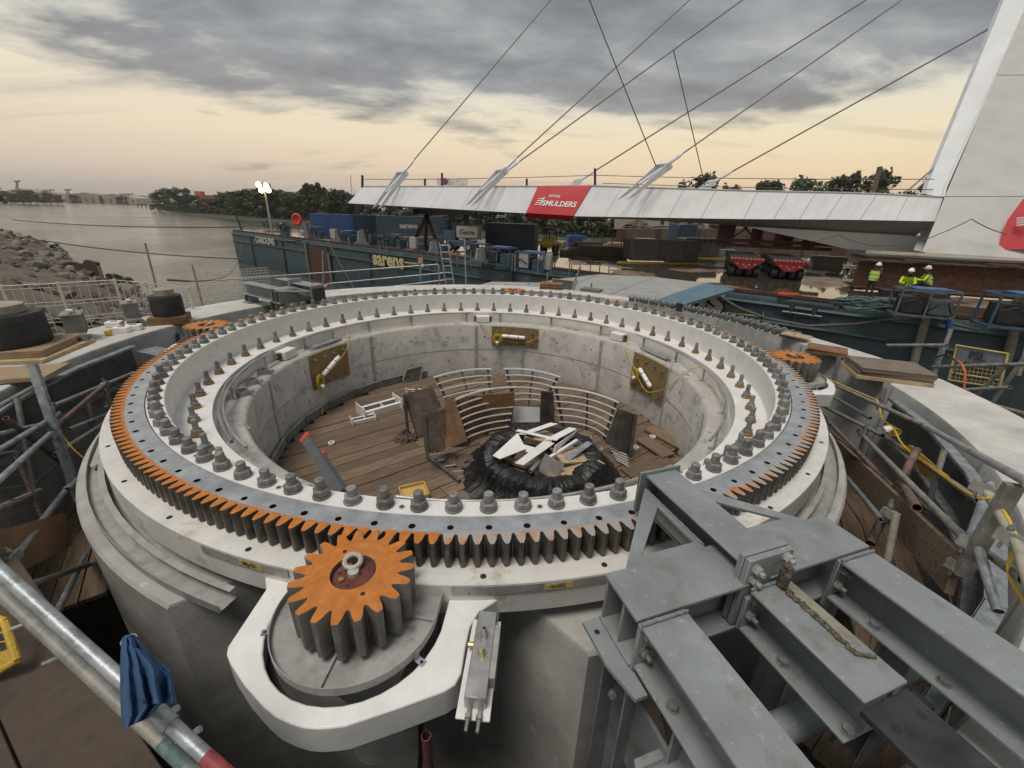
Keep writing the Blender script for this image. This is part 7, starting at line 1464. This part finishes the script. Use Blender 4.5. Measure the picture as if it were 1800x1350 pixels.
# red brick building on the far bank
g = thing('brick_building', 'red brick waterside building among the far trees', 'building', atz(375, 376, ZW + 2)); y0 = atz(375, 376, ZW).y + 18
b = B(); b.m(mat('far_brick', (.30, .12, .085), .8, v=.15, s=.3)); x0, x1 = aty(344, 350, y0).x, aty(402, 350, y0).x; zt_ = aty(372, 343, y0).z; b.box(((x0 + x1) / 2, y0 + 5, (zt_ + ZW) / 2), (x1 - x0, 10, zt_ - ZW)); b.build('wall', g); b = B(); b.m(mat('far_sunset_orange', (.55, .16, .08), .7)); xa, xb = aty(343, 350, y0).x, aty(354, 350, y0).x; zz = aty(349, 336, y0).z; b.box(((xa + xb) / 2, y0 + 3, (zz + zt_) / 2), (xb - xa, 5, zz - zt_)); b.build('roof_block', g)  # sunset light on this corner is put into the roof block's orange
for k in range(7): b = B(); b.m(DARK); xx = x0 + (x1 - x0) * (k + .8) / 8; b.box((xx, y0 - .05, zt_ - 3.0), (1.2, .1, 1.6)); b.build('window', g)
# far shore on the left
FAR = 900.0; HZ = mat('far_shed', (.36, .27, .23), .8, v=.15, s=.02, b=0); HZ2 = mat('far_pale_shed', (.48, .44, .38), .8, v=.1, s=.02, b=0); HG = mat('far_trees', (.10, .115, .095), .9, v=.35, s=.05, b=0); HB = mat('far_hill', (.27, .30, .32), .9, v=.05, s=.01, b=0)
def atf(u, v, y=FAR): return aty(u, v, y)
b = B(); b.m(HG); b.grid([[atf(u, 360.5 - .0 * u) + Vector((0, d, 0)) for u in range(-160, 281, 40)] for d in (0, 400)]); tag(b.build('far_shore'), kind='structure')
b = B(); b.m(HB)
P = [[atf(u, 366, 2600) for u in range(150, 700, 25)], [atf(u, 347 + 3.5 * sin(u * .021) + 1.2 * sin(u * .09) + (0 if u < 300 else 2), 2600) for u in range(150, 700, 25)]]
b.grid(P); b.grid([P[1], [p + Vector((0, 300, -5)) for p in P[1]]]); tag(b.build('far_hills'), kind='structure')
def fbox(name, u0, u1, v0, v1, mt_, lab, cat, depth=40, grp=None):
    a, c_ = atf(u0, v1), atf(u1, v0); b = B(); b.m(mt_); b.box(((a.x + c_.x) / 2, FAR + depth / 2, (a.z + c_.z) / 2), (abs(c_.x - a.x), depth, abs(c_.z - a.z))); g = thing(name, lab, cat, ((a.x + c_.x) / 2, FAR, a.z), grp); b.build('wall', g)
    b = B(); b.m(mt_); zt2 = c_.z; b.prism([(a.x, zt2 + .02), (c_.x, zt2 + .02), ((a.x + c_.x) / 2, zt2 + abs(c_.z - a.z) * .25)], 0, depth, Matrix.Translation((0, FAR + depth, 0)) @ Matrix.Rotation(PI / 2, 4, 'X')); b.build('roof', g)
    n = max(2, int(abs(u1 - u0) / 9))
    for k in range(n): b = B(); b.m(HG); xx = a.x + (c_.x - a.x) * (k + .5) / n; b.box((xx, FAR - .3, a.z + (c_.z - a.z) * .45), (abs(c_.x - a.x) / n * .35, .5, (c_.z - a.z) * .35)); b.build('opening', g)
for i, (u0, u1, v0, v1, mt_, lab) in enumerate(((18, 60, 337, 356, HZ, 'low brown shed at the far left shore'), (62, 100, 341, 357, HZ, 'brown shipyard shed left of the gantry'), (112, 140, 345, 357, HZ2, 'pale far shed in the middle of the shore'), (125, 178, 343, 357, HZ, 'long reddish shipyard hall on the far shore'), (178, 222, 345, 358, HZ, 'reddish shipyard hall further right'), (205, 238, 348, 358, HZ2, 'pale low shed at the right end of the far shore'))): fbox('far_shed', u0, u1, v0, v1, mt_, lab, 'building', grp='far shipyard buildings')
for i, (u, vt, w_, lab) in enumerate(((30, 317, 5, 'tall thin crane tower on the far left horizon'), (85, 333, 10, 'far gantry crane left of centre of the shore'), (119, 332, 6, 'far crane tower beside the pale shed'), (222, 340, 12, 'far gantry crane at the right end of the shore'))):
    g = thing('far_crane', lab, 'crane', atf(u, 357), 'far shipyard cranes'); p = atf(u, 357); q = atf(u, vt)
    for s_ in (-1, 1): b = B(); b.m(HZ); a = atf(u + s_ * w_ * .4, 357); c_ = atf(u + s_ * w_ * .25, vt + 2); b.bar(a, c_, 1.4, 1.4); b.build('leg', g)
    b = B(); b.m(HZ); b.bar(atf(u - w_, vt + 2), atf(u + w_, vt + 1), 2.4, 2.4); b.build('jib', g)
for i, u in enumerate(range(-30, 112, 12)):
    p = atf(u, 359, 560); tree(u, 0, 338 + 4 * sin(i * 1.7) + (6 if u > 70 else 0), p.z, (0, 2, 4)[i % 3], ('dark far tree %s the thin crane' % ('left of' if u < 30 else 'right of')), 'trees on the far left shore', 1.5, p=p)
g = thing('timber_jetty', 'dark timber jetty posts off the far bank point', 'jetty', atz(255, 366, ZW))
for k in range(5): p = atz(242 + k * 7, 365, ZW); b = B(); b.m(DARK); b.tube([p - Vector((0, 0, 1)), aty(242 + k * 7, 358.5, p.y)], .5, 6); b.build('pile', g)
b = B(); b.m(DARK); p, q = atz(242, 365, ZW), atz(270, 365, ZW); b.bar(aty(242, 360.5, p.y), aty(272, 360.5, q.y), .6, .5); b.build('walkway', g)
# bushes on the near bank
tree(-10, 0, 366, 0, 5, 'dense dark bush on the left bank at the photo edge', 'bushes on the left bank', 1.6, p=Vector(atd(-12, 412, 110)))
tree(10, 0, 385, 0, 5, 'smaller dark bush below it on the left bank', 'bushes on the left bank', 1.4, p=Vector(atd(12, 408, 100)))
for u, v, lab in ((52, 424, 'low weeds on the bank edge, uppermost clump'), (78, 432, 'low weeds on the bank edge, middle clump'), (100, 440, 'low weeds on the bank edge, lowest clump'), (205, 500, 'low weeds right of the rusty piling'), (225, 508, 'low weeds behind the mesh fence')): p = atz(u, v + 2, ZW); tree(u, 0, v - 10, ZW, 5, lab, 'weeds on the left bank edge', 1.3, p=p)
# quay and rubble under the bridge at the right
yq = 92.0
g = thing('quay_wall', 'dark sheet pile quay under the bridge on the far side', 'quay', aty(1250, 425, yq))
for k in range(34): u = 1085 + k * 13; a, c_ = aty(u, 402, yq), aty(u + 13, 428, yq); b = B(); b.m(OX if k % 5 == 0 else BROWND); b.box(((a.x + c_.x) / 2, yq + (.25 if k % 2 else 0), (a.z + ZW) / 2), (abs(c_.x - a.x) * .98, .5, a.z - ZW)); b.build('sheet_pile', g)
RUB = mat('rubble', (.14, .105, .08), .9, v=.4, s=.6, b=.4, bs=4)
rows = [[aty(u, v + 3 * mnoise.noise(Vector((u * .03, v * .1, 2))), yq + d) for u in range(1080, 1560, 14)] for v, d in ((404, 1), (398, 8), (390, 18), (384, 30), (383, 60))]
b = B(); b.m(RUB); b.grid(rows); tag(b.build('rubble_ground', ang=50), kind='structure')
for u, v, w_, h_, mt_, lab, cat in ((1162, 397, 30, 12, mat('dirty_white', (.40, .38, .34), .7), 'pale hut on the far quay under the bridge', 'hut'), (1188, 398, 26, 9, mat('leaf_green_paint', (.16, .26, .09), .6), 'green cabin on the far quay', 'cabin')):
    a, c_ = aty(u - w_ / 2, v, yq + 6), aty(u + w_ / 2, v - h_, yq + 6); g = thing('site_hut', lab, cat, a); b = B(); b.m(mt_); b.box(((a.x + c_.x) / 2, yq + 7.5, (a.z + c_.z) / 2), (abs(c_.x - a.x), 3, abs(c_.z - a.z))); b.build('wall', g); b = B(); b.m(DARK); b.box(((a.x + c_.x) / 2 + .3, yq + 5.96, (a.z + c_.z) / 2), (.8, .05, .8)); b.build('window', g); b = B(); b.m(GREY); b.box(((a.x + c_.x) / 2, yq + 7.5, c_.z + .06), (abs(c_.x - a.x) + .3, 3.3, .12)); b.build('roof', g)
g = thing('excavator', 'orange excavator on the far quay under the bridge', 'excavator', aty(1262, 400, yq + 4)); q = aty(1262, 400, yq + 4); OE = mat('excavator_orange', (.55, .22, .04), .5)
b = B(); b.m(DARK); b.box(q + Vector((0, 0, .4)), (3.4, 2.4, .8)); b.build('tracks', g, bev=.2); b = B(); b.m(OE); b.box(q + Vector((.4, 0, 1.5)), (2.4, 2.2, 1.2)); b.build('body', g, bev=.15); b = B(); b.m(OE); b.tube([q + Vector((-.8, 0, 1.6)), q + Vector((-2.4, 0, 3.6)), q + Vector((-4.2, 0, 2.8)), q + Vector((-4.5, 0, 1.0))], .25, 6); b.build('boom', g)

# material laid down on the wet deck and on the quay
def laid(u, v, n, L_, W_, T_, rz, mt_, lab, cat, z=ZD):
    p = atz(u, v, z); g = thing('material_stack', lab, cat, p)
    for k in range(n): b = B(); b.m(mt_); b.box((p.x + random.uniform(-.15, .15), p.y, z + T_ * (k + .5) * 1.02), (L_ * random.uniform(.8, 1.05), W_, T_), rz + random.uniform(-4, 4)); b.build('layer', g)
laid(1030, 436, 3, 4.0, .5, .22, 6, OX, 'red oxide beams stacked left of the crane mats', 'beams'); laid(1090, 440, 4, 3.0, 1.2, .2, -3, TIMB, 'timber sleepers stacked right of the crane mats', 'sleepers'); laid(1262, 452, 3, 3.4, .6, .25, 8, GREY, 'grey steel sections stacked right of the skips', 'steel sections'); laid(1245, 440, 2, 4.5, .8, .3, 2, DARK, 'dark beams laid behind the second skip', 'beams'); laid(1010, 428, 2, 2.2, 1.2, .5, 10, BLUEC, 'blue tool chests beside the forklift', 'tool chests'); laid(1135, 432, 3, 2.4, 1.4, .3, 0, GREY, 'grey pallets behind the large skip', 'pallets'); laid(1450, 470, 3, 2.6, .8, .3, -20, STUB, 'pale steel sections right of the transporters', 'steel sections')
for u, v, mt_, lab in ((1120, 397, BROWND, 'brown spoil heap at the left of the far quay'), (1215, 396, RUB, 'reddish spoil heap beside the green cabin'), (1300, 399, BROWND, 'brown spoil heap right of the excavator')): p = aty(u, v, yq + 5); crumple((p.x, p.y, p.z - .3), 3.2, 1.8, 1.3, mt_, 'spoil_heap', lab, 'spoil heap', int(u), 2.0)
# ================================================================ the three workers
SKIN = mat('skin', (.42, .25, .17), .6, b=0); HIV = mat('hi_vis', (.50, .72, .03), .6, v=.12, s=12, b=.1, bs=40); HIV.node_tree.nodes['Principled BSDF'].inputs['Emission Strength'].default_value = 0
DRK = mat('dark_clothes', (.03, .03, .033), .8, v=.3, s=10); HELM = mat('white_helmet', (.78, .78, .77), .35, b=0)
def body(name, J, edges, mats, parent):
    me = bpy.data.meshes.new(name); me.from_pydata([j[:3] for j in J], edges, []); o = bpy.data.objects.new(name, me); COL.objects.link(o); o.parent = parent
    md = o.modifiers.new('skin', 'SKIN'); md.use_smooth_shade = True
    for v, j in zip(me.skin_vertices[0].data, J): v.radius = (j[3], j[4] if len(j) > 4 else j[3])
    me.skin_vertices[0].data[0].use_root = True
    o.modifiers.new('sub', 'SUBSURF').levels = 1; o.modifiers['sub'].render_levels = 1; me.materials.append(mats); return o
def person(loc, rz, lab, pose, top):
    g = thing('person', lab, 'person'); g.location = loc; g.rotation_euler = (0, 0, R(rz)); s = pose == 'stand'
    hz = .92 if s else .55                                   # pelvis height
    ln = 0.04 if s else .16
    J = [(0, 0, hz, .15, .12), (0, ln * .5, hz + .22, .14, .11), (0, ln, hz + .44, .19, .12), (0, ln + .02, hz + .55, .065), (0, ln + .05, hz + .64, .085, .10), (0, ln + .05, hz + .78, .075, .09)]
    E_ = [(0, 1), (1, 2), (2, 3), (3, 4), (4, 5)]
    for sx in (-1, 1):
        n = len(J)
        if s: J += [(sx * .095, 0, hz - .06, .10), (sx * .11, .03, .50, .065), (sx * .12, -.02, .09, .045), (sx * .12, .12, .04, .04)]
        else: J += [(sx * .12, .05, hz - .02, .10), (sx * .14, .46, hz + .02, .07), (sx * .14, .50, .09, .045), (sx * .14, .62, .04, .04)]
        E_ += [(0, n), (n, n + 1), (n + 1, n + 2), (n + 2, n + 3)]
        n = len(J)
        if s and sx > 0: arm = [(.21, ln, hz + .45, .06), (.27, ln + .04, hz + .20, .05), (.14, ln + .24, hz + .45, .04), (.10, ln + .22, hz + .56, .035)]
        elif s: arm = [(-.21, ln, hz + .45, .06), (-.27, ln - .02, hz + .18, .05), (-.22, ln + .16, hz - .02, .04), (-.20, ln + .22, hz - .08, .035)]
        else: arm = [(sx * .21, ln, hz + .43, .06), (sx * .27, ln + .12, hz + .20, .05), (sx * .12, ln + .34, hz + .18, .04), (sx * .06, ln + .42, hz + .16, .035)]
        J += arm; E_ += [(2, n), (n, n + 1), (n + 1, n + 2), (n + 2, n + 3)]
    body('body', J, E_, DRK, g)
    if not s:
        for sx in (-1, 1): b = B(); b.m(top); b.tube([(sx * .20, ln, hz + .44), (sx * .28, ln + .12, hz + .20), (sx * .14, ln + .33, hz + .18)], .066, 8, r1=.05); b.build('sleeve', g)
    def vest(z0, z1, mt_, nm):
        b = B(); b.m(mt_); P = []
        for i in range(7):
            f = i / 6; z = z0 + (z1 - z0) * f; rx = .185 + .035 * math.sin(f * PI * .6); ry = .145; yy = ln * (z - hz) / .44
            P.append([Vector((rx * cos(t * PI / 8), yy + ry * sin(t * PI / 8), z)) for t in range(17)])
        b.grid(P); return b.build(nm, g)
    vest(hz + (.0 if s else .0), hz + .46, HIV, 'hi_vis_vest')
    for z in (.12, .30):
        b = B(); b.m(mat('reflective', (.55, .56, .55), .35, b=0)); b.lathe([(.222, hz + z), (.226, hz + z), (.226, hz + z + .05), (.222, hz + z + .05)], 20, c=(0, ln * z / .44, 0)); o = b.build('reflective_band', g); o.scale = (1, .72, 1)
    hc = Vector((0, ln + .06, hz + .72))
    b = B(); b.m(SKIN); b.lathe([(0, -.13), (.05, -.12), (.078, -.06), (.086, .0), (.082, .06), (.05, .11), (0, .12)][::1], 14, c=hc, loop=False); b.box(hc + Vector((0, .088, -.02)), (.025, .03, .035)); b.build('head', g)
    b = B(); b.m(HELM); b.lathe([(.118, .02), (.112, .06), (.095, .11), (.06, .15), (0, .165)], 18, c=hc, loop=False); b.lathe([(.10, .015), (.135, .012), (.137, .02), (.10, .03)], 18, c=hc); b.box(hc + Vector((0, .14, .018)), (.15, .08, .012)); b.build('helmet', g)
    if s:
        for sx in (-1, 1): b = B(); b.m(DRK); b.box((sx * .12, .04, .05), (.10, .28, .10)); b.build('boot', g, bev=.03)
    for x, y, z in ([(.10, ln + .23, hz + .57), (-.20, ln + .24, hz - .11)] if s else [(.06, ln + .43, hz + .15), (-.06, ln + .43, hz + .15)]):
        b = B(); b.m(SKIN); b.box((x, y, z), (.05, .06, .08))
        for k in range(4): b.tube([(x - .022 + k * .015, y + .02, z - .03), (x - .022 + k * .015, y + .045, z - .06), (x - .02 + k * .014, y + .03, z - .085)], .008, 5)
        b.tube([(x + .025, y, z + .01), (x + .04, y + .03, z - .02)], .010, 5); b.build('hand', g)
p = atz(1523, 525, ZD); person((p.x, p.y, ZD), -60, 'standing worker in yellow vest and white helmet, hand raised to the face', 'stand', DRK)
for u, v, rz, lab in ((1590, 503, 150, 'seated worker in yellow vest bending over behind the generator'), (1632, 500, 60, 'worker in bright yellow jacket at the right behind the generator')):
    t_ = (atz(1600, 540, ZD) - CAM).length; q = atd(u, v, 20.5); person((q.x, q.y, q.z - .55), rz, lab, 'sit', HIV)
q = atz(1612, 532, ZD); b = B(); b.m(DARK); b.box((atd(1612, 506, 20.6).x, atd(1612, 506, 20.6).y + .1, (atd(1612, 506, 20.6).z - .15 + ZD) / 2), (2.6, .6, atd(1612, 506, 20.6).z - .25 - ZD), -25); tag(b.build('bench_crate'), 'dark crate bench the two workers sit on', 'crate')
# give look-alike trees their own place words
_seen = {}
for _o in [o for o in COL.objects if o.parent is None and o.get('category') in ('tree', 'bush')]: _seen.setdefault(_o['label'], []).append(_o)
_ord = ('first', 'second', 'third', 'fourth', 'fifth', 'sixth', 'seventh', 'eighth', 'ninth', 'tenth', 'eleventh', 'twelfth', 'thirteenth', 'fourteenth', 'fifteenth', 'sixteenth')
for _l, _g in _seen.items():
    if len(_g) > 1:
        _g.sort(key=lambda o: o.location.x / max(1, o.location.y))
        for _i, _o in enumerate(_g): _o['label'] = _l.replace(' on the far bank', '').replace(' under the bridge', '') + ', %s from the left' % _ord[_i]
# ================================================================ the damp evening air over the river
b = B(); b.box((0, 1450, 42), (5980, 3180, 100)); hz = b.build('haze', ang=0); tag(hz, kind='stuff')
HM = bpy.data.materials.new('haze_air'); HM.use_nodes = True; _n = HM.node_tree.nodes; _n.clear(); _v = _n.new('ShaderNodeVolumePrincipled'); _v.inputs['Color'].default_value = (.86, .84, .82, 1); _v.inputs['Density'].default_value = .00018; _v.inputs['Anisotropy'].default_value = .2
_o = _n.new('ShaderNodeOutputMaterial'); HM.node_tree.links.new(_v.outputs[0], _o.inputs['Volume']); hz.data.materials.append(HM)
